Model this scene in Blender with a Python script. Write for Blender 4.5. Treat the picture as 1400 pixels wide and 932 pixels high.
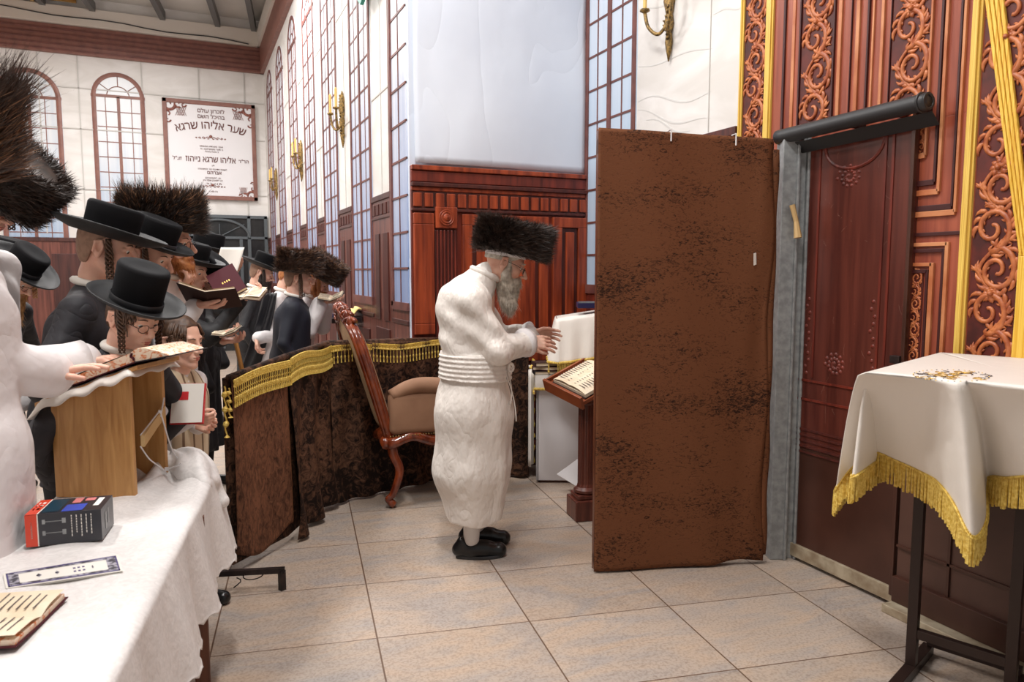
import bpy, math, random
import numpy as np
import openvdb
from mathutils import Vector, Matrix, noise
random.seed(7); np.random.seed(7)
SC = bpy.context.scene
for o in list(bpy.data.objects): bpy.data.objects.remove(o)
COL = SC.collection
R = math.radians

# ---------------------------------------------------------------- camera, world, lights, exposure
FPX, CH = 1000.0, 1.55
PITCH = math.atan(96 / FPX); YAW = math.atan(446 / math.hypot(FPX, 96))
cd = bpy.data.cameras.new('camera'); cam = bpy.data.objects.new('camera', cd); COL.objects.link(cam)
cam.location = (0, 0, CH); cam.rotation_euler = (math.pi / 2 - PITCH, 0, -YAW)
cd.sensor_width = 36; cd.lens = FPX / 1400 * 36; cd.clip_start = .05; cd.clip_end = 100
cd.dof.use_dof = True; cd.dof.focus_distance = 4.3; cd.dof.aperture_fstop = 5.6
SC.camera = cam
SC.view_settings.view_transform = 'Standard'; SC.view_settings.look = 'None'
SC.view_settings.gamma = 1; SC.view_settings.use_curve_mapping = False
SC.view_settings.exposure = 0.5
wd = bpy.data.worlds.new('world'); SC.world = wd; wd.use_nodes = True
wd.node_tree.nodes['Background'].inputs[0].default_value = (1, .97, .94, 1)
wd.node_tree.nodes['Background'].inputs[1].default_value = 0.25
CEIL = 6.05
def area(loc, sx, sy, power, rot=(0, 0, 0), col=(1, .975, .95)):
    l = bpy.data.lights.new('ceiling_light', 'AREA'); l.shape = 'RECTANGLE'; l.size = sx; l.size_y = sy
    l.energy = power; l.color = col
    o = bpy.data.objects.new('ceiling_light', l); COL.objects.link(o); o.location = loc; o.rotation_euler = rot
    return o
LIGHTS = [(.2, 1.2, 105), (-1.6, 3.8, 105), (1.0, 3.6, 60), (-1.2, 7.2, 120), (.6, 9.4, 80), (-1.2, 12.0, 125)]
for lx, ly, lp in LIGHTS: area((lx, ly, 5.55), .35, 1.3, lp)
# a shop style lamp near the aisle wall top
area((1.15, 9.6, 5.3), .2, .6, 40, (0, R(25), 0))

# ---------------------------------------------------------------- pixel helpers (frame 1400x932)
cp, sp, cy_, sy_ = math.cos(PITCH), math.sin(PITCH), math.cos(YAW), math.sin(YAW)
FW = Vector((sy_ * cp, cy_ * cp, -sp)); RTV = Vector((cy_, -sy_, 0)); UPV = RTV.cross(FW)
FH = Vector((sy_, cy_, 0)); O = Vector((0, 0, CH))
def ray(x, y): return RTV * ((x - 700) / FPX) + UPV * ((466 - y) / FPX) + FW
def W(x, y, d): return O + ray(x, y) * d
def onZ(x, y, z=0):
    d = ray(x, y); return O + d * ((z - CH) / d.z)
def onX(x, y, X):
    d = ray(x, y); return O + d * (X / d.x)
def onY(x, y, Y):
    d = ray(x, y); return O + d * (Y / d.y)
XR, XL, YF, YB = 2.975, 1.515, 5.246, 15.2

# ---------------------------------------------------------------- materials
def lin(c):
    return tuple(((v / 255) / 12.92 if v / 255 <= .04045 else ((v / 255 + .055) / 1.055) ** 2.4) for v in c[:3]) + (1,)
MATS = {}
def mat(name, col, rough=.6, metal=0, col2=None, scale=8, stretch=(1, 1, 1), bump=0, bscale=None, sheen=0, spec=.5,
        detail=4, lo=.35, hi=.65, sss=0, coat=0, dist=0, sheen_col=None, crease=0, cscale=5):
    if name in MATS: return MATS[name]
    m = bpy.data.materials.new(name); m.use_nodes = True; MATS[name] = m
    nt = m.node_tree; N = nt.nodes; L = nt.links; b = N['Principled BSDF']
    b.inputs['Base Color'].default_value = lin(col); b.inputs['Roughness'].default_value = rough
    b.inputs['Metallic'].default_value = metal; b.inputs['Specular IOR Level'].default_value = spec
    if sheen:
        b.inputs['Sheen Weight'].default_value = sheen; b.inputs['Sheen Roughness'].default_value = .4
        b.inputs['Sheen Tint'].default_value = lin(sheen_col or col)
    if sss:
        b.inputs['Subsurface Weight'].default_value = sss; b.inputs['Subsurface Radius'].default_value = (.012, .004, .002)
        b.inputs['Subsurface Scale'].default_value = 1
    if coat: b.inputs['Coat Weight'].default_value = coat
    tc = N.new('ShaderNodeTexCoord'); mp = N.new('ShaderNodeMapping'); mp.inputs['Scale'].default_value = stretch
    L.new(tc.outputs['Object'], mp.inputs['Vector'])
    if col2:
        n = N.new('ShaderNodeTexNoise'); n.inputs['Scale'].default_value = scale; n.inputs['Detail'].default_value = detail
        n.inputs['Distortion'].default_value = dist
        L.new(mp.outputs[0], n.inputs['Vector'])
        r = N.new('ShaderNodeValToRGB'); r.color_ramp.elements[0].position = lo; r.color_ramp.elements[1].position = hi
        r.color_ramp.elements[0].color = lin(col); r.color_ramp.elements[1].color = lin(col2)
        L.new(n.outputs['Fac'], r.inputs[0]); L.new(r.outputs[0], b.inputs['Base Color'])
    if bump:
        n2 = N.new('ShaderNodeTexNoise'); n2.inputs['Scale'].default_value = bscale or scale; n2.inputs['Detail'].default_value = 3
        L.new(mp.outputs[0], n2.inputs['Vector'])
        bp = N.new('ShaderNodeBump'); bp.inputs['Strength'].default_value = 1; bp.inputs['Distance'].default_value = bump
        L.new(n2.outputs['Fac'], bp.inputs['Height']); L.new(bp.outputs[0], b.inputs['Normal'])
        if crease:  # sharp cloth creases: ridged distorted noise
            n3 = N.new('ShaderNodeTexNoise'); n3.inputs['Scale'].default_value = cscale; n3.inputs['Detail'].default_value = 1.5; n3.inputs['Distortion'].default_value = 1.1
            L.new(mp.outputs[0], n3.inputs['Vector'])
            a1 = N.new('ShaderNodeMath'); a1.operation = 'SUBTRACT'; a1.inputs[1].default_value = .5; L.new(n3.outputs['Fac'], a1.inputs[0])
            a2 = N.new('ShaderNodeMath'); a2.operation = 'ABSOLUTE'; L.new(a1.outputs[0], a2.inputs[0])
            a3 = N.new('ShaderNodeMath'); a3.operation = 'POWER'; a3.inputs[1].default_value = .6; L.new(a2.outputs[0], a3.inputs[0])
            b2 = N.new('ShaderNodeBump'); b2.inputs['Strength'].default_value = 1; b2.inputs['Distance'].default_value = crease
            L.new(a3.outputs[0], b2.inputs['Height']); L.new(bp.outputs[0], b2.inputs['Normal']); L.new(b2.outputs[0], b.inputs['Normal'])
    return m
def wave_mix(name, c1, c2, scale, stretch, rough=.5, dist=6, wtype='BANDS', lo=.2, hi=.8, bdir='X', coat=0, spec=.5):
    m = mat(name, c1, rough, spec=spec, coat=coat); nt = m.node_tree; N = nt.nodes; L = nt.links
    tc = N.new('ShaderNodeTexCoord'); mp = N.new('ShaderNodeMapping'); mp.inputs['Scale'].default_value = stretch
    w = N.new('ShaderNodeTexWave'); w.wave_type = wtype; w.bands_direction = bdir
    w.inputs['Scale'].default_value = scale; w.inputs['Distortion'].default_value = dist; w.inputs['Detail'].default_value = 3
    r = N.new('ShaderNodeValToRGB'); r.color_ramp.elements[0].position = lo; r.color_ramp.elements[1].position = hi
    r.color_ramp.elements[0].color = lin(c1); r.color_ramp.elements[1].color = lin(c2)
    L.new(tc.outputs['Object'], mp.inputs[0]); L.new(mp.outputs[0], w.inputs[0]); L.new(w.outputs['Fac'], r.inputs[0])
    L.new(r.outputs[0], N['Principled BSDF'].inputs['Base Color'])
    return m
# velvet: crushed pile, dark specks
def velvet(name, c1, c2, lo, hi, sheen=.3, sc=26, st=(1, 1, 1.0), tint=(150, 95, 60), big=3.0, rot=(0, 0, 0)):
    m = mat(name, c1, .75, sheen=sheen, sheen_col=tint, spec=.2); nt = m.node_tree; N = nt.nodes; L = nt.links
    tc = N.new('ShaderNodeTexCoord'); mp = N.new('ShaderNodeMapping'); mp.inputs['Scale'].default_value = st; mp.inputs['Rotation'].default_value = rot
    n = N.new('ShaderNodeTexNoise'); n.inputs['Scale'].default_value = sc; n.inputs['Detail'].default_value = 6; n.inputs['Roughness'].default_value = .7; n.inputs['Distortion'].default_value = 1.2
    n2 = N.new('ShaderNodeTexNoise'); n2.inputs['Scale'].default_value = big; n2.inputs['Detail'].default_value = 2
    mx = N.new('ShaderNodeMath'); mx.operation = 'MULTIPLY_ADD'; mx.inputs[1].default_value = .45
    r = N.new('ShaderNodeValToRGB'); r.color_ramp.elements[0].position = lo; r.color_ramp.elements[1].position = hi
    r.color_ramp.elements[0].color = lin(c1); r.color_ramp.elements[1].color = lin(c2)
    L.new(tc.outputs['Object'], mp.inputs[0]); L.new(mp.outputs[0], n.inputs['Vector']); L.new(mp.outputs[0], n2.inputs['Vector'])
    L.new(n2.outputs['Fac'], mx.inputs[0]); L.new(n.outputs['Fac'], mx.inputs[2]); L.new(mx.outputs[0], r.inputs[0])
    bp = N.new('ShaderNodeBump'); bp.inputs['Distance'].default_value = .004; bp.inputs['Strength'].default_value = .8
    L.new(n.outputs['Fac'], bp.inputs['Height']); L.new(bp.outputs[0], N['Principled BSDF'].inputs['Normal'])
    L.new(r.outputs[0], N['Principled BSDF'].inputs['Base Color'])
    return m
M = {}
M['velvet'] = velvet('velvet_brown', (44, 25, 16), (112, 69, 44), .57, .69, sc=42, st=(1, 1, 2.0), big=2.0, rot=(0, .35, 0), tint=(130, 84, 56))
M['velvet2'] = velvet('velvet_panel', (40, 23, 16), (124, 82, 60), .52, .84, sc=26, st=(1.5, 1.5, .7))  # lit tone of the barrier velvet, put into the colour
M['velvet_dark'] = velvet('velvet_dark', (24, 13, 9), (104, 72, 54), .66, .88, sc=20, tint=(110, 70, 50), sheen=.25, big=2.2)  # same velvet; darker nap and its lit patches are put into the colour
M['white_wall'] = mat('marble_print', (216, 212, 207), .55, col2=(232, 229, 226), scale=1.2, stretch=(1, 1, 2.2), detail=6, dist=1.5, bump=.004, bscale=1.5)
M['white_sheet'] = mat('white_banner', (210, 218, 232), .4, col2=(222, 229, 240), scale=1.0, bump=.012, bscale=2.2, stretch=(1, 1, .8), crease=.02, cscale=.9)
M['marble_vein'] = mat('marble_vein', (212, 210, 207), .7)
M['joint'] = mat('print_joint', (200, 197, 192), .6)
M['print_wood'] = mat('print_wood', (74, 26, 20), .42, col2=(128, 50, 34), scale=6, stretch=(4, 4, .35), detail=6, lo=.3, hi=.7)
M['print_wood_hi'] = mat('print_wood_hi', (96, 34, 20), .38, col2=(176, 78, 42), scale=5, stretch=(5, 5, .4), detail=6, lo=.3, hi=.72)
M['print_wood_dk'] = mat('print_wood_dk', (58, 22, 18), .5, col2=(88, 36, 26), scale=6, stretch=(5, 5, .5))
M['aisle_wood'] = mat('aisle_wood', (84, 46, 40), .35, col2=(128, 76, 64), scale=5, stretch=(5, 5, .3), detail=6)
M['aisle_wood_dk'] = mat('aisle_wood_dk', (56, 30, 28), .4, col2=(84, 46, 40), scale=5, stretch=(5, 5, .3))
M['frame_brown'] = mat('frame_brown', (98, 58, 54), .5, col2=(122, 74, 66), scale=9)
M['back_brown'] = mat('back_brown', (126, 84, 74), .5, col2=(142, 96, 84), scale=9)
def pane_mat(name, top, bot, z0, z1):
    m = mat(name, top, .35); nt = m.node_tree; N = nt.nodes; L = nt.links
    tc = N.new('ShaderNodeTexCoord'); sx = N.new('ShaderNodeSeparateXYZ'); L.new(tc.outputs['Object'], sx.inputs[0])
    mr = N.new('ShaderNodeMapRange'); mr.inputs[1].default_value = z0; mr.inputs[2].default_value = z1; L.new(sx.outputs[2], mr.inputs[0])
    mp = N.new('ShaderNodeMapping'); mp.inputs['Scale'].default_value = (9, 9, .35); L.new(tc.outputs['Object'], mp.inputs[0])
    n = N.new('ShaderNodeTexNoise'); n.inputs['Scale'].default_value = 1.6; n.inputs['Detail'].default_value = 3; L.new(mp.outputs[0], n.inputs['Vector'])
    ma = N.new('ShaderNodeMath'); ma.operation = 'MULTIPLY_ADD'; ma.inputs[1].default_value = .9; L.new(n.outputs['Fac'], ma.inputs[0])
    sb = N.new('ShaderNodeMath'); sb.operation = 'SUBTRACT'; sb.inputs[1].default_value = .45; L.new(mr.outputs[0], sb.inputs[0]); L.new(sb.outputs[0], ma.inputs[2])
    r = N.new('ShaderNodeValToRGB'); r.color_ramp.elements[0].color = lin(bot); r.color_ramp.elements[1].color = lin(top)
    L.new(ma.outputs[0], r.inputs[0]); L.new(r.outputs[0], N['Principled BSDF'].inputs['Base Color'])
    return m
M['pane'] = pane_mat('window_print', (226, 230, 238), (140, 160, 200), 1.5, 3.6)
M['pane_back'] = pane_mat('window_print_back', (222, 226, 230), (150, 176, 206), 1.6, 4.0)
M['pane_right'] = pane_mat('window_print_right', (214, 224, 238), (176, 202, 226), 1.4, 3.8)
M['gold'] = mat('gold_fringe', (204, 166, 64), .45, metal=.2, col2=(240, 212, 116), scale=90, bump=.003, bscale=160)
M['gold_band'] = mat('gold_band', (206, 160, 60), .35, col2=(244, 212, 110), scale=10, stretch=(40, 40, .3))
M['gold_cloth'] = mat('gold_cloth', (214, 160, 40), .4, col2=(246, 210, 96), scale=6, stretch=(30, 30, .3))
M['brass'] = mat('antique_brass', (70, 56, 34), .5, metal=.3, col2=(170, 136, 74), scale=60)
M['carve_dark'] = mat('carved_ground', (64, 18, 14), .5, col2=(96, 30, 20), scale=14)
M['carve'] = mat('carved_relief', (148, 70, 38), .42, col2=(204, 124, 74), scale=26, lo=.3, hi=.7)
M['carve_red'] = mat('carved_relief_red', (140, 44, 26), .42, col2=(190, 80, 50), scale=22)
M['pw'] = mat('door_print_wood', (126, 56, 40), .38, col2=(164, 86, 62), scale=3, stretch=(10, 10, .5), detail=6)
M['pw_light'] = mat('door_print_edge', (206, 140, 96), .4, col2=(176, 100, 60), scale=5)
M['pw_dark'] = mat('door_print_shadowline', (62, 20, 18), .5)
M['door_wood'] = mat('door_sheet_print', (72, 32, 26), .3, col2=(98, 48, 38), scale=4, stretch=(6, 6, .4), detail=8)
M['door_brown'] = mat('brown_sheet_metal', (60, 34, 26), .32, col2=(76, 46, 36), scale=3, detail=6)
M['brown_flat'] = mat('brown_painted_metal', (74, 50, 42), .45, col2=(88, 60, 50), scale=3)
M['scratch'] = mat('scratch_marks', (176, 140, 120), .6)
M['galv'] = mat('galvanized_steel', (138, 141, 142), .45, metal=.3, col2=(164, 167, 168), scale=30, detail=6)
M['kick'] = mat('worn_kick_plate', (150, 132, 108), .5, col2=(196, 184, 160), scale=12, metal=.3)
M['black_vinyl'] = mat('black_vinyl', (46, 46, 48), .45)
M['black_steel'] = mat('black_steel', (30, 26, 28), .4, metal=.4, col2=(58, 46, 44), scale=20)
M['stand_steel'] = mat('brown_steel', (46, 32, 28), .35, metal=.3)
M['white_cloth'] = mat('white_satin', (232, 226, 218), .5, bump=.003, bscale=14, sheen=.2)
M['table_cloth'] = mat('white_damask', (218, 215, 213), .55, col2=(232, 229, 227), scale=34, dist=2, bump=.0022, bscale=40)
M['robe'] = mat('white_robe', (228, 221, 214), .38, bump=.020, bscale=9, sheen=.2, stretch=(1.5, 1.5, .8), crease=.006, cscale=6)
M['robe2'] = mat('white_cotton', (224, 219, 219), .6, bump=.016, bscale=7, crease=.005, cscale=4)
M['black_cloth'] = mat('black_cloth', (19, 19, 23), .65, bump=.006, bscale=9, crease=.014, cscale=5, col2=(30, 30, 34), scale=6)
M['black_satin'] = mat('black_satin', (18, 18, 24), .4, bump=.008, bscale=9)
M['charcoal'] = mat('charcoal_cloth', (30, 29, 35), .7, bump=.006, bscale=9, crease=.014, cscale=5, col2=(46, 45, 50), scale=8)
M['navy'] = mat('navy_cloth', (24, 27, 40), .7, bump=.004, bscale=8)
M['trouser'] = mat('trouser_cloth', (16, 16, 20), .8)
M['shoe'] = mat('black_leather', (14, 14, 16), .28)
M['hat_felt'] = mat('black_velour', (8, 8, 11), .85, sheen=.15, sheen_col=(60, 60, 70), spec=.2)
M['hat_brim'] = mat('black_felt_brim', (16, 17, 20), .6)
M['ribbon'] = mat('black_ribbon', (22, 23, 27), .45)
M['fur_dark'] = mat('fur_dark', (32, 23, 19), .5, col2=(58, 43, 35), scale=30)
M['fur_mid'] = mat('fur_mid', (50, 36, 30), .45, col2=(80, 58, 46), scale=30)
M['fur_light'] = mat('fur_light', (116, 78, 54), .45, col2=(166, 122, 88), scale=30)
M['fur_grey'] = mat('fur_grey', (70, 64, 62), .5)
M['skin'] = mat('skin', (222, 170, 148), .5, col2=(232, 186, 164), scale=14, sss=.15)
M['skin_old'] = mat('skin_old', (206, 152, 130), .5, col2=(222, 176, 154), scale=20, sss=.12)
M['skin_child'] = mat('skin_child', (226, 176, 152), .5, col2=(236, 190, 168), scale=14, sss=.15)
M['lip'] = mat('lips', (190, 96, 88), .45)
M['eye_white'] = mat('eye_white', (225, 220, 214), .25)
M['iris'] = mat('iris_dark', (40, 28, 22), .2)
M['hair_brown'] = mat('hair_brown', (64, 44, 32), .5, col2=(92, 64, 44), scale=60)
M['hair_dark'] = mat('hair_dark', (32, 24, 20), .5, col2=(48, 36, 30), scale=60)
M['hair_stub'] = mat('hair_cropped', (142, 112, 94), .8, col2=(160, 126, 106), scale=60)
M['hair_red'] = mat('hair_red', (156, 90, 46), .5, col2=(200, 134, 80), scale=50)
M['hair_blond'] = mat('hair_blond', (150, 108, 64), .5, col2=(196, 152, 98), scale=50)
M['hair_grey'] = mat('hair_grey', (170, 160, 146), .5, col2=(214, 206, 192), scale=50)
M['glasses'] = mat('glasses_metal', (60, 58, 60), .25, metal=.8)
M['glass_thin'] = None
M['sock'] = mat('white_stocking', (214, 208, 204), .7)
M['chair_wood'] = mat('carved_mahogany', (84, 30, 14), .22, col2=(138, 62, 30), scale=10, stretch=(2, 2, 1), coat=.4)
M['suede'] = mat('beige_suede', (134, 98, 74), .8, col2=(150, 112, 86), scale=5, sheen=.4, sheen_col=(190, 150, 120))
M['suede_back'] = mat('beige_suede_back', (160, 128, 96), .8, col2=(146, 114, 84), scale=9, sheen=.3)
M['oak'] = mat('oak_laminate', (168, 118, 64), .42, col2=(200, 152, 94), scale=9, stretch=(4, 4, .45), detail=8, dist=1.2, lo=.3, hi=.7)
M['oak_in'] = mat('oak_laminate_inner', (180, 130, 74), .5, col2=(204, 156, 98), scale=9, stretch=(4, 4, .45), detail=6)
M['wood_dark'] = mat('dark_table_wood', (84, 44, 28), .35, col2=(110, 62, 40), scale=6, stretch=(6, 6, .5))
M['lectern_wood'] = mat('lectern_wood', (74, 34, 26), .35, col2=(104, 54, 40), scale=6, stretch=(6, 6, .5))
M['lectern_tray'] = mat('lectern_tray_wood', (124, 62, 36), .3, col2=(150, 82, 50), scale=6)
M['paper'] = mat('paper', (234, 230, 222), .7)
M['page_cream'] = mat('page_cream', (232, 218, 194), .7, col2=(226, 206, 176), scale=20)
M['marbled_edge'] = mat('marbled_page_edge', (236, 214, 190), .6, col2=(214, 120, 62), scale=38, detail=3, dist=2, lo=.5, hi=.62)
M['book_red'] = mat('book_dark_red', (70, 20, 30), .7, spec=.25)
M['book_brown'] = mat('book_brown', (54, 32, 28), .7, spec=.25)
M['book_black'] = mat('book_black', (24, 24, 28), .4)
M['book_navy'] = mat('book_navy', (36, 34, 74), .4)
M['red'] = mat('red_print', (196, 34, 40), .5)
M['ink'] = mat('ink', (70, 60, 62), .7)
M['ink_brown'] = mat('plaque_ink', (96, 44, 36), .6)
M['ink_gold'] = mat('gold_ink', (196, 156, 70), .4, metal=.4)
M['plaque'] = mat('plaque_white', (232, 230, 232), .5)
M['plaque_scroll'] = mat('plaque_scroll', (112, 60, 50), .5, col2=(150, 92, 78), scale=20)
M['box_black'] = mat('box_black_print', (40, 42, 50), .3, col2=(52, 50, 56), scale=12)
M['box_side'] = mat('box_teal_print', (26, 62, 80), .3)
M['box_red'] = mat('box_orange_red', (222, 70, 44), .35)
M['box_blue'] = mat('box_blue', (60, 84, 190), .35)
M['box_pink'] = mat('box_pink', (214, 130, 130), .4)
M['card_border'] = mat('card_border', (74, 66, 120), .5)
M['card_ink'] = mat('card_ornament', (60, 58, 70), .5, col2=(170, 168, 180), scale=70, lo=.45, hi=.55)
M['zip'] = mat('zip_tie_white', (225, 222, 222), .4)
M['teal'] = mat('teal_plastic', (40, 140, 122), .4)
M['vest'] = wave_mix('striped_vest', (206, 188, 160), (120, 96, 76), 5.5, (1, 1, 1), .8, dist=.3, lo=.86, hi=.95, bdir='Y')
M['watch'] = mat('watch_metal', (150, 150, 152), .3, metal=.8)
M['cane'] = mat('cane_wood', (180, 124, 62), .4)
M['glass_shade'] = mat('sconce_candle', (226, 190, 110), .4)
M['steel_beam'] = mat('grey_steel_beam', (112, 112, 112), .5, metal=.3)
M['ceiling_panel'] = mat('ceiling_panel', (206, 202, 196), .6, col2=(216, 212, 206), scale=1)
M['slat'] = wave_mix('straw_slats', (150, 110, 56), (204, 166, 98), 9, (1, 1, 1), .6, dist=1, bdir='Y')
M['grey_metal'] = mat('grey_door_metal', (92, 98, 102), .4, metal=.3)
M['dark_glass'] = mat('dark_door_glass', (34, 36, 38), .12, col2=(52, 52, 52), scale=4)
M['cream_beam'] = mat('cream_beam', (212, 204, 194), .6)
M['orange_yellow'] = mat('yellow_cloth', (226, 206, 130), .6)
M['white_lam'] = mat('white_laminate', (222, 220, 222), .35)
M['straw'] = mat('broom_straw', (202, 168, 116), .6)

# ---------------------------------------------------------------- object helpers
def tagall(o, label=None, cat=None, group=None, kind=None):
    if label: o['label'] = label
    if cat: o['category'] = cat
    if group: o['group'] = group
    if kind: o['kind'] = kind
    return o
def link(o, parent=None):
    COL.objects.link(o)
    if parent is not None:
        o.parent = parent
        if not parent.get('_local'): o.matrix_parent_inverse = wm(parent).inverted()
    return o
def wm(o):
    m = Matrix.LocRotScale(o.location, o.rotation_euler, o.scale)
    if o.parent is not None: m = wm(o.parent) @ o.matrix_parent_inverse @ m
    return m
def thing(name, loc, label, cat, group=None, rz=0, local=False):
    o = bpy.data.objects.new(name, None); o.empty_display_size = .1
    COL.objects.link(o); o.location = loc; o.rotation_euler = (0, 0, rz)
    tagall(o, label, cat, group)
    LOCAL[o.name] = local
    return o
LOCAL = {}
class MB:
    def __init__(s): s.v = []; s.f = []; s.m = []; s.T = Matrix.Identity(4)
    def add(s, vs, fs, mi=0):
        b = len(s.v); T = s.T
        s.v += [tuple(T @ Vector(v)) for v in vs]
        s.f += [tuple(i + b for i in f) for f in fs]; s.m += [mi] * len(fs)
        return s
    def box(s, c, d, mi=0, rot=None, bev=0):
        x, y, z = d[0] / 2, d[1] / 2, d[2] / 2
        vs = [Vector((sx * x, sy * y, sz * z)) for sx in (-1, 1) for sy in (-1, 1) for sz in (-1, 1)]
        if rot is not None: vs = [rot @ v for v in vs]
        c = Vector(c); vs = [v + c for v in vs]
        return s.add(vs, [(0, 1, 3, 2), (4, 6, 7, 5), (0, 4, 5, 1), (2, 3, 7, 6), (0, 2, 6, 4), (1, 5, 7, 3)], mi)
    def hexa(s, p, mi=0):  # 4 bottom (ccw) + 4 top
        return s.add(p, [(3, 2, 1, 0), (4, 5, 6, 7), (0, 1, 5, 4), (1, 2, 6, 5), (2, 3, 7, 6), (3, 0, 4, 7)], mi)
    def tube(s, path, r, seg=8, mi=0, closed=False, flat=1.0, up=None, cap=True):
        P = [Vector(p) for p in path]; n = len(P)
        rs = r if hasattr(r, '__len__') else [r] * n
        vs = []; prev = None
        for i, p in enumerate(P):
            if closed: t = (P[(i + 1) % n] - P[i - 1])
            else: t = (P[min(i + 1, n - 1)] - P[max(i - 1, 0)])
            if t.length < 1e-9: t = Vector((0, 0, 1))
            t.normalize()
            if prev is None:
                a = Vector(up) if up is not None else (Vector((0, 0, 1)) if abs(t.z) < .9 else Vector((1, 0, 0)))
            else: a = prev
            u = (a - t * a.dot(t))
            if u.length < 1e-6: u = t.orthogonal()
            u.normalize(); w = t.cross(u); prev = u
            for k in range(seg):
                an = 2 * math.pi * k / seg
                vs.append(p + (u * math.cos(an) * flat + w * math.sin(an)) * rs[i])
        fs = []
        m = n if closed else n - 1
        for i in range(m):
            j = (i + 1) % n
            for k in range(seg):
                l = (k + 1) % seg
                fs.append((i * seg + k, i * seg + l, j * seg + l, j * seg + k))
        if not closed and cap:
            fs.append(tuple(reversed(range(seg)))); fs.append(tuple(range((n - 1) * seg, n * seg)))
        return s.add(vs, fs, mi)
    def lathe(s, prof, c=(0, 0, 0), seg=24, mi=0, sx=1, sy=1, rot=None, cap=True):
        vs = []; c = Vector(c)
        for (r, z) in prof:
            for k in range(seg):
                a = 2 * math.pi * k / seg
                v = Vector((r * math.cos(a) * sx, r * math.sin(a) * sy, z))
                if rot is not None: v = rot @ v
                vs.append(v + c)
        n = len(prof); fs = []
        for i in range(n - 1):
            for k in range(seg):
                l = (k + 1) % seg
                fs.append((i * seg + k, i * seg + l, (i + 1) * seg + l, (i + 1) * seg + k))
        if cap:
            fs.append(tuple(reversed(range(seg)))); fs.append(tuple(range((n - 1) * seg, n * seg)))
        return s.add(vs, fs, mi)
    def grid(s, fn, nu, nv, mi=0, thick=0, closed_u=False):
        vs = [Vector(fn(i / (nu - (0 if closed_u else 1)), j / (nv - 1))) for j in range(nv) for i in range(nu)]
        fs = []
        for j in range(nv - 1):
            for i in range(nu if closed_u else nu - 1):
                k = (i + 1) % nu
                fs.append((j * nu + i, j * nu + k, (j + 1) * nu + k, (j + 1) * nu + i))
        return s.add(vs, fs, mi)
    def prism(s, poly, vec, mi=0):
        n = len(poly); vec = Vector(vec)
        vs = [Vector(p) for p in poly] + [Vector(p) + vec for p in poly]
        return s.add(vs, [tuple(reversed(range(n))), tuple(range(n, 2 * n))] + [(i, (i + 1) % n, n + (i + 1) % n, n + i) for i in range(n)], mi)
    def build(s, name, mats, parent=None, smooth=False, bevel=0, solid=0, sub=0, label=None, auto=False):
        me = bpy.data.meshes.new(name); me.from_pydata(s.v, [], s.f)
        if not isinstance(mats, (list, tuple)): mats = [mats]
        for m in mats: me.materials.append(m)
        me.polygons.foreach_set('material_index', s.m)
        if smooth: me.polygons.foreach_set('use_smooth', [True] * len(me.polygons))
        me.update()
        o = bpy.data.objects.new(name, me); COL.objects.link(o)
        if parent is not None:
            o.parent = parent
            root = parent
            while root.parent is not None: root = root.parent
            if not LOCAL.get(root.name): o.matrix_parent_inverse = wm(parent).inverted()
        if solid:
            md = o.modifiers.new('s', 'SOLIDIFY'); md.thickness = solid; md.offset = 0
        if bevel:
            md = o.modifiers.new('b', 'BEVEL'); md.width = bevel; md.segments = 2; md.limit_method = 'ANGLE'; md.angle_limit = R(40)
        if sub:
            md = o.modifiers.new('u', 'SUBSURF'); md.levels = sub; md.render_levels = sub
        if label: o['label'] = label
        return o
def struct(o): o['kind'] = 'structure'; return o
def mesh_np(name, V, F, mats, parent=None, smooth=True, mi=None):
    me = bpy.data.meshes.new(name)
    V = np.asarray(V, dtype=np.float32); F = np.asarray(F, dtype=np.int32); k = F.shape[1]
    me.vertices.add(len(V)); me.vertices.foreach_set('co', V.ravel())
    me.loops.add(F.size); me.loops.foreach_set('vertex_index', F.ravel())
    me.polygons.add(len(F)); me.polygons.foreach_set('loop_start', np.arange(len(F), dtype=np.int32) * k)
    try: me.polygons.foreach_set('loop_total', np.full(len(F), k, dtype=np.int32))
    except Exception: pass
    if not isinstance(mats, (list, tuple)): mats = [mats]
    for m in mats: me.materials.append(m)
    if mi is not None: me.polygons.foreach_set('material_index', np.asarray(mi, dtype=np.int32))
    if smooth: me.polygons.foreach_set('use_smooth', np.ones(len(F), dtype=bool))
    me.update(calc_edges=True); me.validate()
    o = bpy.data.objects.new(name, me); COL.objects.link(o)
    if parent is not None:
        o.parent = parent; root = parent
        while root.parent is not None: root = root.parent
        if not LOCAL.get(root.name): o.matrix_parent_inverse = wm(parent).inverted()
    return o
# strands: roots P, directions D, lengths, width
def strands(P, D, Ln, w, curl=.25, seed=0):
    rs = np.random.RandomState(seed); n = len(P)
    D = D / np.linalg.norm(D, axis=1, keepdims=True)
    side = np.cross(D, rs.normal(size=(n, 3))); side /= np.linalg.norm(side, axis=1, keepdims=True)
    bend = rs.normal(size=(n, 3)) * curl
    Ln = np.asarray(Ln).reshape(-1, 1); w = np.asarray(w).reshape(-1, 1) if hasattr(w, '__len__') else w
    a = P - side * w; b = P + side * w
    mid = P + D * Ln * .55 + bend * Ln * .12
    c = mid - side * w * .7; d = mid + side * w * .7
    tip = P + D * Ln + bend * Ln * .4
    e = tip - side * w * .12; g = tip + side * w * .12
    V = np.stack([a, b, c, d, e, g], 1).reshape(-1, 3)
    i = np.arange(n)[:, None] * 6
    F = np.concatenate([i + np.array([[0, 1, 3, 2]]), i + np.array([[2, 3, 5, 4]])], 0)
    return V, F
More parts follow.
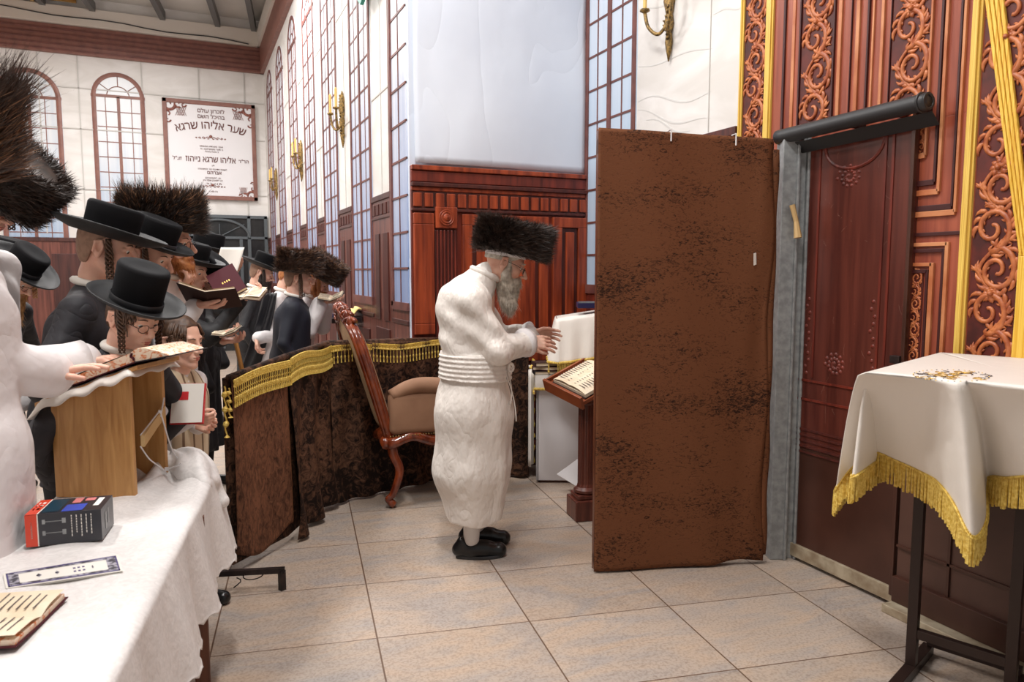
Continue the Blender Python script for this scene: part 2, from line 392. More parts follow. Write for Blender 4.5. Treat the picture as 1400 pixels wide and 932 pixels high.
# implicit bodies -------------------------------------------------
def sdf(prims, X):
    out = None
    for p in prims:
        t = p[0]
        if t == 'c':
            a = np.array(p[1], dtype=np.float32); b = np.array(p[2], dtype=np.float32); ra, rb, k = p[3], p[4], p[5]
            ba = b - a; pa = X - a; h = np.clip((pa @ ba) / max(float(ba @ ba), 1e-9), 0, 1)
            d = np.linalg.norm(pa - h[..., None] * ba, axis=-1) - (ra + (rb - ra) * h); op = p[6] if len(p) > 6 else '+'
        else:
            c = np.array(p[1], dtype=np.float32); r = np.array(p[2], dtype=np.float32); k = p[3]; op = p[4] if len(p) > 4 else '+'
            q = X - c
            if len(p) > 5 and p[5] is not None: q = q @ np.array(p[5], dtype=np.float32)
            k0 = np.linalg.norm(q / r, axis=-1); k1 = np.linalg.norm(q / (r * r), axis=-1)
            d = k0 * (k0 - 1) / np.maximum(k1, 1e-6)
        d = d.astype(np.float32)
        if out is None: out = d; continue
        if op == '+':
            h = np.clip(.5 + .5 * (out - d) / k, 0, 1); out = out * (1 - h) + d * h - k * h * (1 - h)
        else:
            h = np.clip(.5 - .5 * (out + d) / k, 0, 1); out = out * (1 - h) - d * h + k * h * (1 - h)
    return out
def bounds(prims, pad):
    lo = np.full(3, 9.); hi = np.full(3, -9.)
    for p in prims:
        if p[0] == 'c':
            if len(p) > 6 and p[6] == '-': continue
            r = max(p[3], p[4])
            for q in (p[1], p[2]): lo = np.minimum(lo, np.array(q) - r); hi = np.maximum(hi, np.array(q) + r)
        else:
            if len(p) > 4 and p[4] == '-': continue
            r = max(p[2]); lo = np.minimum(lo, np.array(p[1]) - r); hi = np.maximum(hi, np.array(p[1]) + r)
    return lo - pad, hi + pad
def polygonize(fn, lo, hi, h):
    n = np.ceil((hi - lo) / h).astype(int) + 1
    ax = [np.arange(n[i], dtype=np.float32) * h + lo[i] for i in range(3)]
    G = np.stack(np.meshgrid(*ax, indexing='ij'), -1)
    D = fn(G).astype(np.float32)
    # closed boundary
    D[0] = np.maximum(D[0], h); D[-1] = np.maximum(D[-1], h); D[:, 0] = np.maximum(D[:, 0], h); D[:, -1] = np.maximum(D[:, -1], h)
    D[:, :, 0] = np.maximum(D[:, :, 0], h); D[:, :, -1] = np.maximum(D[:, :, -1], h)
    g = openvdb.FloatGrid(background=float(3 * h)); g.copyFromArray(np.clip(D, -3 * h, 3 * h))
    pts, quads = g.convertToQuads(0.0)
    V = np.array(pts) * h + lo; F = np.array(quads)[:, ::-1]
    return V, F
def blob(prims, h, post=None, pad=.03):
    lo, hi = bounds(prims, pad)
    def fn(G):
        d = sdf(prims, G)
        return post(G, d) if post else d
    return polygonize(fn, lo, hi, h)
def join_np(parts):
    V = []; F = []; b = 0
    for v, f in parts:
        V.append(v); F.append(np.asarray(f) + b); b += len(v)
    return np.concatenate(V), np.concatenate(F)
def sn(G, fr, seed, stretch=(1, 1, 1)):
    rs = np.random.RandomState(seed); out = 0
    for i in range(5):
        d = rs.normal(size=3); d /= np.linalg.norm(d); d = d * np.array(stretch) * fr * rs.uniform(.6, 1.5)
        ph = rs.uniform(0, 6.28); out = out + np.sin(G @ d.astype(np.float32) + ph)
    return out / 5
# ================================================================= SHELL
# floor with a stone tile lattice turned about 8 degrees from the banner walls
def floor_mat():
    m = mat('stone_tiles', (190, 175, 162), .36, spec=.45); nt = m.node_tree; N = nt.nodes; L = nt.links; b = N['Principled BSDF']
    tc = N.new('ShaderNodeTexCoord')
    # lattice from measured joints
    g = dict(A=(491, 743.6, 0, 2), B=(500, 799, 0, 1), C=(512.9, 872, 0, 0), D=(289.6, 897, -1, 0), E=(677.9, 781.8, 1, 1), F=(720.7, 848.2, 1, 0),
             H=(911.8, 825.7, 2, 0), I=(1010, 914.3, 2, -1), J=(1086.8, 807.9, 3, 0), K=(1215.4, 891.8, 3, -1))
    A = []; B = []
    for k, (x, y, i, j) in g.items():
        p = onZ(x, y); A.append([1, i, j]); B.append([p.x, p.y])
    S = np.linalg.lstsq(np.array(A, float), np.array(B), rcond=None)[0]
    U = np.array([S[1], S[2]]).T; inv = np.linalg.inv(U); o0 = S[0]
    fr = []; fl = []
    for r in range(2):
        d = N.new('ShaderNodeVectorMath'); d.operation = 'DOT_PRODUCT'; d.inputs[1].default_value = (inv[r][0], inv[r][1], 0); L.new(tc.outputs['Object'], d.inputs[0])
        a = N.new('ShaderNodeMath'); a.inputs[1].default_value = 50 - float(inv[r] @ o0); L.new(d.outputs['Value'], a.inputs[0])
        f = N.new('ShaderNodeMath'); f.operation = 'FRACT'; L.new(a.outputs[0], f.inputs[0])
        q = N.new('ShaderNodeMath'); q.operation = 'FLOOR'; L.new(a.outputs[0], q.inputs[0])
        pp = N.new('ShaderNodeMath'); pp.operation = 'PINGPONG'; pp.inputs[1].default_value = .5; L.new(f.outputs[0], pp.inputs[0])
        fr.append(pp); fl.append(q)
    mn = N.new('ShaderNodeMath'); mn.operation = 'MINIMUM'; L.new(fr[0].outputs[0], mn.inputs[0]); L.new(fr[1].outputs[0], mn.inputs[1])
    gr = N.new('ShaderNodeMapRange'); gr.inputs[1].default_value = .0035; gr.inputs[2].default_value = .0065; L.new(mn.outputs[0], gr.inputs[0])
    cx = N.new('ShaderNodeCombineXYZ'); L.new(fl[0].outputs[0], cx.inputs[0]); L.new(fl[1].outputs[0], cx.inputs[1])
    wn = N.new('ShaderNodeTexWhiteNoise'); L.new(cx.outputs[0], wn.inputs['Vector'])
    sc = N.new('ShaderNodeVectorMath'); sc.operation = 'SCALE'; sc.inputs['Scale'].default_value = 30; L.new(wn.outputs['Color'], sc.inputs[0])
    ad = N.new('ShaderNodeVectorMath'); L.new(tc.outputs['Object'], ad.inputs[0]); L.new(sc.outputs[0], ad.inputs[1])
    mp = N.new('ShaderNodeMapping'); mp.inputs['Scale'].default_value = (1.2, 3.4, 1); mp.inputs['Rotation'].default_value = (0, 0, .6); L.new(ad.outputs[0], mp.inputs[0])
    n1 = N.new('ShaderNodeTexNoise'); n1.inputs['Scale'].default_value = 1.6; n1.inputs['Detail'].default_value = 6; n1.inputs['Distortion'].default_value = 1.6; L.new(mp.outputs[0], n1.inputs['Vector'])
    r1 = N.new('ShaderNodeValToRGB'); e = r1.color_ramp.elements; e[0].position = .34; e[0].color = lin((172, 162, 155)); e[1].position = .66; e[1].color = lin((190, 169, 150))
    ee = e.new(.5); ee.color = lin((184, 168, 154)); L.new(n1.outputs['Fac'], r1.inputs[0])
    n2 = N.new('ShaderNodeTexNoise'); n2.inputs['Scale'].default_value = 90; n2.inputs['Detail'].default_value = 3; L.new(ad.outputs[0], n2.inputs['Vector'])
    r2 = N.new('ShaderNodeValToRGB'); r2.color_ramp.elements[0].position = .35; r2.color_ramp.elements[0].color = (.72, .69, .67, 1); r2.color_ramp.elements[1].position = .55; r2.color_ramp.elements[1].color = (1, 1, 1, 1); L.new(n2.outputs['Fac'], r2.inputs[0])
    mx = N.new('ShaderNodeMixRGB'); mx.blend_type = 'MULTIPLY'; mx.inputs[0].default_value = .8; L.new(r1.outputs[0], mx.inputs[1]); L.new(r2.outputs[0], mx.inputs[2])
    # vein lines
    n3 = N.new('ShaderNodeTexNoise'); n3.inputs['Scale'].default_value = 3.0; n3.inputs['Detail'].default_value = 8; n3.inputs['Distortion'].default_value = 2.2; L.new(mp.outputs[0], n3.inputs['Vector'])
    r3 = N.new('ShaderNodeValToRGB'); r3.color_ramp.elements[0].position = .485; r3.color_ramp.elements[0].color = (1, 1, 1, 1); r3.color_ramp.elements[1].position = .515; r3.color_ramp.elements[1].color = (1, 1, 1, 1)
    e3 = r3.color_ramp.elements.new(.5); e3.color = (.78, .76, .75, 1); L.new(n3.outputs['Fac'], r3.inputs[0])
    m3 = N.new('ShaderNodeMixRGB'); m3.blend_type = 'MULTIPLY'; m3.inputs[0].default_value = .7; L.new(mx.outputs[0], m3.inputs[1]); L.new(r3.outputs[0], m3.inputs[2])
    tv = N.new('ShaderNodeMapRange'); tv.inputs[3].default_value = .88; tv.inputs[4].default_value = 1.04; L.new(wn.outputs['Value'], tv.inputs[0])
    m4 = N.new('ShaderNodeVectorMath'); m4.operation = 'SCALE'; L.new(m3.outputs[0], m4.inputs[0]); L.new(tv.outputs[0], m4.inputs['Scale'])
    mg = N.new('ShaderNodeMixRGB'); L.new(gr.outputs[0], mg.inputs[0]); mg.inputs[1].default_value = lin((104, 80, 64)); L.new(m4.outputs[0], mg.inputs[2])
    L.new(mg.outputs[0], b.inputs['Base Color'])
    bp = N.new('ShaderNodeBump'); bp.inputs['Distance'].default_value = .002; bp.inputs['Strength'].default_value = .5; L.new(gr.outputs[0], bp.inputs['Height']); L.new(bp.outputs[0], b.inputs['Normal'])
    return m
fm = floor_mat()
m = MB(); m.box((0, 6.5, -.05), (9, 20, .1)); struct(m.build('floor', fm))
# walls: thick slabs behind the printed banners
WH = 6.3
m = MB(); m.box((-.7, YB + .1, WH / 2), (8, .2, WH)); struct(m.build('wall_back', M['white_wall']))
m = MB(); m.box(((XL + XR) / 2 + .05, YF + .15, WH / 2), (XR - XL + .1, .3, WH)); struct(m.build('wall_center', M['white_sheet']))
m = MB(); m.box((XL + .06, (YF + .3 + YB) / 2, WH / 2), (.12, YB - YF - .3, WH)); m.box((XL + .06, YF + .15, WH / 2), (.1, .29, WH)); struct(m.build('wall_aisle', M['white_wall']))
m = MB(); m.box((XR + .1, 2.5, WH / 2), (.2, 5.6, WH)); struct(m.build('wall_right', M['white_wall']))
m = MB(); m.box((-4.3, 6.0, WH / 2), (.2, 18.6, WH)); struct(m.build('wall_left', M['white_wall']))
m = MB(); m.box((-.6, 6.0, WH + .02), (7.4, 18.8, .06)); struct(m.build('ceiling', M['ceiling_panel']))
# back wall: crown band, cream beam, wainscot, joints
yb = YB - .015
m = MB(); m.box((-1.4, yb - .03, 5.54), (6.0, .08, .47)); 
for k in range(5): m.box((-1.4, yb - .08, 5.36 + k * .085), (6.0, .02, .03), 1)
struct(m.build('trim_1', [M['back_brown'], M['frame_brown']], bevel=.006))
m = MB(); m.box((-1.4, yb - .06, 5.93), (6.0, .16, .3)); struct(m.build('trim_2', M['cream_beam'], bevel=.01))
m = MB(); m.box((-2.9, yb, 1.06), (4.9, .03, 2.12)); m.box((-2.9, yb - .02, 2.1), (4.9, .04, .07), 1)
for k in range(5): m.box((-4.6 + k * .9, yb - .02, 1.2), (.5, .03, 1.3), 1)
struct(m.build('trim_3', [M['aisle_wood'], M['aisle_wood_dk']], bevel=.008))
m = MB()
for x in (-2.2, -1.6, -.6, .35, 1.15): m.box((x, yb, 3.75), (.02, .012, 3.1))
for z in (3.0, 4.05, 4.75): m.box((-1.2, yb, z), (5.4, .012, .018))
struct(m.build('trim_4', M['joint']))
def arch_window(n, P0, ud, w, z0, z1, arch, pane, frame, nrow, fw=.07, half=None, label=None):
    """Printed window: P0 left bottom corner; ud unit vector along the wall; nrm out of the wall."""
    ud = Vector(ud); nrm = Vector((ud.y, -ud.x, 0)); P0 = Vector(P0)
    def q(u, z, d=0): return P0 + ud * u + Vector((0, 0, z)) + nrm * d
    root = None
    r = w / 2; zs = z1 - r if arch else z1
    m = MB()
    if arch:
        poly = [q(0, z0), q(w, z0)] + [q(r + r * math.cos(a), zs + r * math.sin(a)) for a in np.linspace(0, math.pi, 18)]
    else: poly = [q(0, z0), q(w, z0), q(w, z1), q(0, z1)]
    m.prism(poly, nrm * .008); root = struct(m.build('window_%d' % n, pane))
    m = MB()
    if arch:
        path = [q(fw / 2, z0, .012), q(fw / 2, zs, .012)] + [q(r + (r - fw / 2) * math.cos(a), zs + (r - fw / 2) * math.sin(a), .012) for a in np.linspace(math.pi, 0, 20)][1:-1] + [q(w - fw / 2, zs, .012), q(w - fw / 2, z0, .012)]
        m.tube(path, fw / 2, 6, flat=.35, up=nrm)
        m.prism([q(0, zs - .02), q(w, zs - .02), q(w, zs + .03), q(0, zs + .03)], nrm * .018)
    else:
        for u in (0, w - fw): m.prism([q(u, z0), q(u + fw, z0), q(u + fw, z1), q(u, z1)], nrm * .02)
    m.prism([q(0, z0 - .05), q(w, z0 - .05), q(w, z0 + .02), q(0, z0 + .02)], nrm * .025)
    m.prism([q(r - .025, z0), q(r + .025, z0), q(r + .025, zs), q(r - .025, zs)], nrm * .018)
    m.build('window_frame', frame, root)
    m = MB()
    for k in range(1, nrow):
        z = z0 + (zs - z0) * k / nrow
        m.prism([q(fw, z - .008), q(w - fw, z - .008), q(w - fw, z + .008), q(fw, z + .008)], nrm * .013)
    for u in (r * .52, w - r * .52): m.prism([q(u - .007, z0), q(u + .007, z0), q(u + .007, zs), q(u - .007, zs)], nrm * .012)
    if arch:
        m.tube([q(r + r * .42 * math.cos(a), zs + r * .42 * math.sin(a), .01) for a in np.linspace(0, math.pi, 14)], .009, 5)
        for a in (R(36), R(90), R(144)): m.tube([q(r + r * .42 * math.cos(a), zs + r * .42 * math.sin(a), .01), q(r + r * .9 * math.cos(a), zs + r * .9 * math.sin(a), .01)], .008, 5)
    m.build('muntins', frame, root)
    return root
arch_window(1, (-1.42, YB, 0), (1, 0, 0), .86, 1.45, 5.08, True, M['pane_back'], M['back_brown'], 12, fw=.085)
arch_window(2, (-2.85, YB, 0), (1, 0, 0), .98, 1.45, 5.02, True, M['pane_back'], M['back_brown'], 12, fw=.09)
# aisle wall windows (facing -X): run along +Y seen from inside, normal must be -X
for i, (y0, y1) in enumerate([(13.80, 14.62), (12.26, 13.12), (10.74, 11.57), (9.27, 10.14), (7.89, 8.76), (6.39, 7.23), (5.29, 5.74)]):
    if i < 6: arch_window(3 + i, (XL, y1, 0), (0, -1, 0), y1 - y0, 1.30, 5.15, True, M['pane'], M['frame_brown'], 13, fw=.06)
    else:  # cut by the corner
        root = None; m = MB(); m.box((XL - .004, (y0 + y1) / 2, 3.2), (.008, y1 - y0, 3.8)); root = struct(m.build('window_9', M['pane']))
        m = MB(); m.box((XL - .012, y1 - .02, 3.2), (.022, .06, 3.85)); m.box((XL - .012, (y0 + y1) / 2, 1.28), (.022, y1 - y0, .06)); m.build('window_frame', M['frame_brown'], root)
        m = MB()
        for k in range(1, 14): m.box((XL - .008, (y0 + y1) / 2, 1.3 + k * .268), (.014, y1 - y0, .016))
        m.box((XL - .008, y0 + .2, 3.2), (.012, .012, 3.8)); m.build('muntins', M['frame_brown'], root)
# aisle wainscot print with panels
m = MB(); edges = [YF + .02, 5.29, 5.74, 6.39, 7.23, 7.89, 8.76, 9.27, 10.14, 10.74, 11.57, 12.26, 13.12, 13.80, 14.62, YB - .05]
m.box((XL - .003, (YF + YB) / 2, .64), (.006, YB - YF - .1, 1.27))
for a, b in zip(edges[2::2], edges[3::2]):
    m.box((XL - .004, (a + b) / 2, 1.7), (.008, b - a, .95)); c = (a + b) / 2; w = b - a
    m.box((XL - .012, c, 2.155), (.022, w, .045), 1); m.box((XL - .010, c, 1.99), (.016, w, .02), 1)
    for k in range(5): m.box((XL - .010, a + w * (k + .5) / 5, 2.06), (.014, w * .14, .09), 2)
    m.box((XL - .010, c - w * .2, 1.5), (.014, w * .26, .72), 2); m.box((XL - .010, c + w * .22, 1.5), (.014, w * .2, .72), 1)
    m.box((XL - .010, c, .62), (.014, w * .7, .9), 2)
for a, b in zip(edges[1::2], edges[2::2]):
    m.box((XL - .010, (a + b) / 2, 1.16), (.014, (b - a), .03), 1); m.box((XL - .010, (a + b) / 2, .6), (.014, (b - a) * .6, .85), 2)
m.box((XL - .015, (YF + YB) / 2 + .1, .07), (.03, YB - YF - .3, .14), 1)
struct(m.build('baseboard_aisle', [M['aisle_wood'], M['aisle_wood_dk'], M['print_wood_dk']], bevel=.003))
# crown along the aisle wall
m = MB(); m.box((XL - .03, (YF + YB) / 2, 5.54), (.08, YB - YF, .47)); m.box((XL - .05, (YF + YB) / 2, 5.93), (.12, YB - YF, .3), 1)
struct(m.build('trim_5', [M['back_brown'], M['cream_beam']]))
m = MB()
for y in (6.06, 7.55, 9.0, 10.45, 11.9, 13.45): m.box((XL - .003, y, 3.6), (.006, .012, 2.9))
for z in (3.0, 4.1):
    for a, b in zip(edges[2::2], edges[3::2]): m.box((XL - .003, (a + b) / 2, z), (.006, b - a - .02, .014))
struct(m.build('trim_6', M['joint']))
# ceiling detail seen top left: steel beams, straw slats, cream panels
bd = Vector((math.sin(R(-4)), math.cos(R(-4)), 0))
for i, (x, y) in enumerate([(347, 48), (298, 42), (223, 31), (128, 29), (141, 30), (60, 22)]):
    if i == 4: continue
    e = onY(x, y, 15.1); m = MB()
    d = Vector((.145, 1, -.03)).normalized()
    a = Vector((e.x, 15.08, 6.1)); b = a - d * 7.5
    sd = Vector((.045, 0, 0))
    m.hexa([b - sd + Vector((0, 0, -.06)), b + sd + Vector((0, 0, -.06)), a + sd + Vector((0, 0, -.06)), a - sd + Vector((0, 0, -.06)),
            b - sd + Vector((0, 0, .1)), b + sd + Vector((0, 0, .1)), a + sd + Vector((0, 0, .1)), a - sd + Vector((0, 0, .1))])
    struct(m.build('trim_%d' % (7 + i), M['steel_beam']))
m = MB(); m.box((-2.9, 12.6, 6.2), (2.7, 5.0, .04)); 
for k in range(22): m.box((-2.9, 10.2 + k * .23, 6.16), (2.7, .05, .03), 0)
m.box((-2.2, 12.6, 6.12), (.06, 5.0, .06), 1); m.box((-3.0, 12.6, 6.12), (.06, 5.0, .06), 1)
struct(m.build('trim_13', [M['slat'], M['straw']]))
# hanging cable along the back beam
m = MB(); m.tube([(-4 + k * .35, yb - .15, 5.99 - .02 * math.sin(k * 1.3) - .012 * k) for k in range(16)], .01, 6); o = m.build('cable', M['black_vinyl'])
tagall(o, 'thin black cable strung along the cream beam over the plaque wall', 'cable')

# back door: grey metal with arched transom
y = YB - .03; x0, x1 = .10, 1.49
m = MB()
m.box(((x0 + x1) / 2, y, 1.3), (x1 - x0, .03, 2.62), 1)
root = struct(m.build('door_1', [M['grey_metal'], M['dark_glass']]))
m = MB()
for x in (x0 + .03, x1 - .03, 1.15): m.box((x, y - .03, 1.3), (.06, .05, 2.6))
m.box(((x0 + x1) / 2, y - .03, 2.58), (x1 - x0, .05, .06)); m.box(((x0 + x1) / 2, y - .03, 2.18), (x1 - x0, .05, .05))
m.tube([(.62 + .54 * math.cos(a), y - .04, 2.18 + .34 * math.sin(a)) for a in np.linspace(0, math.pi, 20)], .028, 8)
for x in (.35, .62, .9): m.tube([(.62, y - .035, 2.2), (.62 + (x - .62) * 1.6, y - .035, 2.44)], .01, 6)
m.box((1.0, y - .035, 1.1), (.06, .04, 2.1)); m.box((.62, y - .035, 1.1), (.06, .04, 2.1)); m.box((.8, y - .035, 1.0), (.4, .04, .06))
m.build('door_frame', M['grey_metal'], root, bevel=.004)
m = MB(); m.box((.66, y - .06, 1.05), (.02, .03, .3)); m.build('door_handle', M['black_steel'], root)

# centre wall: banner wrinkles above, wood printed panelling below (relief)
y = YF
m = MB()
def wr(u, v):
    x = XL + .03 + u * (XR - XL - .04); z = 2.33 + v * 3.6
    d = .012 * math.sin(3.2 * (x * 1.1 - z * .9) + 1.2 * math.sin(z * 2)) + .010 * math.sin(6 * (z - x * .35)) * (.4 + .6 * v)
    return (x, y - .03 + d, z)
m.grid(wr, 36, 70); struct(m.build('trim_20', M['white_sheet'], smooth=True, solid=.004))
m = MB(); a, b = XL, XR; c = (a + b) / 2; w = b - a
m.box((c, y - .01, 1.16), (w, .03, 2.3), 1)
m.box((c, y - .035, 2.295), (w, .05, .035), 0); m.box((c, y - .03, 2.235), (w, .03, .08), 1); m.box((c, y - .04, 2.175), (w, .05, .03), 2); m.box((c, y - .03, 2.145), (w, .03, .03), 0)
n = 17
for k in range(n): m.box((a + w * (k + .5) / n, y - .035, 2.065), (w / n * .74, .04, .10), 3)
m.box((c, y - .03, 2.065), (w, .015, .13), 2); m.box((c, y - .035, 1.995), (w, .03, .022), 2)
# rosette block and fluted pilaster
m.box((1.775, y - .04, 1.94), (.17, .04, .155), 3)
m.lathe([(.062, 0), (.058, .012), (.045, .006), (.042, .016), (.028, .008), (.02, .018), (.004, .022)], (1.775, y - .058, 1.94), 24, 0, rot=Matrix.Rotation(R(90), 3, 'X'))
m.box((1.775, y - .03, 1.0), (.17, .02, 1.7), 2)
for k in range(6): m.box((1.705 + k * .028, y - .045, 1.02), (.014, .02, 1.66), 1)
def panel(x0, x1, z0, z1, d=.0):
    for (cx, cz, dx, dz) in (((x0 + x1) / 2, z1 - .04, x1 - x0, .08), ((x0 + x1) / 2, z0 + .04, x1 - x0, .08), (x0 + .04, (z0 + z1) / 2, .08, z1 - z0 - .16), (x1 - .04, (z0 + z1) / 2, .08, z1 - z0 - .16)):
        m.box((cx, y - .04, cz), (dx, .04, dz), 0)
    if x1 - x0 > .25:
        m.box(((x0 + x1) / 2, y - .032, (z0 + z1) / 2), (x1 - x0 - .162, .024, z1 - z0 - .162), 2)
        m.box(((x0 + x1) / 2, y - .042, (z0 + z1) / 2), (x1 - x0 - .23, .036, z1 - z0 - .23), 3)
panel(a + .01, 1.68, 1.08, 1.97); panel(1.9, 2.62, .98, 1.97); panel(2.66, b - .01, .98, 1.97)
panel(a + .01, 1.675, .12, 1.0); panel(1.9, 2.62, .12, .92); panel(2.66, b - .01, .12, .92)
m.box((c, y - .05, .06), (w, .05, .12), 2)
struct(m.build('baseboard_center', [M['print_wood_hi'], M['print_wood'], M['print_wood_dk'], M['print_wood_hi']], bevel=.006))

# right wall, far part: printed window, marble joints, wainscot
x = XR
root = arch_window(10, (x, 5.235, 0), (0, -1, 0), .72, 1.42, 5.1, True, M['pane_right'], M['frame_brown'], 13, fw=.055)
m = MB(); m.box((x - .004, 3.98, 1.19), (.008, 1.06, 2.36)); m.box((x - .004, 4.85, .69), (.008, .74, 1.36)); m.box((x - .02, 3.97, 2.36), (.035, 1.07, .05), 1); m.box((x - .016, 4.3, .08), (.03, 1.8, .16), 1)
m.hexa([(x - .012, 5.2, .2), (x - .012, 4.5, .2), (x, 4.5, .2), (x, 5.2, .2), (x - .012, 5.2, 1.36), (x - .012, 4.5, 1.36), (x, 4.5, 1.36), (x, 5.2, 1.36)], 2)
struct(m.build('baseboard_right', [M['print_wood_hi'], M['print_wood_dk'], M['print_wood']], bevel=.004))
m = MB(); m.box((x - .003, 3.72, 3.8), (.005, .006, 2.8)); pass
struct(m.build('trim_21', M['joint']))
m = MB()
for k, (y0, z0, y1, z1, amp) in enumerate([(4.5, 2.74, 3.7, 2.62, .03), (4.5, 2.66, 3.7, 2.45, .03), (4.5, 3.35, 3.7, 3.28, .02), (4.5, 2.98, 3.7, 2.9, .015), (3.7, 3.5, 3.45, 3.48, .01), (3.7, 3.1, 3.45, 3.06, .01), (4.4, 2.6, 3.9, 2.43, .02)]):
    m.tube([(x - .001, y0 + (y1 - y0) * t, z0 + (z1 - z0) * t + amp * math.sin(7 * t + k)) for t in np.linspace(0, 1, 14)], [.002 + .006 * math.sin(math.pi * t) for t in np.linspace(0, 1, 14)], 6, flat=.12, up=(1, 0, 0))
struct(m.build('trim_22', M['marble_vein']))

# right wall, near part: printed carved woodwork (banner), geometry kept as shallow relief
VER = []
def scroll_ribbon(m, pts, w, mi, nrm, seg=5, h=.009):
    m.tube(pts, w, 6, mi, flat=h, up=nrm)
def ornament(m, y0, y1, z0, z1, X, mi=1, seed=0, dens=1.0):
    """acanthus vine on the plane X, u runs from y0 to y1"""
    rs = random.Random(seed); w = abs(y1 - y0); per = w * 1.75; s = -1 if y1 < y0 else 1
    def q(u, z): return Vector((X - .003, y0 + s * min(max(u, .004), w - .004), z))
    nrm = Vector((-1, 0, 0)); amp = w * .30
    def leaf(bu, bz, a, L, wd, curl=.5, n=5):
        p = [q(bu + L * t * math.cos(a + curl * t), bz + L * t * math.sin(a + curl * t)) for t in np.linspace(0, 1, n)]
        m.tube(p, [wd * v for v in (.35, .95, 1.0, .65, .12)], 6, mi, flat=.55, up=nrm)
    zs = np.arange(z0, z1, .012)
    if len(zs) > 2:
        m.tube([q(w / 2 + amp * math.sin(2 * math.pi * (t - z0) / per), t) for t in zs], w * .042, 6, mi, flat=.6, up=nrm)
    z = z0 + per * .25; k = 0
    while z < z1 + per * .2:
        sd = 1 if k % 2 == 0 else -1
        cx = w / 2 - sd * w * .07; cz = z; R0 = w * .43
        n = 30; pts = []; rad = []
        for i in range(n):
            t = i / (n - 1); a = -math.pi / 2 * sd + sd * t * 2 * math.pi * 1.5; r = R0 * (1 - t * .86)
            pts.append(q(cx + r * math.cos(a), cz + r * math.sin(a) * 1.15)); rad.append(w * .068 * (1 - t * .4))
        m.tube(pts, rad, 7, mi, flat=.75, up=nrm)
        for i in range(9):  # inner lobes
            t = i / 9; a = -math.pi / 2 * sd + sd * t * 2 * math.pi * 1.0; r = R0 * (1 - t * .5)
            leaf(cx + r * math.cos(a), cz + r * math.sin(a) * 1.15, a + math.pi + sd * .9, w * .15 * (1 - .3 * t), w * .040, sd * -1.2)
        for i in range(10):  # outer acanthus lobes
            t = i / 10; a = -math.pi / 2 * sd + sd * t * 2 * math.pi * .8; r = R0 * (1 - t * .35)
            leaf(cx + r * math.cos(a), cz + r * math.sin(a) * 1.15, a + sd * .5, w * .26 * rs.uniform(.8, 1.15), w * .055, sd * .9)
        for i in range(5):  # filling leaves in the corner opposite the scroll
            a = math.pi / 2 * (1 if sd > 0 else -1) * 0 + (0 if sd > 0 else math.pi) + (i - 2) * .55
            leaf(w / 2 + sd * w * .27, cz + per * .0 + (i - 2) * w * .07, a, w * .24, w * .048, .5 * sd)
        for i in range(4):
            leaf(w / 2 - sd * w * .05, cz + per * .25 + (i - 1.5) * w * .05, math.pi / 2 + (i - 1.5) * .8, w * .22, w * .045, sd * .5)
        if k % 3 == 2:
            fz = cz + per * .22
            for ring_, (rr_, nn_) in enumerate(((.19, 8), (.11, 6))):
                for pt in range(nn_):
                    a = pt * 2 * math.pi / nn_ + ring_ * .4; leaf(w / 2 + w * rr_ * .35 * math.cos(a), fz + w * rr_ * .35 * math.sin(a), a, w * rr_ * .75, w * .066, .25)
            m.lathe([(w * .06, 0), (w * .05, w * .09), (.001, w * .11)], q(w / 2, fz), 8, mi, rot=Matrix.Rotation(R(-90), 3, 'Y'))
        z += per * .5; k += 1
def yx(x, y): return onX(x, y, XR).y
XP = XR - .006
m = MB()
Z1 = 6.0
def vbox(y0, y1, z0, z1, d, mi): m.box((XR - d / 2, (y0 + y1) / 2, (z0 + z1) / 2), (d, abs(y1 - y0), z1 - z0), mi)
# base of the banner above the door and beside it
vbox(3.43, 3.20, .2, Z1, .012, 4); vbox(3.20, .2, 2.2, Z1, .010, 0); vbox(2.285, .2, .95, 2.2, .010, 0)
# gold verticals
for a, b in ((3.43, 3.405), (3.225, 3.175)): vbox(a, b, .2, Z1, .022, 3); vbox(a - .004, b + .010, .2, Z1, .030, 3)
# first zone mouldings (photo x 1062..1320)
zt = 2.26
for a, b, d, mi in [(3.10, 3.085, .02, 2), (3.04, 3.02, .016, 1), (2.985, 2.975, .022, 2), (2.765, 2.755, .022, 2), (2.735, 2.715, .02, 1), (2.66, 2.655, .02, 2), (2.63, 2.61, .02, 1), (2.565, 2.555, .022, 2), (2.54, 2.53, .018, 1), (2.49, 2.475, .02, 1), (2.44, 2.435, .02, 2)]:
    vbox(a, b, zt, Z1, d, mi)
for a, b in ((2.972, 2.768), (2.432, 2.236)): vbox(a, b, zt, Z1, .014, 4)
# nested frame right of the door
for a, z0, w_, mi in ((2.165, 1.888, .014, 1), (2.185, 1.93, .012, 2), (2.085, 1.795, .012, 1), (2.10, 1.82, .010, 2), (2.235, 2.05, .010, 1)):
    vbox(a + w_ / 2, a - w_ / 2, z0, Z1, .022, mi); vbox(2.285, a, z0 - .012, z0 + .012, .022, mi)
vbox(2.285, 2.055, 1.70, 1.716, .018, 2)
for a, z1, w_, mi in ((2.11, 1.672, .016, 1), (2.125, 1.645, .012, 2), (2.175, 1.585, .020, 1), (2.195, 1.555, .012, 2)):
    vbox(a + w_ / 2, a - w_ / 2, .95, z1, .022, mi); vbox(2.285, a, z1 - .016, z1, .022, mi)
vbox(2.285, 2.215, .95, 1.52, .014, 4)
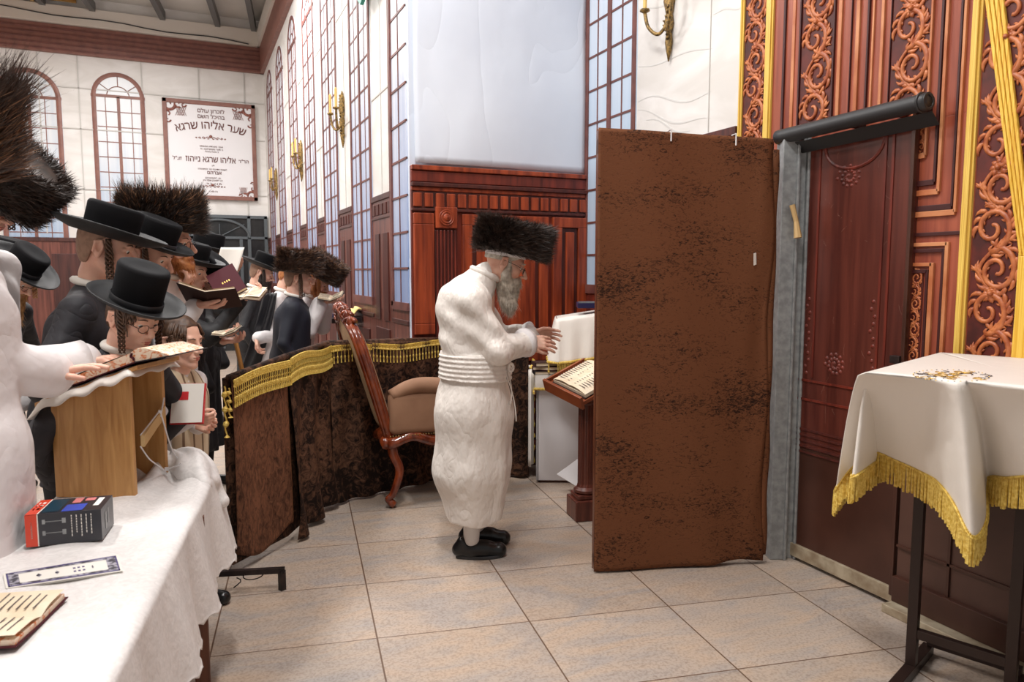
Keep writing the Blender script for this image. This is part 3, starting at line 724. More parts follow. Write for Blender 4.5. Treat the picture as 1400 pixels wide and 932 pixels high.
# gold verticals on the right, and the carved band
vbox(2.055, 2.012, .95, Z1, .022, 3); vbox(2.045, 2.022, .95, Z1, .032, 3)
vbox(2.005, 1.80, .95, Z1, .014, 4); vbox(1.812, 1.78, .95, Z1, .024, 3)
vbox(1.775, 1.0, .95, Z1, .016, 5)
struct(m.build('trim_23', [M['pw'], M['pw_light'], M['pw_dark'], M['gold_band'], M['carve_dark'], M['carve_red']], bevel=.0015))
m = MB()
ornament(m, 3.40, 3.23, 1.9, 3.5, XR - .012, 0, 1)
ornament(m, 2.97, 2.77, 2.28, 3.4, XR - .014, 0, 2)
ornament(m, 2.43, 2.238, 2.2, 3.2, XR - .014, 0, 3)
ornament(m, 2.283, 2.217, .97, 1.51, XR - .014, 0, 4)
ornament(m, 2.005, 1.815, .97, 3.0, XR - .014, 0, 5)
ornament(m, 2.236, 2.283, 2.07, 2.22, XR - .014, 0, 7)
ornament(m, 1.77, 1.45, 1.2, 3.1, XR - .016, 1, 6)
struct(m.build('trim_24', [M['carve'], M['carve_red']], smooth=True))
# gold draped band, diagonal over the carved woodwork
m = MB()
a0 = onX(1338, -60, XR - .03); a1 = onX(1366, -60, XR - .03); b0 = onX(1393, 350, XR - .03); b1 = onX(1412, 350, XR - .03)
for k in range(4):
    t0 = k / 4; t1 = (k + .8) / 4
    p = [a0.lerp(a1, t0), a0.lerp(a1, t1), b0.lerp(b1, t1), b0.lerp(b1, t0)]
    m.prism(p, (.016, 0, 0))
e0 = b0.copy(); e1 = b1.copy()
p = [b0, b1, Vector((b1.x, b1.y + .0, .97)), Vector((b0.x, b0.y + .01, .97))]; m.prism(p, (.016, 0, 0))
o = m.build('gold_sash', M['gold_cloth'], bevel=.003); tagall(o, 'yellow gold pleated sash slanting down the carved wood print at right edge', 'sash')

# galvanized post, door leaves, roller
p0 = onZ(1052, 765); p1 = onZ(1088, 765); hz = 2.24
t = thing('steel_post', (p0.x, p0.y, 0), 'galvanized grey steel post between velvet screen and wood print door', 'post')
d = (p1 - p0); d.z = 0; wd_ = d.length; u = d.normalized(); v = Vector((-u.y, u.x, 0))
m = MB()
def ubox(u0, u1, v0, v1, z0, z1, mi=0, P=p0, u=u, v=v):
    q = [P + u * a + v * b for a, b in ((u0, v0), (u1, v0), (u1, v1), (u0, v1))]
    m.hexa([Vector((k.x, k.y, z0)) for k in q] + [Vector((k.x, k.y, z1)) for k in q], mi)
ubox(0, wd_ * .52, 0, .1, 0, hz); ubox(wd_ * .5, wd_ * .60, -.012, .1, 0, hz); ubox(wd_ * .60, wd_ * .9, .02, .1, 0, hz); ubox(wd_ * .9, wd_, .0, .1, 0, hz)
m.build('channel', M['galv'], t, bevel=.004)
m = MB(); q = W(1083, 280, 3.72); q2 = W(1091, 325, 3.72); m.tube([q, q.lerp(q2, .5) + Vector((.008, 0, 0)), q2], [.014, .012, .02], 8)
o = m.build('wooden_peg', M['straw']); tagall(o, 'small pale wooden peg fixed upright on galvanized post', 'peg')

X = XR - .03
m = MB(); m.box((X + .012, (2.262 + 2.92) / 2, 1.42), (.025, .655, 1.6)); m.box((X + .012, (2.262 + 2.92) / 2, .34), (.025, .655, .56), 1)
root = struct(m.build('door_2', [M['door_wood'], M['door_brown']], bevel=.002))
m = MB()
for z in (.63, .66, .69, .72, .6): m.box((X - .002, 2.59, z), (.008, .65, .010))
for z in (.88, .98): m.box((X - .002, 2.59, z), (.008, .65, .012), 1)
for yy in (2.80, 2.42, 2.38): m.box((X - .002, yy, 1.6), (.006, .012, 1.2), 1)
m.tube([(X - .001, 2.60 + .17 * math.cos(a), 2.16 + .12 * math.sin(a)) for a in np.linspace(math.pi, 2 * math.pi, 16)], .008, 6, 1)
for yy in (2.84, 2.45):
    for k in range(12): m.lathe([(.011, 0), (.007, .004), (.001, .006)], (X, yy + .012 * math.sin(k * 2), 1.02 + k * .035), 8, 1, rot=Matrix.Rotation(R(-90), 3, 'Y'))
for k in range(26):
    a = k * .55; r = .06 * (1 - k / 30); m.lathe([(.010, 0), (.006, .004), (.001, .006)], (X, 2.62 + r * math.cos(a) * 1.2, 2.0 + r * math.sin(a)), 8, 1, rot=Matrix.Rotation(R(-90), 3, 'Y'))
    m.lathe([(.012, 0), (.006, .004), (.001, .006)], (X, 2.66 + r * math.cos(a), 1.08 + r * math.sin(a)), 8, 1, rot=Matrix.Rotation(R(-90), 3, 'Y'))
m.build('carved_print', [M['print_wood_dk'], M['print_wood']], root)
m = MB(); rs = random.Random(5)
for k in range(46):
    yy = rs.uniform(2.28, 2.88); z = rs.uniform(.7, 2.1); L = rs.uniform(.004, .05); an = rs.gauss(1.5, .6)
    if rs.random() < .15: L *= 3
    m.tube([(X, yy, z), (X, yy + L * .5 * math.cos(an) + .004, z + L * .5 * math.sin(an)), (X, yy + L * math.cos(an), z + L * math.sin(an))], .0007, 4)
m.build('scratches', M['scratch'], root)
m = MB(); m.box((X - .006, 2.58, .055), (.02, .64, .07)); m.build('kick_plate', M['kick'], root, bevel=.003)
m = MB(); m.box((X - .012, 2.27, 1.18), (.02, .018, 2.25)); m.build('edge_strip', M['door_brown'], root, bevel=.002)
m = MB(); m.box((X - .02, 2.30, 1.15), (.03, .05, .035)); m.build('latch', M['black_steel'], root, bevel=.002)
# second leaf toward the camera
m = MB(); m.box((X + .0, 1.2, .55), (.025, 2.1, .85))
root = struct(m.build('door_3', M['brown_flat'], bevel=.002))
m = MB(); m.box((X - .016, 1.2, .30), (.012, 2.1, .012)); m.box((X - .016, 2.0, .55), (.012, .012, .85)); m.box((X - .016, 1.72, .55), (.01, .01, .6)); m.build('seam', M['door_brown'], root)
m = MB(); m.box((X - .02, 1.2, .1), (.04, 2.1, .12)); m.build('kick_plate', M['door_brown'], root, bevel=.004)
m = MB(); m.box((X - .05, 1.2, .02), (.1, 2.1, .04)); m.build('door_sill', M['kick'], root, bevel=.004)
# roller
ra = onX(1064, 188, XR - .13); rb = onX(1270, 138, XR - .13)
t = thing('roller_blind', (ra.x, ra.y, ra.z), 'black rolled vinyl blind tube over wood print door', 'roller blind')
m = MB(); n = 24; m.tube([ra.lerp(rb, k / n) for k in range(n + 1)], .037, 20); m.build('rolled_vinyl', M['black_vinyl'], t, smooth=True)
m = MB(); dd = (rb - ra).normalized()
e = rb - dd * .03
m.tube([e + (Vector((0, 0, 1)) * math.cos(a) + dd.cross(Vector((0, 0, 1))) * math.sin(a)) * (.039) for a in np.linspace(0, 6.28, 20)], .006, 6)
m.tube([rb + (Vector((0, 0, 1)) * math.cos(a) + dd.cross(Vector((0, 0, 1))) * math.sin(a)) * (.034 - .004 * a / 6.28) for a in np.linspace(0, 12.5, 40)], .004, 6)
m.build('end_roll', M['black_vinyl'], t, smooth=True)
for k in range(3):
    m = MB(); p = ra.lerp(rb, .1 + .4 * k); m.box((XR - .06, p.y, p.z + .0), (.12, .03, .05)); m.build('bracket', M['black_steel'], t)
# flap under the roller
m = MB(); fa = ra + Vector((.02, 0, -.04)); fb = rb + Vector((.02, 0, -.04))
m.prism([fa, fb, fb + Vector((.05, 0, -.05)), fa + Vector((.05, 0, -.05))], (.006, 0, 0)); m.build('vinyl_flap', M['black_vinyl'], t)
# ================================================================= LARGE FURNITURE AND DRAPERY
def catmull(pts, n):
    P = [Vector(p) for p in pts]; P = [P[0] * 2 - P[1]] + P + [P[-1] * 2 - P[-2]]; out = []
    for i in range(1, len(P) - 2):
        for k in range(n):
            t = k / n; a, b, c, d = P[i - 1], P[i], P[i + 1], P[i + 2]
            out.append(.5 * ((2 * b) + (-a + c) * t + (2 * a - 5 * b + 4 * c - d) * t * t + (-a + 3 * b - 3 * c + d) * t ** 3))
    out.append(P[-2]); return out
# tall velvet screen
s0 = onZ(812, 784); s1 = onZ(1040, 771)
def zat(p, x, y):  # height of pixel row y above the floor point p
    d = ray(x, y); dd = math.hypot(p.x, p.y) / math.hypot(d.x, d.y); return CH + d.z * dd
zt0 = zat(s0, 821, 174); zt1 = zat(s1, 1062, 190)
t = thing('velvet_screen', ((s0.x + s1.x) / 2, (s0.y + s1.y) / 2, 0), 'tall brown crushed velvet screen standing beside the steel post', 'screen')
u = (s1 - s0).normalized(); v = Vector((-u.y, u.x, 0)); Ls = (s1 - s0).length
m = MB()
def scr(side):
    def f(a, b):
        zt = zt0 + (zt1 - zt0) * a; zb = .012 + (.02 * math.sin(a * 9) if a > .7 else 0)
        z = zb + (zt - zb) * b
        p = s0 + u * (a * Ls); w = .0
        if side:
            w = .006 * math.sin(a * 11 + b * 5) + .012 * math.exp(-((a - .95) / .06) ** 2) * math.sin(b * 9)
            w += .022 * max(0, a - .55) * math.sin((a * 1.5 + b * 1.3) * 14) * max(0, .5 - b) * 2
        e = .0
        if a > .98: p = p + u * .012 * math.sin(b * 17 + 1)
        q = p + v * (.045 * (1 - side)) - v * w * side
        return (q.x, q.y, z)
    return f
m.grid(scr(1), 60, 110); m.build('velvet_cover', M['velvet'], t, smooth=True, solid=.003)
m = MB(); m.grid(scr(0), 12, 30); m.build('velvet_back_cover', M['velvet'], t, smooth=True, solid=.003)
m = MB()
def bar(a0, a1, z0, z1):
    q0 = s0 + u * (a0 * Ls) + v * .008; q1 = s0 + u * (a1 * Ls) + v * .008; w = v * .034
    m.hexa([Vector((k.x, k.y, z)) for z in (z0, z1) for k in (q0, q1, q1 + w, q0 + w)])
bar(.0, .03, .02, zt0 - .01); bar(.97, 1.0, .03, zt1 - .01); bar(.0, 1.0, zt1 - .09, zt1 - .02); bar(0, 1, .05, .1)
m.build('inner_frame', M['wood_dark'], t)
m = MB()
for a in (.4, .77):
    q = s0 + u * (a * Ls) - v * .008; z = zt0 + (zt1 - zt0) * a
    m = MB(); m.tube([(q.x, q.y, z - .045), (q.x, q.y, z + .012), (q.x + v.x * .05, q.y + v.y * .05, z + .012)], .004, 6)
    m.build('plastic_tie', M['zip'], t)
q = s0 + u * (.895 * Ls) - v * .02; z = zat(s0 + u * (.895 * Ls), 1031, 352)
m = MB(); m.prism([(q.x - .008, q.y, z + .02), (q.x + .006, q.y, z + .025), (q.x + .010, q.y, z - .035), (q.x - .006, q.y, z - .04)], v * .004); m.build('paper_tag', M['paper'], t)
# rough right edge of the screen: folded velvet and foam lining
m = MB()
path = [(s1 + u * (.012 + .004 * math.sin(k * 1.1)) + v * (.02 + .006 * math.sin(k * 1.3))).to_tuple()[:2] + (.05 + (zt1 - .1) * k / 26,) for k in range(27)]
m.tube(path, [.022 + .004 * math.sin(k * 1.3) for k in range(27)], 8); m.build('folded_edge', M['velvet'], t, smooth=True)

# low velvet barrier with gold fringe
FP = [onZ(322, 783), onZ(397, 742), onZ(452, 690), onZ(600, 657), onZ(722, 652)]
ZT = [zat(FP[0], 313, 516), zat(FP[1], 392, 487), zat(FP[2], 441, 469), zat(FP[3], 600, 464), .93]
t = thing('velvet_barrier', (FP[0].x, FP[0].y, 0), 'low dark brown velvet partition with gold fringe winding behind the armchair', 'barrier')
for i in range(4):
    a, b = FP[i], FP[i + 1]; L = (b - a).length; uu = (b - a).normalized(); nn = Vector((uu.y, -uu.x, 0))
    def f(s, tt, a=a, b=b, i=i, L=L, nn=nn, uu=uu):
        zt = ZT[i] + (ZT[i + 1] - ZT[i]) * s; zb = .02
        if i == 0: zb = .10 - .07 * math.sin(min(1, s * 1.1) * math.pi) + .03 * s
        if i == 1: zb = .02 + .03 * s
        z = zb + (zt - zb) * tt
        p = a.lerp(b, s); k = (1 - tt) ** 1.4
        w = .0
        if i == 0: w = .008 * math.sin(s * 8 + tt * 3)
        if i == 1: w = (.03 * math.sin(s * 16 + 1.5 * math.sin(tt * 4)) + .02) * (.3 + k)
        if i == 2: w = .016 * math.sin(s * 26 + 2 * math.sin(tt * 5)) * (.35 + k) + .02
        if i == 3: w = .02 * math.sin(s * 22 + tt * 3) * (.3 + k)
        return p + nn * (w + .018) + Vector((0, 0, z))
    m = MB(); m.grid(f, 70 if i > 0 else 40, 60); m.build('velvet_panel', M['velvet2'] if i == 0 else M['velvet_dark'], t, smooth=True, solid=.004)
    m = MB()
    q = [a - nn * .012, b - nn * .012, b - nn * .04, a - nn * .04]
    m.hexa([Vector((k.x, k.y, .04)) for k in q] + [Vector((q[0].x, q[0].y, ZT[i] - .005)), Vector((q[1].x, q[1].y, ZT[i + 1] - .005)), Vector((q[2].x, q[2].y, ZT[i + 1] - .005)), Vector((q[3].x, q[3].y, ZT[i] - .005))])
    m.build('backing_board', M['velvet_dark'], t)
    # rounded velvet top
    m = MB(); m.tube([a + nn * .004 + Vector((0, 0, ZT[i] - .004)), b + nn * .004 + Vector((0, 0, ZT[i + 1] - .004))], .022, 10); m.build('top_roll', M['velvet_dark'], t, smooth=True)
    if i < 3:
        m = MB(); n = int(L / .012)
        for k in range(n + 1):
            s = k / n; zt = ZT[i] + (ZT[i + 1] - ZT[i]) * s - .012; p = a.lerp(b, s) + nn * (.034 if i < 2 else .044) + Vector((0, 0, zt))
            dr = .012 * math.sin(s * L * 9) - (.01 if i == 2 and s < .35 else 0)
            # braid: small crossing stitches
            if k < n:
                p2 = a.lerp(b, (k + 1) / n) + nn * .036 + Vector((0, 0, zt))
                m.tube([p + Vector((0, 0, dr)), p2 + Vector((0, 0, dr - .034))], .0048, 5); m.tube([p + Vector((0, 0, dr - .034)), p2 + Vector((0, 0, dr))], .0048, 5)
                for dz in (0, -.012, -.024, -.034): m.tube([p + Vector((0, 0, dr + dz)), p2 + Vector((0, 0, dr + dz))], .0046, 5)
        m.build('gold_braid', M['gold'], t)
        m = MB(); n = int(L / (.026 if i == 2 else .014))
        for k in range(n + 1):
            s = k / n; zt = ZT[i] + (ZT[i + 1] - ZT[i]) * s - .05 + .012 * math.sin(s * L * 9); p = a.lerp(b, s) + nn * (.038 if i < 2 else .046)
            q = p + Vector((0, 0, zt)); ln = .085 if i == 2 else .10
            m.tube([q, q - Vector((0, 0, ln * .45)), q - Vector((0, 0, ln * .5)), q - Vector((0, 0, ln * .6)), q - Vector((0, 0, ln * .72)), q - Vector((0, 0, ln))],
                   [.0020, .0020, .0058, .0058, .003, .0056], 6)
            if i < 2 and k < n:
                p2 = a.lerp(b, (k + 1) / n) + nn * .038 + Vector((0, 0, zt))
                for dz in (-.02, -.04, -.062): m.tube([q + Vector((0, 0, dz)), p2 + Vector((0, 0, dz - .012))], .0024, 4)
        m.build('fringe', M['gold'], t)
# hanging tassels at the near end of the barrier
m = MB(); a = FP[0]
for k, (dx, z0, z1) in enumerate(((-.02, ZT[0] - .04, ZT[0] - .30), (.0, ZT[0] - .05, ZT[0] - .20))):
    p = a + Vector((dx, -.02, 0)); zz = np.linspace(z0, z1, 22)
    m.tube([(p.x + .004 * math.sin(j), p.y, z) for j, z in enumerate(zz)], [.004 + (.010 if j % 6 in (3, 4) else 0) for j in range(22)], 6)
m.build('tassel', M['gold'], t)
m = MB(); a = FP[4]
p = a + Vector((.02, -.03, 0)); zz = np.linspace(.90, .12, 60)
m.tube([(p.x + .012 * math.sin(j * .9), p.y, z) for j, z in enumerate(zz)], [.008 + .004 * (j % 3) for j in range(60)], 6)
m.build('tassel', M['gold'], t)
# metal foot of the barrier
f0 = onZ(282, 812); f1 = onZ(386, 806); dv = (f1 - f0).normalized(); hv = .10
m = MB()
m.tube([f0 + Vector((0, 0, .0)), f0 + Vector((0, 0, hv))], .019, 4, up=dv); m.tube([f1, f1 + Vector((0, 0, hv))], .019, 4, up=dv)
m.tube([f0 + Vector((0, 0, hv)) - dv * .014, f1 + Vector((0, 0, hv)) + dv * .014], .018, 4, up=(.0, .7, .7))
m.build('metal_foot', M['black_steel'], t)
m = MB(); c = f0.lerp(f1, .62) + Vector((0, 0, .085))
m.tube([c + Vector((.035 * math.cos(a_) * 1.3, -.01, .02 * math.sin(a_))) for a_ in np.linspace(2.6, 6.4, 12)], .003, 6)
m.tube([f0.lerp(f1, .4) + Vector((.02 * math.sin(k), -.015, .08 - .012 * k)) for k in range(5)], .003, 6); m.build('wire', M['black_steel'], t)

# ---------------------------------------------------------------- table with white cloth (left foreground)
TZ = .76
TR = [Vector((.051, 3.066)), Vector((-.058, 2.449)), Vector((-.197, 1.557)), Vector((-.32, .80))]
TLx = lambda yy: -.437 + (yy - 2.95) * .155
tb = thing('table', (-.25, 2.0, 0), 'long dark wooden table under a white damask cloth at left foreground', 'table')
m = MB(); poly = [(.03, 3.05), (-.43, 2.99), (-.75, .82), (-.34, .82)]
m.prism([(x, y, TZ - .035) for x, y in poly], (0, 0, .03)); m.build('tabletop', M['wood_dark'], tb, bevel=.004)
for (x, y) in ((.0, 2.66), (-.42, 2.9), (-.31, .95), (-.68, .95)):
    m = MB(); m.box((x, y, .36), (.05, .05, .72)); m.build('leg', M['wood_dark'], tb, bevel=.005)
m = MB(); 
pa, pb = Vector((-.06, 2.62, .68)), Vector((-.34, 1.0, .68))
dd = (pb - pa).normalized(); sd = Vector((dd.y, -dd.x, 0)) * .012
for (P0, P1) in ((pa, pb), (Vector((-.42, 2.85, .66)), Vector((-.68, 1.0, .66)))):
    m.hexa([P0 - sd - Vector((0, 0, .05)), P1 - sd - Vector((0, 0, .05)), P1 + sd - Vector((0, 0, .05)), P0 + sd - Vector((0, 0, .05)),
            P0 - sd + Vector((0, 0, .05)), P1 - sd + Vector((0, 0, .05)), P1 + sd + Vector((0, 0, .05)), P0 + sd + Vector((0, 0, .05))])
m.build('apron', M['wood_dark'], tb)
KN = onZ(228, 652, TZ)
def redge(yy):
    for a, b in zip(TR, TR[1:]):
        if yy <= a.y and yy >= b.y: t_ = (a.y - yy) / (a.y - b.y); return a.x + (b.x - a.x) * t_
    return TR[0].x if yy > TR[0].y else TR[-1].x
def cloth(s, r):
    # s along the table (0 far .. 1 near), r across: 0 far left hang .. 1 right hem
    yy = 3.03 - s * 2.2; xr = redge(yy); xl = TLx(yy)
    th = .29 + .02 * math.sin(yy * 3)
    if r < .06:
        k = 1 - r / .06; return Vector((xl - .02 - .01 * k, yy, TZ - .16 * k))
    if r < .6:
        k = (r - .06) / .54; x = xl + (xr - xl) * k; z = TZ + .006
        z += .0025 * math.sin(x * 31 + yy * 13) + .002 * math.sin(yy * 27 - x * 19)
    else:
        k = (r - .6) / .4
        cur = min(1, k / .12); x = xr + .040 * math.sin(cur * math.pi / 2); z = TZ + .006 - .022 * (1 - math.cos(cur * math.pi / 2))
        if k > .12:
            q = (k - .12) / .88; z = z - th * q
            x += .045 * q + (.022 * math.sin(yy * 13 + 1.0 * math.sin(yy * 5)) + .010 * math.sin(yy * 31)) * q
            if q > .93: z += .016 * abs(math.sin(yy * 52)) * (q - .93) / .07
    d = math.hypot(x - KN.x, yy - KN.y); an = math.atan2(yy - KN.y, x - KN.x)
    if d < .55 and z > TZ - .03:
        z += .055 * math.exp(-(d / .10) ** 2) + .030 * math.exp(-(d / .22) ** 2) * (1 + .8 * math.sin(an * 7 + 1 + 6 * d)) + .016 * max(0, 1 - d / .5) * max(0, math.sin(an * 6 + .5)) 
    return Vector((x, yy, z))
m = MB(); m.grid(cloth, 220, 110)
# far end hanging
def cfar(s, r):
    x = -.43 + s * .50; k = r; fl = .018 * math.sin(x * 34) * k
    if s > .9: fl += 0
    zz = TZ + .008 - (.30) * k; 
    if k > .93: zz += .014 * abs(math.sin(x * 52)) * (k - .93) / .07
    yy = 3.03 + .04 * math.sin(min(1, k * 5) * math.pi / 2) + fl + .02 * k + (x + .43) * .03
    return Vector((x + (.03 * k if s > .85 else 0), yy, zz))
m.grid(cfar, 60, 30)
o = m.build('tablecloth', M['table_cloth'], smooth=True, solid=.0025); tagall(o, 'white damask tablecloth with scalloped hem over the left foreground table', 'tablecloth')
# gathered bunch of cloth around the tie
gp = []
for k_, (x1, y1, rr, z1) in enumerate([(.02, 3.02, .034, .01), (.055, 2.95, .038, -.01), (.03, 2.86, .034, .0), (-.03, 3.02, .03, .01), (.09, 2.97, .034, -.10)]):
    a_ = Vector((KN.x + .01, KN.y, TZ + .040)); b_ = Vector((x1, y1, TZ + .004 + z1)); c_ = a_.lerp(b_, .5) + Vector((.012, 0, .022))
    gp += [('c', tuple(a_), tuple(c_), .014, rr * 1.15, .05), ('c', tuple(c_), tuple(b_), rr * 1.15, rr * .8, .06)]
gp.append(('c', (KN.x, KN.y, TZ + .04), (KN.x + .002, KN.y, TZ + .085), .012, .022, .008))
def gpost(G, d_):
    an = np.arctan2(G[..., 1] - KN.y, G[..., 0] - KN.x); r_ = np.hypot(G[..., 0] - KN.x, G[..., 1] - KN.y)
    return d_ + .0045 * np.sin(an * 11 + 4 * r_ * 10) * np.clip(r_ / .06, 0, 1) + .004 * sn(G, 40, 3)
V, F = blob(gp, .0055, gpost); o = mesh_np('gathered_cloth', V, F, M['table_cloth']); tagall(o, 'white cloth gathered and tied in a bunch beside the wooden book stand', 'cloth')

# wooden book stand on the table
SU = Vector((.883, -.469, 0)); SV = Vector((.469, .883, 0)); N2 = Vector((-.19, 2.77, TZ + .008))
N1 = N2 - SU * .285; N3 = N2 + SV * .20; th = .018
def zt_(p, base=1.203): return base - ((N2 - p).dot(SU)) * .36
t = thing('book_stand', (N2.x - .1, N2.y + .05, TZ + .01), 'oak laminate slanted book stand on the white table', 'book stand')
def slab(P, Q, w, name, mt, zb0, z0, z1, par=t):
    m = MB(); m.hexa([Vector((P.x, P.y, zb0)), Vector((Q.x, Q.y, zb0)), Vector((Q.x + w.x, Q.y + w.y, zb0)), Vector((P.x + w.x, P.y + w.y, zb0)),
                      Vector((P.x, P.y, z0)), Vector((Q.x, Q.y, z1)), Vector((Q.x + w.x, Q.y + w.y, z1)), Vector((P.x + w.x, P.y + w.y, z0))])
    return m.build(name, mt, par, bevel=.0015)
zb0 = TZ + .009
slab(N1, N2, SV * th, 'side_panel', M['oak'], zb0, zt_(N1), zt_(N2))
slab(N1 + SV * .19, N3, SV * th, 'side_panel', M['oak_in'], zb0, zt_(N1), zt_(N2))
slab(N1 + SV * th, N1 + SV * .19, SU * th, 'front_panel', M['oak_in'], zb0, zt_(N1), zt_(N1))
Pt = [N1 - SU * .035 - SV * .03, N2 + SU * .05 - SV * .03, N2 + SU * .05 + SV * .24, N1 - SU * .035 + SV * .24]
m = MB(); m.hexa([Vector((p.x, p.y, zt_(p) + .001)) for p in Pt] + [Vector((p.x, p.y, zt_(p) + .016)) for p in Pt]); m.build('reading_board', M['oak'], t, bevel=.002)
m = MB(); P = N2 + SV * .05; m.hexa([P + Vector((0, 0, .17)), P + SV * .14 + Vector((0, 0, .25)), P + SV * .14 + Vector((.012, 0, .25)), P + Vector((.012, 0, .17)),
                                   P + Vector((0, 0, .21)), P + SV * .14 + Vector((0, 0, .29)), P + SV * .14 + Vector((.012, 0, .29)), P + Vector((.012, 0, .21))])
m.build('cross_batten', M['straw'], t)
# cloth over the reading board
m = MB()
def bc(a, b):
    p = N1 - SU * .05 + SU * (.285 + .09) * a - SV * .05 + SV * .31 * b; z = zt_(p) + .0205 + .002 * math.sin(a * 20 + b * 9)
    e = 0
    for q in (a, 1 - a, b, 1 - b): e = max(e, max(0, .10 - q) / .10)
    z -= .038 * e ** 1.5 + .006 * e * math.sin(a * 25 + b * 14)
    if a < .1: z -= .015 * (1 - a / .1)
    return Vector((p.x, p.y, z))
m.grid(bc, 50, 40); o = m.build('stand_cloth', M['white_cloth'], smooth=True, solid=.002); tagall(o, 'thin white cloth spread on top of the oak book stand', 'cloth')
# plastic zip ties
m = MB(); q0 = N2 + SV * .16 + SU * .012 + Vector((0, 0, .275)); 
for pts in ([q0, W(238, 620, 2.72), W(263, 643, 2.78)], [q0 + Vector((0, 0, -.02)), q0 + SV * .03 + Vector((0, 0, .045))], [W(192, 610, 2.55), W(205, 628, 2.6), W(222, 640, 2.68), W(228, 648, 2.70)], [W(228, 641, 2.7), W(238, 638, 2.69), W(248, 633, 2.68)], [W(192, 595, 2.55), q0 + Vector((-.004, 0, 0))]):
    m.tube(catmull(pts, 6) if len(pts) > 2 else pts, .0026, 6)
m.box(q0, (.012, .012, .010)); m.box(W(228, 641, 2.7), (.014, .012, .012))
o = m.build('zip_tie', M['zip']); tagall(o, 'white plastic zip ties fastening the oak book stand to the cloth', 'zip tie')

# ---------------------------------------------------------------- cloth covered stand (right foreground)
SZ = 1.21; L_ = onZ(1177, 511, SZ); L_.z = 0; U2 = Vector((.934, .358, 0)); V2 = Vector((.358, -.934, 0))
lg1 = onZ(1245, 921); lg1.z = 0
best = None
for k in range(200):
    p = lg1 + V2 * (k * .01); q = p - O; c = Vector((q.dot(RTV), q.dot(UPV), q.dot(FW)))
    px = 700 + 1000 * c.x / c.z
    if best is None or abs(px - 1378) < best[0]: best = (abs(px - 1378), p.copy())
lg2 = best[1]
t = thing('reading_stand', ((lg1.x + lg2.x) / 2, (lg1.y + lg2.y) / 2, 0), 'brown steel frame stand under the white gold fringed cloth at right edge', 'stand')
def rbar(m, a, b, r=.024): m.tube([a, b], r, 4, up=U2 + Vector((.0, .0, .0)) if abs((Vector(b) - Vector(a)).normalized().z) > .5 else Vector((0, 0, 1)) + U2 * .0)
def sq(m, a, b, w=.034, d=.034):
    a = Vector(a); b = Vector(b); tdir = (b - a).normalized()
    ref = U2 if abs(tdir.z) > .5 else Vector((0, 0, 1))
    x = (ref - tdir * ref.dot(tdir)).normalized(); y = tdir.cross(x)
    c = [(-1, -1), (1, -1), (1, 1), (-1, 1)]
    m.hexa([a + x * (i * w / 2) + y * (j * d / 2) for i, j in c] + [b + x * (i * w / 2) + y * (j * d / 2) for i, j in c])
for l in (lg1, lg2):
    m = MB(); sq(m, l + Vector((0, 0, .03)), l + Vector((0, 0, .86)), .036, .036); m.build('leg', M['stand_steel'], t, bevel=.002)
    m = MB(); sq(m, l + Vector((0, 0, .8)), l + Vector((0, 0, SZ - .03)), .026, .026); m.build('telescopic_post', M['stand_steel'], t, bevel=.002)
    m = MB(); sq(m, l - U2 * .27 + Vector((0, 0, .022)), l + U2 * .22 + Vector((0, 0, .022)), .04, .04); m.build('foot', M['stand_steel'], t, bevel=.002)
    m = MB(); m.tube([l + Vector((0, 0, .84)) - U2 * .02, l + Vector((0, 0, .84)) - U2 * .045], .010, 8); m.lathe([(.004, 0), (.022, .004), (.024, .014), (.012, .02)], l + Vector((0, 0, .84)) - U2 * .042, 10, rot=U2.to_track_quat('-Z', 'Y').to_matrix()); m.build('clamp_knob', M['black_steel'], t)
m = MB(); sq(m, lg1 + Vector((0, 0, .17)), lg2 + Vector((0, 0, .17)), .036, .028); m.build('cross_bar', M['stand_steel'], t, bevel=.002)
m = MB(); sq(m, lg1 + U2 * .2 + Vector((0, 0, .06)), lg2 + U2 * .2 + Vector((0, 0, .06)), .03, .03); m.build('cross_bar', M['stand_steel'], t, bevel=.002)
TW, TL = .87, .60
m = MB(); pts = [L_ + U2 * .16 + V2 * .10, L_ + U2 * (TW - .10) + V2 * .10, L_ + U2 * (TW - .10) + V2 * (TL - .10), L_ + U2 * .16 + V2 * (TL - .10)]
m.hexa([Vector((p.x, p.y, SZ - .045)) for p in reversed(pts)] + [Vector((p.x, p.y, SZ - .016)) for p in reversed(pts)]); m.build('top_board', M['wood_dark'], t)
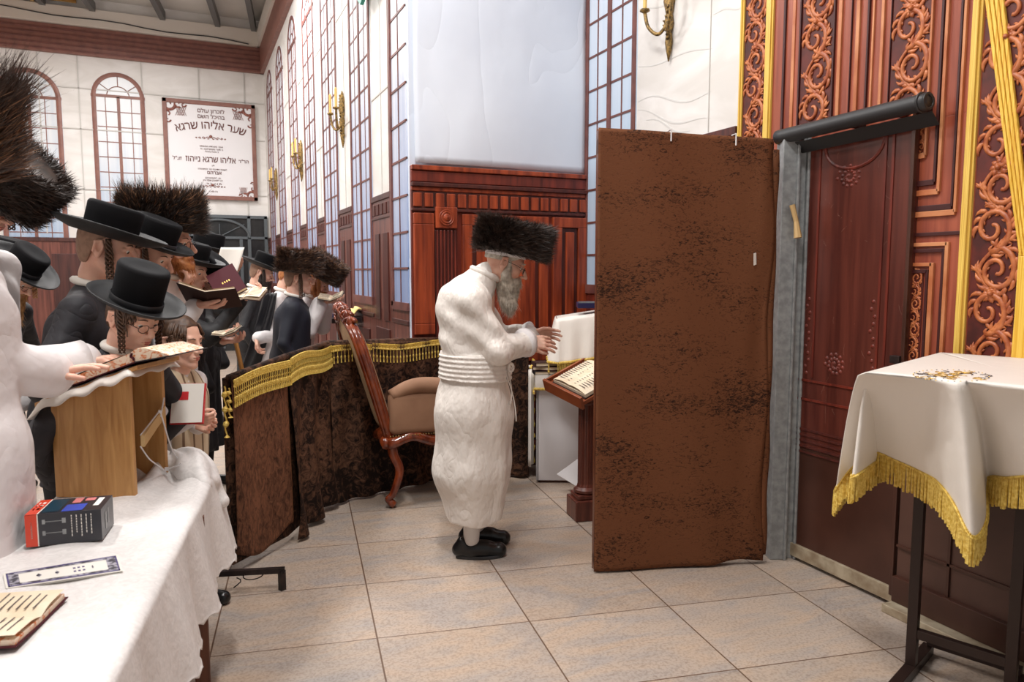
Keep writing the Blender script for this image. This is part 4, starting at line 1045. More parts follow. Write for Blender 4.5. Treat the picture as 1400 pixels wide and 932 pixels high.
# cloth: perimeter columns (position along edge, hem point)
def hem(x, y, d): return W(x, y, d)
cols = []  # (top point, hem point)
def tp(a, b): p = L_ + U2 * a + V2 * b; return Vector((p.x, p.y, SZ))
cols = [(tp(TW, -.0), tp(TW, -.06) - Vector((0, 0, .36))), (tp(.6, 0), tp(.6, -.05) - Vector((0, 0, .36))), (tp(.3, 0), tp(.3, -.05) - Vector((0, 0, .38))),
        (tp(.1, 0), tp(.14, -.06) - Vector((0, 0, .40))), (tp(.03, .0), hem(1166, 652, 2.92)), (tp(.0, .0), hem(1142, 676, 2.86)), (tp(.0, .02), hem(1160, 648, 2.80)),
        (tp(.0, .05), hem(1192, 622, 2.74)), (tp(.0, .10), hem(1226, 633, 2.66)), (tp(.0, .15), hem(1266, 652, 2.56)), (tp(.0, .20), hem(1286, 666, 2.46)), (tp(.0, .235), hem(1306, 694, 2.36)),
        (tp(.0, .27), hem(1329, 738, 2.27)), (tp(.0, .295), hem(1347, 716, 2.34)), (tp(.0, .31), hem(1350, 660, 2.42)), (tp(.0, .36), hem(1378, 657, 2.30)), (tp(.0, .42), hem(1412, 655, 2.22)), (tp(.0, .5), hem(1460, 655, 2.12)),
        (tp(.0, TL), hem(1530, 700, 2.0)), (tp(.2, TL), tp(.2, TL + .05) - Vector((0, 0, .36))), (tp(TW, TL), tp(TW, TL + .05) - Vector((0, 0, .36))), (tp(TW + .0, TL * .5), tp(TW + .03, TL * .5) - Vector((0, 0, .32))), (tp(TW, -.0), tp(TW, -.06) - Vector((0, 0, .36)))]
T_ = catmull([c[0] for c in cols], 8); H_ = catmull([c[1] for c in cols], 8)
ctr = tp(TW / 2, TL / 2)
m = MB(); nc = len(T_); rows = []
for j in range(9):  # top: from the centre to the edge
    k = j / 8 * .97; rows.append([ctr.lerp(a, k) + Vector((0, 0, .004 - .0 * k)) for a in T_])
for j in range(1, 26):
    k = j / 25; rw = []
    for a, b in zip(T_, H_):
        out = Vector((b.x - a.x, b.y - a.y, 0)); z = a.z + .004 - (a.z - b.z) * (k ** 1.08)
        o_ = k ** .62 * .85 + .15 * k
        rw.append(Vector((a.x + out.x * o_, a.y + out.y * o_, z)))
    rows.append(rw)
vs = [p for r_ in rows for p in r_]; fs = []
for j in range(len(rows) - 1):
    for i in range(nc - 1): fs.append((j * nc + i, j * nc + i + 1, (j + 1) * nc + i + 1, (j + 1) * nc + i))
m.add(vs, fs); rt = thing('fringed_cloth', (ctr.x, ctr.y, SZ), 'white satin cloth with gold fringe and embroidered emblem on the right stand', 'cloth')
m.build('satin_sheet', M['white_cloth'], rt, smooth=True, solid=.002)
m = MB(); H2 = [p for p in H_]; dist = 0
cum = [0]
for a, b in zip(H2, H2[1:]): cum.append(cum[-1] + (b - a).length)
tot = cum[-1]; n = int(tot / .0075); rs = random.Random(3)
for k in range(n):
    s = k / n * tot; i = max(j for j in range(len(cum)) if cum[j] <= s); i = min(i, len(H2) - 2)
    f_ = (s - cum[i]) / max(1e-6, cum[i + 1] - cum[i]); p = H2[i].lerp(H2[i + 1], f_)
    o_ = (p - ctr); o_.z = 0; o_.normalize(); p = p + o_ * .004
    L1 = .085 + rs.uniform(-.006, .006)
    jx = Vector((rs.uniform(-.004, .004), rs.uniform(-.004, .004), 0))
    m.tube([p + Vector((0, 0, .016)), p + Vector((0, 0, -.02)) + jx * .5, p + Vector((0, 0, -L1)) + jx], [.0036, .0040, .0042], 5)
m.build('fringe', M['gold'], rt)
m = MB(); m.tube([p + Vector((0, 0, .010)) for p in H2[:-1]], .011, 6, flat=.5, up=(0, 0, 1)); m.build('braid', M['gold'], rt)
m = MB(); ec = onZ(1300, 512, SZ + .008); rs = random.Random(9)
for k in range(44):
    a = rs.uniform(0, 6.28); r = math.sqrt(rs.random()); x = .20 * r * math.cos(a); y = .09 * r * math.sin(a)
    c = ec + U2 * x * .75 + V2 * y * 1.0; q = rs.uniform(.010, .022); b = rs.uniform(0, 6.28)
    m.tube([Vector((c.x + q * math.cos(b + s), c.y + q * math.sin(b + s) , SZ + .0065)) for s in np.linspace(0, 3.6, 8)], .0010, 4, 0 if k % 3 else 1)
for k in range(40):
    a = k / 40 * 6.28; c = ec + U2 * .16 * math.cos(a) + V2 * .10 * math.sin(a); m.lathe([(.0028, 0), (.001, .002)], (c.x, c.y, SZ + .006), 6, k % 2)
m.build('embroidery', [M['ink_gold'], M['ink']], rt)

# ---------------------------------------------------------------- armchair
CO = onZ(537, 694); ang = YAW; th_c = -YAW + R(21)
sc_ = 1.0
ch = thing('armchair', (0, 0, 0), 'carved mahogany armchair with beige suede seat behind the man in white', 'armchair', rz=0, local=True)
# local: x forward, y left(away), z up ; near rear leg at (0, 0)
ch.location = (CO.x, CO.y, 0); ch.rotation_euler = (0, 0, th_c)
CW, CDp = .60, .56
def cab(m, x, y, dx, dy, top=.44):
    P = catmull([(x, y, top), (x + dx * .1, y, top * .82), (x + dx * .55, y + dy * .5, top * .55), (x + dx * .05, y, top * .22), (x - dx * .35, y - dy * .2, .06), (x + dx * .1, y + dy * .1, .02)], 7)
    n = len(P); rr = [np.interp(i / (n - 1), [0, .2, .45, .7, .86, .93, 1], [.036, .034, .028, .021, .020, .028, .024]) for i in range(n)]
    m.tube(P, list(rr), 10)
for (x, y, dx, dy) in ((.0, .0, .09, 0), (.0, CW, .09, 0), (CDp, -.01, -.05, 0), (CDp, CW + .01, -.05, 0)):
    m = MB(); cab(m, x, y, dx if x == 0 else .06, dy); m.build('leg', M['chair_wood'], ch, smooth=True)
m = MB()
for (a, b) in (((-.03, -.03), (CDp + .04, -.03)), ((-.03, CW + .03), (CDp + .04, CW + .03)), ((CDp + .05, -.03), (CDp + .05, CW + .03)), ((-.04, -.03), (-.04, CW + .03))):
    P = [Vector((a[0] + (b[0] - a[0]) * t_, a[1] + (b[1] - a[1]) * t_, .455 - .022 * math.cos(t_ * 4 * math.pi))) for t_ in np.linspace(0, 1, 14)]
    m.tube(P, .036, 8, flat=1)
m.build('seat_rail', M['chair_wood'], ch, smooth=True)
m = MB()
def nails(P0, P1, n):
    for k in range(n):
        p = Vector(P0).lerp(Vector(P1), k / (n - 1)); m.lathe([(.006, -.004), (.005, .003), (.001, .005)], p, 6)
for k in range(34): m.lathe([(.0055, 0), (.004, .003), (.001, .004)], (-.02 + k * .018, -.062, .49 + .0), 6, rot=Matrix.Rotation(R(90), 3, 'X'))
m.build('nail_trim', M['brass'], ch)
# side aprons/arms upholstered
def softbox(name, c, d, r, par=ch, mt='suede', shear=0):
    m = MB(); n = 8
    import itertools
    bm_ = MB(); bm_.box((0, 0, 0), d)
    vs = [Vector(v_) + Vector(c) + Vector((shear * (v_[2]), 0, 0)) for v_ in bm_.v]; m.add(vs, bm_.f)
    o = m.build(name, M[mt], par, smooth=True); md = o.modifiers.new('b', 'BEVEL'); md.width = r; md.segments = 5; return o
softbox('seat_cushion', (CDp / 2 + .02, CW / 2, .555), (CDp - .04, CW - .12, .12), .05)
for y in (-.005, CW + .005):
    softbox('arm_panel', (CDp / 2 - .01, y, .63), (CDp + .02, .11, .28), .045)
    m = MB(); P = catmull([(.0, y, .745), (.15, y, .80), (CDp * .6, y, .79), (CDp + .01, y, .75), (CDp + .04, y, .70)], 6); n = len(P)
    m.tube(P, [.055 + .02 * math.sin(math.pi * i / n) for i in range(n)], 12, flat=.75); m.build('arm_pad', M['suede'], ch, smooth=True)
    m = MB(); P = catmull([(CDp + .05, y, .72), (CDp + .07, y, .66), (CDp + .03, y, .58), (CDp + .05, y, .48)], 6); m.tube(P, .022, 10); m.build('arm_support', M['chair_wood'], ch, smooth=True)
# back: leaning, arched frame
lean = math.tan(R(17))
def bk(y, z): return Vector((-.01 - (z - .46) * lean - .0 * ((z - .46) / .85) ** 2, y, z))
yc = CW / 2
outline = [(0.02, .44), (-.02, .62), (-.045, .82), (-.05, 1.0), (-.02, 1.13), (.06, 1.20), (.15, 1.22), (.23, 1.265), (yc, 1.29), (CW - .23, 1.265), (CW - .15, 1.22), (CW - .06, 1.20), (CW + .02, 1.13), (CW + .05, 1.0), (CW + .045, .82), (CW + .02, .62), (CW - .02, .44)]
P = catmull([bk(y, z) for y, z in outline], 7)
m = MB(); m.tube(P, .026, 10); m.tube([p + Vector((.022, 0, 0)) for p in P], .018, 8); m.tube([p + Vector((-.022, 0, 0)) for p in P], .016, 8); m.build('back_frame', M['chair_wood'], ch, smooth=True)
m = MB()
for k in range(9):  # carved crest scrolls
    s = (k - 4) / 4; y = yc + s * .24; z = 1.31 - .085 * s * s
    c = bk(y, z)
    m.tube([c + Vector((.03 * math.cos(a), .035 * math.sin(a * .8 + s), .022 * math.sin(a))) for a in np.linspace(0, 5.5, 12)], list(np.linspace(.018, .006, 12)), 8)
    m.lathe([(.020, -.03), (.026, 0), (.014, .028), (.004, .04)], c, 10)
m.build('carved_crest', M['chair_wood'], ch, smooth=True)
def backpad(off, name, mt, bulge):
    m = MB()
    def f(a, b):
        z = .50 + b * .74; hw = CW / 2 + .03 - .02 * abs(b - .6); 
        if b > .8: hw -= .16 * ((b - .8) / .2) ** 2
        y = yc + (a * 2 - 1) * hw; p = bk(y, z); e = (1 - (2 * a - 1) ** 4) * (1 - (2 * b - 1) ** 6)
        return p + Vector((off + bulge * e, 0, 0))
    m.grid(f, 24, 30); return m.build(name, M[mt], ch, smooth=True, solid=.006)
backpad(-.012, 'back_cover', 'suede_back', -.012); backpad(.02, 'back_cushion', 'suede', .05)

# ---------------------------------------------------------------- prayer desk group behind the screen
cb = onZ(733, 660); cdir = (onZ(790, 652) - cb).normalized(); cdir = Vector((.90, -.43, 0)).normalized(); cn = Vector((-cdir.y, cdir.x, 0))
t = thing('cabinet', (cb.x, cb.y, 0), 'white laminate cabinet behind the fluted lectern column', 'cabinet')
def obox(m, P, u, v, w, d, z0, z1, mi=0):
    q = [P, P + u * w, P + u * w + v * d, P + v * d]; m.hexa([Vector((k.x, k.y, z0)) for k in q] + [Vector((k.x, k.y, z1)) for k in q], mi)
m = MB(); obox(m, cb, cdir, cn, .56, .02, .02, .83); obox(m, cb, cdir, cn, .02, .35, .02, .83); obox(m, cb + cdir * .54, cdir, cn, .02, .35, .02, .83); obox(m, cb, cdir, cn, .56, .35, .81, .83); m.build('body', M['white_lam'], t, bevel=.002)
for a_ in (.01, .5):
    m = MB(); obox(m, cb + cdir * a_ + cn * .04, cdir, cn, .02, .28, 0, .03); m.build('base_runner', M['black_steel'], t)
rt = thing('cabinet_cloth', (cb.x, cb.y, .84), 'white cloth with gold edging over the white cabinet', 'cloth')
m = MB(); P = cb - cdir * .015 - cn * .015
obox(m, P, cdir, cn, .59, .38, .832, .84); obox(m, P, cdir, cn, .59, .006, .70, .84); obox(m, P, cdir, cn, .006, .38, .66, .84); m.build('cloth_sheet', M['white_cloth'], rt)
m = MB(); P = P - cn * .003 - cdir * .003; q = [P, P + cdir * .59]; m.tube([P + Vector((0, 0, .70)), P + cdir * .59 + Vector((0, 0, .69))], .010, 6); m.tube([P + Vector((0, 0, .67)), P + cn * .38 + Vector((0, 0, .67))], .010, 6); m.build('gold_edging', M['gold'], rt)
m = MB()
def sidecl(a, b): p = P - cdir * (.02 + .02 * math.sin(a * 14)) + cn * (.05 + a * .3); return Vector((p.x, p.y, .83 - .72 * b))
m.grid(sidecl, 30, 12); m.build('side_drape', M['white_cloth'], rt, smooth=True, solid=.003)
m = MB(); A = W(762, 650, 5.1); B = W(800, 619, 5.0); A.z = max(A.z, .03)
m.hexa([W(761, 648, 5.12), W(800, 672, 4.95), W(800, 672, 4.98), W(761, 648, 5.15), W(775, 638, 5.12), W(802, 618, 4.98), W(802, 618, 5.01), W(775, 638, 5.15)])
o = m.build('leaning_board', M['white_lam'], bevel=.002); tagall(o, 'loose white board leaning on the floor against the white cabinet', 'board')
# high desk with white embroidered cloth
hb = W(762, 500, 4.95); hb.z = 0
t = thing('draped_desk', (hb.x, hb.y, .84), 'slanted desk draped in white cloth with gold fringe behind the screen edge', 'desk')
m = MB(); zf, zk = 1.215, 1.30
P = hb + cdir * .02 + cn * .02
q = [P, P + cdir * .5, P + cdir * .5 + cn * .3, P + cn * .3]
m.hexa([Vector((k.x, k.y, .842)) for k in q] + [Vector((q[0].x, q[0].y, zf)), Vector((q[1].x, q[1].y, zk)), Vector((q[2].x, q[2].y, zk)), Vector((q[3].x, q[3].y, zf))]); m.build('desk_box', M['lectern_wood'], t)
m = MB()
def dc(a, b):  # around: left side + front; b down
    per = a * .95
    if per < .32: p = hb + cn * (.34 - per); nrm = -cdir; zt0_ = zf
    else: p = hb + cdir * (per - .32); nrm = -cn; zt0_ = zf + (zk - zf) * (per - .32) / .56
    bb = max(0, b - .0); z = zt0_ + .012 - .30 * bb
    return Vector((p.x, p.y, z)) + nrm * (.005 + .05 * bb ** .7 + .01 * bb * math.sin(per * 50))
m.grid(dc, 80, 14)
def dt(a, b): p = hb + cdir * (.0 + a * .56) + cn * (b * .34); return Vector((p.x, p.y, zf + .012 + (zk - zf) * a))
m.grid(dt, 6, 6); m.build('draped_cloth', M['white_cloth'], t, smooth=True, solid=.002)
m = MB()
for k in range(110):
    p = dc(k / 109, 1.0); m.tube([p + Vector((0, 0, .012)), p + Vector((0, 0, -.02)), p + Vector((0, 0, -.05)), p + Vector((0, 0, -.065))], [.004, .0026, .0026, .006], 5)
m.tube([dc(k / 60, .985) for k in range(61)], .009, 6); m.build('fringe', M['gold'], t)
m = MB()
for r_ in range(2):
    for k in range(7):
        p = dc(.62 + k * .024, .52 + r_ * .17) - cn * .006; m.box(p, (.007, .004, .012 if k % 3 else .006))
m.build('gold_lettering', M['ink_gold'], t)
m = MB(); p = W(790, 430, 4.9); obox(m, Vector((p.x, p.y, 0)), cdir, cn, .3, .2, zk + .0, zk + .035, 0); obox(m, Vector((p.x, p.y, 0)) + cdir * .01, cdir, cn, .25, .18, zk + .035, zk + .04, 1)
o = m.build('prayer_tray', [M['book_navy'], M['grey_metal']], bevel=.002); tagall(o, 'flat dark framed tray on top of the white draped desk', 'tray')
# stacked dark books on the cabinet
for k, (z, a, mt, lb) in enumerate(((.842, .1, 'book_black', 'black closed book on the white cabinet, lowest of the stack'), (.872, -.15, 'book_red', 'dark closed book on the white cabinet, middle of the stack'), (.900, .2, 'book_brown', 'brown closed book on the white cabinet, top of the stack'))):
    c = W(748, 492, 5.05); c.z = z + .014
    t = thing('book', (c.x, c.y, z), lb, 'book', 'books stacked on the cabinet')
    rot = Matrix.Rotation(a - YAW, 3, 'Z')
    m = MB(); m.box(c + Vector((0, 0, .011)), (.19, .13, .003), rot=rot); m.box(c - Vector((0, 0, .012)), (.19, .13, .003), rot=rot); m.box(c + rot @ Vector((-.095, 0, 0)), (.004, .13, .026), rot=rot); m.build('cover', M[mt], t)
    m = MB(); m.box(c, (.18, .12, .021), rot=rot); m.build('page_block', M['page_cream'], t)
# lectern on fluted column
lb = onZ(800, 706); lb.z = 0
t = thing('lectern', (lb.x, lb.y, 0), 'dark wooden lectern on a fluted column beside the velvet screen', 'lectern')
m = MB(); rot = Matrix.Rotation(-YAW + R(14), 3, 'Z'); m.box(lb + Vector((0, 0, .065)), (.19, .19, .13), rot=rot); m.box(lb + Vector((0, 0, .145)), (.15, .15, .03), rot=rot); m.build('base', M['lectern_wood'], t, bevel=.008)
m = MB(); seg = 48; prof = [(.065, .16), (.075, .17), (.075, .185), (.055, .20), (.050, .22), (.048, .72), (.056, .735), (.056, .75), (.07, .76)]
vs = []
for (r, z) in prof:
    for k in range(seg):
        a = 2 * math.pi * k / seg; rr = r * (1 - (.07 if (k % 3 == 0 and .21 < z < .73) else 0)); vs.append((lb.x + rr * math.cos(a), lb.y + rr * math.sin(a), z))
m.add(vs, [(i * seg + k, i * seg + (k + 1) % seg, (i + 1) * seg + (k + 1) % seg, (i + 1) * seg + k) for i in range(len(prof) - 1) for k in range(seg)]); m.build('column', M['lectern_wood'], t)
A = W(745, 519, 4.75); B = W(797, 545, 4.40); lu = (B - A); 
slope = Vector((.62, .62, 0)).normalized(); slope = Vector((-(-(lu.y)), 0, 0)); h = Vector((lu.x, lu.y, 0)).normalized(); pr = Vector((-h.y, h.x, 0)); 
if pr.dot(RTV) < 0: pr = -pr
sv = (pr * .92 + Vector((0, 0, .36))).normalized(); A.z = B.z = (A.z + B.z) / 2 + .0; nrm_ = lu.normalized().cross(sv); nrm_ = nrm_ if nrm_.z > 0 else -nrm_
A = W(745, 519, 4.75); B = W(797, 545, 4.40)
def sl(m, a0, a1, b0, b1, c0, c1, mi=0):
    e = (B - A); q = [A + e * a + sv * b for a, b in ((a0, b0), (a1, b0), (a1, b1), (a0, b1))]
    m.hexa([k + nrm_ * c0 for k in q] + [k + nrm_ * c1 for k in q], mi)
m = MB(); sl(m, 0, 1, 0, .36, -.045, -.02); m.build('slanted_board', M['lectern_tray'], t, bevel=.003)
m = MB(); sl(m, 0, 1, -.02, .0, -.07, .012); sl(m, 0, .04, 0, .36, -.045, .005); m.build('book_ledge', M['lectern_tray'], t, bevel=.003)
m = MB(); m.box(lb + Vector((0, 0, .775)), (.2, .16, .03), rot=rot); m.build('capital', M['grey_metal'], t, bevel=.004)
m = MB(); p = Vector((lb.x, lb.y, .79)); q = A.lerp(B, .6) + sv * .2 - nrm_ * .045; m.hexa([p + Vector((x, y, 0)) for x, y in ((-.05, -.05), (.05, -.05), (.05, .05), (-.05, .05))] + [q + Vector((x, y, 0)) for x, y in ((-.05, -.05), (.05, -.05), (.05, .05), (-.05, .05))]); m.build('neck', M['lectern_wood'], t)
# large open book on the lectern
t = thing('open_book', A.lerp(B, .5) + sv * .1, 'large open prayer book resting on the dark lectern', 'book')
m = MB(); sl(m, .12, .98, .02, .34, -.018, -.012); m.build('cover', M['book_brown'], t)
m = MB(); e = B - A
for s0_, s1_, nm in ((.14, .56, 0), (.56, .97, 0)):
    def pg(a, b, s0_=s0_, s1_=s1_): s = s0_ + (s1_ - s0_) * a; k = abs(s - .56) / .42; return A + e * s + sv * (.03 + .29 * b) + nrm_ * (.026 - .018 * k + .012 * math.sin(k * math.pi))
    m.grid(pg, 12, 4)
    q = [A + e * s_ + sv * b for s_, b in ((s0_, .03), (s1_, .03), (s1_, .32), (s0_, .32))]; m.hexa([k - nrm_ * .012 for k in q] + [k + nrm_ * .006 for k in q])
m.build('page_block', M['page_cream'], t)
m = MB(); rs = random.Random(2)
for s0_ in (.20, .62):
    for r_ in range(12):
        L1 = rs.uniform(.24, .3); q = [A + e * s_ + sv * (.06 + r_ * .02 + d_) + nrm_ * .030 for s_, d_ in ((s0_, 0), (s0_ + L1, 0), (s0_ + L1, .005), (s0_, .005))]; m.add(q, [(0, 1, 2, 3)])
m.build('text_lines', M['ink'], t)

# grey shelf desk by the aisle wall
c = W(470, 436, 7.0); c.x = min(c.x, XL - .16)
t = thing('wall_desk', (c.x, c.y, 0), 'small grey steel desk against the aisle wall beyond the armchair', 'desk')
m = MB(); m.box((c.x, c.y, c.z), (.28, .42, .05)); m.build('desk_top', M['black_steel'], t, bevel=.004)
for dy in (-.17, .17):
    m = MB(); m.box((c.x, c.y + dy, (c.z - .03) / 2), (.05, .04, c.z - .03)); m.build('leg', M['galv'], t)
m = MB()
def yc_(a, b): return Vector((c.x - .05 + a * .19, c.y - .2 + b * .3, c.z + .04 + .05 * a + .02 * math.sin(a * 9 + b * 7) + .03 * (a > .7) * math.sin(b * 6)))
m.grid(yc_, 20, 20); o = m.build('yellow_cloth', M['orange_yellow'], smooth=True, solid=.01); tagall(o, 'crumpled pale yellow cloth lying on the grey wall desk', 'cloth')
m = MB(); m.box((c.x - .09, c.y - .1, c.z + .045), (.10, .16, .035), rot=Matrix.Rotation(.3, 3, 'Z')); o = m.build('book', M['book_navy'], bevel=.003); tagall(o, 'blue closed book on the grey wall desk beside yellow cloth', 'book')

# wall sconces printed/mounted
def sconce(P, nrm, lab):
    P = Vector(P); nrm = Vector(nrm); sd = Vector((-nrm.y, nrm.x, 0)); t = thing('wall_sconce', P, lab, 'wall light', 'gilded sconces')
    m = MB(); r3 = nrm.to_track_quat('Y', 'Z').to_matrix()
    m.tube([P + nrm * .01 + Vector((0, 0, z)) for z in (-.34, -.27, -.22, -.16, -.10, -.04, .04, .1, .14, .22)], [.004, .018, .026, .018, .034, .022, .04, .026, .03, .006], 10, flat=1)
    for k in range(14): a = k * .9; m.tube([P + nrm * .03 + Vector((0, 0, -.2 + k * .028)) + sd * .01 * math.cos(a), P + nrm * .04 + sd * .032 * math.cos(a) + Vector((0, 0, -.19 + k * .028))], [.012, .004], 6)
    m.build('backplate', M['brass'], t, smooth=True)
    for s in (-1, 1):
        m = MB(); P_ = catmull([P + nrm * .02 - Vector((0, 0, .10)), P + nrm * .06 + sd * s * .05 - Vector((0, 0, .16)), P + nrm * .09 + sd * s * .12 - Vector((0, 0, .10)), P + nrm * .10 + sd * s * .15 + Vector((0, 0, .0))], 6)
        m.tube(P_, .012, 8); m.lathe([(.012, 0), (.034, .012), (.03, .024), (.012, .028)], P_[-1], 12); m.build('arm', M['brass'], t, smooth=True)
        m = MB(); m.lathe([(.013, 0), (.013, .17), (.004, .185)], P_[-1] + Vector((0, 0, .028)), 10); m.build('candle', M['glass_shade'], t)
sconce((XL - .01, 7.56, 3.12), (-1, 0, 0), 'gilded wall sconce between the two nearest aisle windows')
sconce((XL - .01, 10.45, 3.10), (-1, 0, 0), 'gilded wall sconce on aisle wall, second from the near corner')
sconce((XL - .01, 13.45, 3.10), (-1, 0, 0), 'gilded wall sconce on aisle wall farthest toward the plaque')
sconce((XR - .01, 4.12, 3.26), (-1, 0, 0), 'gilded wall sconce on white wall above the velvet screen')
# teal corner of a hanging sign
m = MB(); c = onX(492, 3, XL - .12); m.prism([c + Vector((0, 0, -.02)), c + Vector((0, -.45, .10)), c + Vector((0, -.45, .5)), c + Vector((0, .3, .5)), c + Vector((0, .2, .12))], (.03, 0, 0)); m.tube([c + Vector((0, -.05, .5)), c + Vector((0, -.05, 2.2))], .01)
m.tube([c + Vector((.03, 0, .2)), (XL, c.y, c.z + .2)], .01); o = m.build('hanging_sign', M['teal']); tagall(o, 'teal green plastic sign corner hanging high on the aisle wall', 'sign')
# ================================================================= PEOPLE
V3 = lambda *a: np.array(a, dtype=float)
def nz(v): v = np.array(v, dtype=float); return v / max(1e-9, np.linalg.norm(v))
def rotY(a):  # nose down for positive a (x forward)
    c, s = math.cos(a), math.sin(a); return np.array([[c, 0, s], [0, 1, 0], [-s, 0, c]])
def rotZ(a):
    c, s = math.cos(a), math.sin(a); return np.array([[c, -s, 0], [s, c, 0], [0, 0, 1]])
def head_prims(neck, child=False, nose=1.0, old=False):
    P = [('e', (-.012, 0, .035), (.098, .076, .088), .02), ('e', (.028, 0, -.025), (.062, .060, .082), .03)]
    jw = .045 if not child else .042
    for s in (-1, 1):
        P += [('c', (-.005, s * .056, -.04), (.045, s * .036, -.082), .018, .016, .025), ('c', (.045, s * .036, -.082), (.080, s * .006, -.098), .016, .015, .015),
              ('e', (.060, s * .038, -.018), (.028, .024, .024), .02)]
    P += [('c', (.076, -.034, .030), (.076, .034, .030), .013, .013, .012)]
    for s in (-1, 1): P += [('e', (.095, s * .031, .010), (.016, .017, .012), .010, '-')]
    for s in (-1, 1): P += [('c', (.071, s * .046, .014), (.085, s * .018, .017), .009, .0085, .004), ('c', (.070, s * .045, .001), (.083, s * .020, .000), .007, .006, .004)]
    nl = .020 * nose
    P += [('c', (.088, 0, .022), (.100 + nl, 0, -.024), .0085, .0115, .010), ('e', (.094 + nl * .5, .011, -.030), (.011, .008, .008), .006), ('e', (.094 + nl * .5, -.011, -.030), (.011, .008, .008), .006),
          ('e', (.084, 0, -.060), (.020, .030, .024), .014), ('e', (.099, 0, -.053), (.008, .022, .0055), .004), ('e', (.097, 0, -.064), (.008, .020, .0065), .004),
          ('c', (.098, -.020, -.0585), (.098, .020, -.0585), .0016, .0016, .003, '-'), ('e', (.086, 0, -.094), (.017, .020, .016), .012)]
    for s in (-1, 1):
        P += [('e', (-.008, s * .081, .000), (.020, .010, .033), .003), ('e', (-.004, s * .090, .003), (.0105, .008, .018), .003, '-'), ('c', (-.022, s * .090, -.016), (-.020, s * .092, .022), .0045, .005, .004), ('c', (-.020, s * .092, .022), (.002, s * .086, .030), .005, .004, .004), ('e', (-.004, s * .082, -.030), (.009, .006, .010), .004)]
    n = np.array(neck, float)
    P += [('c', (-.028, 0, -.045), tuple(n * .55 + V3(-.022, 0, -.02)), .052, .049, .02), ('c', tuple(n * .55 + V3(-.022, 0, -.02)), tuple(n), .049, .060, .02)]
    return P
def hand_prims(Wp, d, n, side, curl=(20, 30, 25), spread=.0, sc=1.0, thumb=1.0, fore=None):
    """Wp wrist, d finger direction, n palm normal (direction fingers curl to), side=+1 thumb on +s"""
    d = nz(d); n = nz(np.array(n) - d * np.dot(n, d)); s = np.cross(n, d) * side; P = []
    kn = []
    for i in range(4):
        o = (i - 1.5) * -.0205; kpos = Wp + d * (.088 - .004 * abs(i - 1) - (.006 if i == 3 else 0)) * sc + s * o * sc - n * .002
        P.append(('c', tuple(Wp + d * .008 * sc + s * o * .62 * sc), tuple(kpos), .0150 * sc, .0110 * sc, .010)); kn.append(kpos)
    L = [.070, .078, .073, .057]
    for i in range(4):
        p = kn[i]; a = 0; fd = nz(d + s * (1.5 - i) * spread)
        for j, (fr, rr0, rr1) in enumerate(((.44, .0098, .0088), (.31, .0088, .0080), (.25, .0080, .0066))):
            a += R(curl[j]) * (1 + .08 * i); v = fd * math.cos(a) + n * math.sin(a); q = p + v * L[i] * fr * sc
            P.append(('c', tuple(p), tuple(q), rr0 * sc, rr1 * sc, .0035)); p = q
    b = Wp + d * .018 * sc + s * .024 * sc; m1 = b + (d * .034 + s * .020 + n * .010 * thumb) * sc; m2 = m1 + (d * .030 + s * .006 + n * .010 * thumb) * sc; m3 = m2 + (d * .024 - s * .002 + n * .010 * thumb) * sc
    P += [('c', tuple(b), tuple(m1), .0150 * sc, .0115 * sc, .008), ('c', tuple(m1), tuple(m2), .0110 * sc, .0098 * sc, .004), ('c', tuple(m2), tuple(m3), .0098 * sc, .0075 * sc, .004)]
    f = fore if fore is not None else Wp - d * .11
    P += [('c', tuple(Wp + d * .01), tuple(Wp + (f - Wp) * min(1, .11 / max(.01, np.linalg.norm(f - Wp)))), .024 * sc, .031 * sc, .012)]
    return P
def ik(S, T, a, b, pole):
    v = T - S; L = np.linalg.norm(v); L2 = min(L, (a + b) * .995); u = v / L; x = (a * a - b * b + L2 * L2) / (2 * L2); h = math.sqrt(max(0, a * a - x * x))
    p = np.array(pole, float); p = p - u * np.dot(p, u); p = nz(p); return S + u * x + p * h
def noisy(prims, amp, fr, seed, hem=None, stretch=(1, 1, .35), vf=None):
    def post(G, d):
        d = d + amp * sn(G, fr, seed, stretch) + amp * .8 * (1 - 2 * np.abs(sn(G, fr * 1.7, seed + 5, (1, 1, .6))))
        if vf is not None:
            z0, z1, A, n = vf
            th = np.arctan2(G[..., 1], G[..., 0]); w = np.clip((z0 - G[..., 2]) / (z0 - z1), 0, 1); d = d + A * w * np.sin(th * n + 1.5 * np.sin(G[..., 2] * 3 + th))
        if hem is not None: d = np.maximum(d, hem - G[..., 2] + .006 * np.sin(np.arctan2(G[..., 1], G[..., 0]) * 5))
        return d
    return post
def xf(V, Rm, t, s=1.0): return (np.asarray(V) * s) @ Rm.T + np.asarray(t)
def lat(prof, seg, sx, sy, f=None):
    a = np.linspace(0, 2 * np.pi, seg, endpoint=False); V = []
    for r, z in prof:
        for t in a: V.append((r * math.cos(t) * sx, r * math.sin(t) * sy, z + (f(r, t) if f else 0)))
    F = [(i * seg + k, i * seg + (k + 1) % seg, (i + 1) * seg + (k + 1) % seg, (i + 1) * seg + k) for i in range(len(prof) - 1) for k in range(seg)]
    return np.array(V), np.array(F)
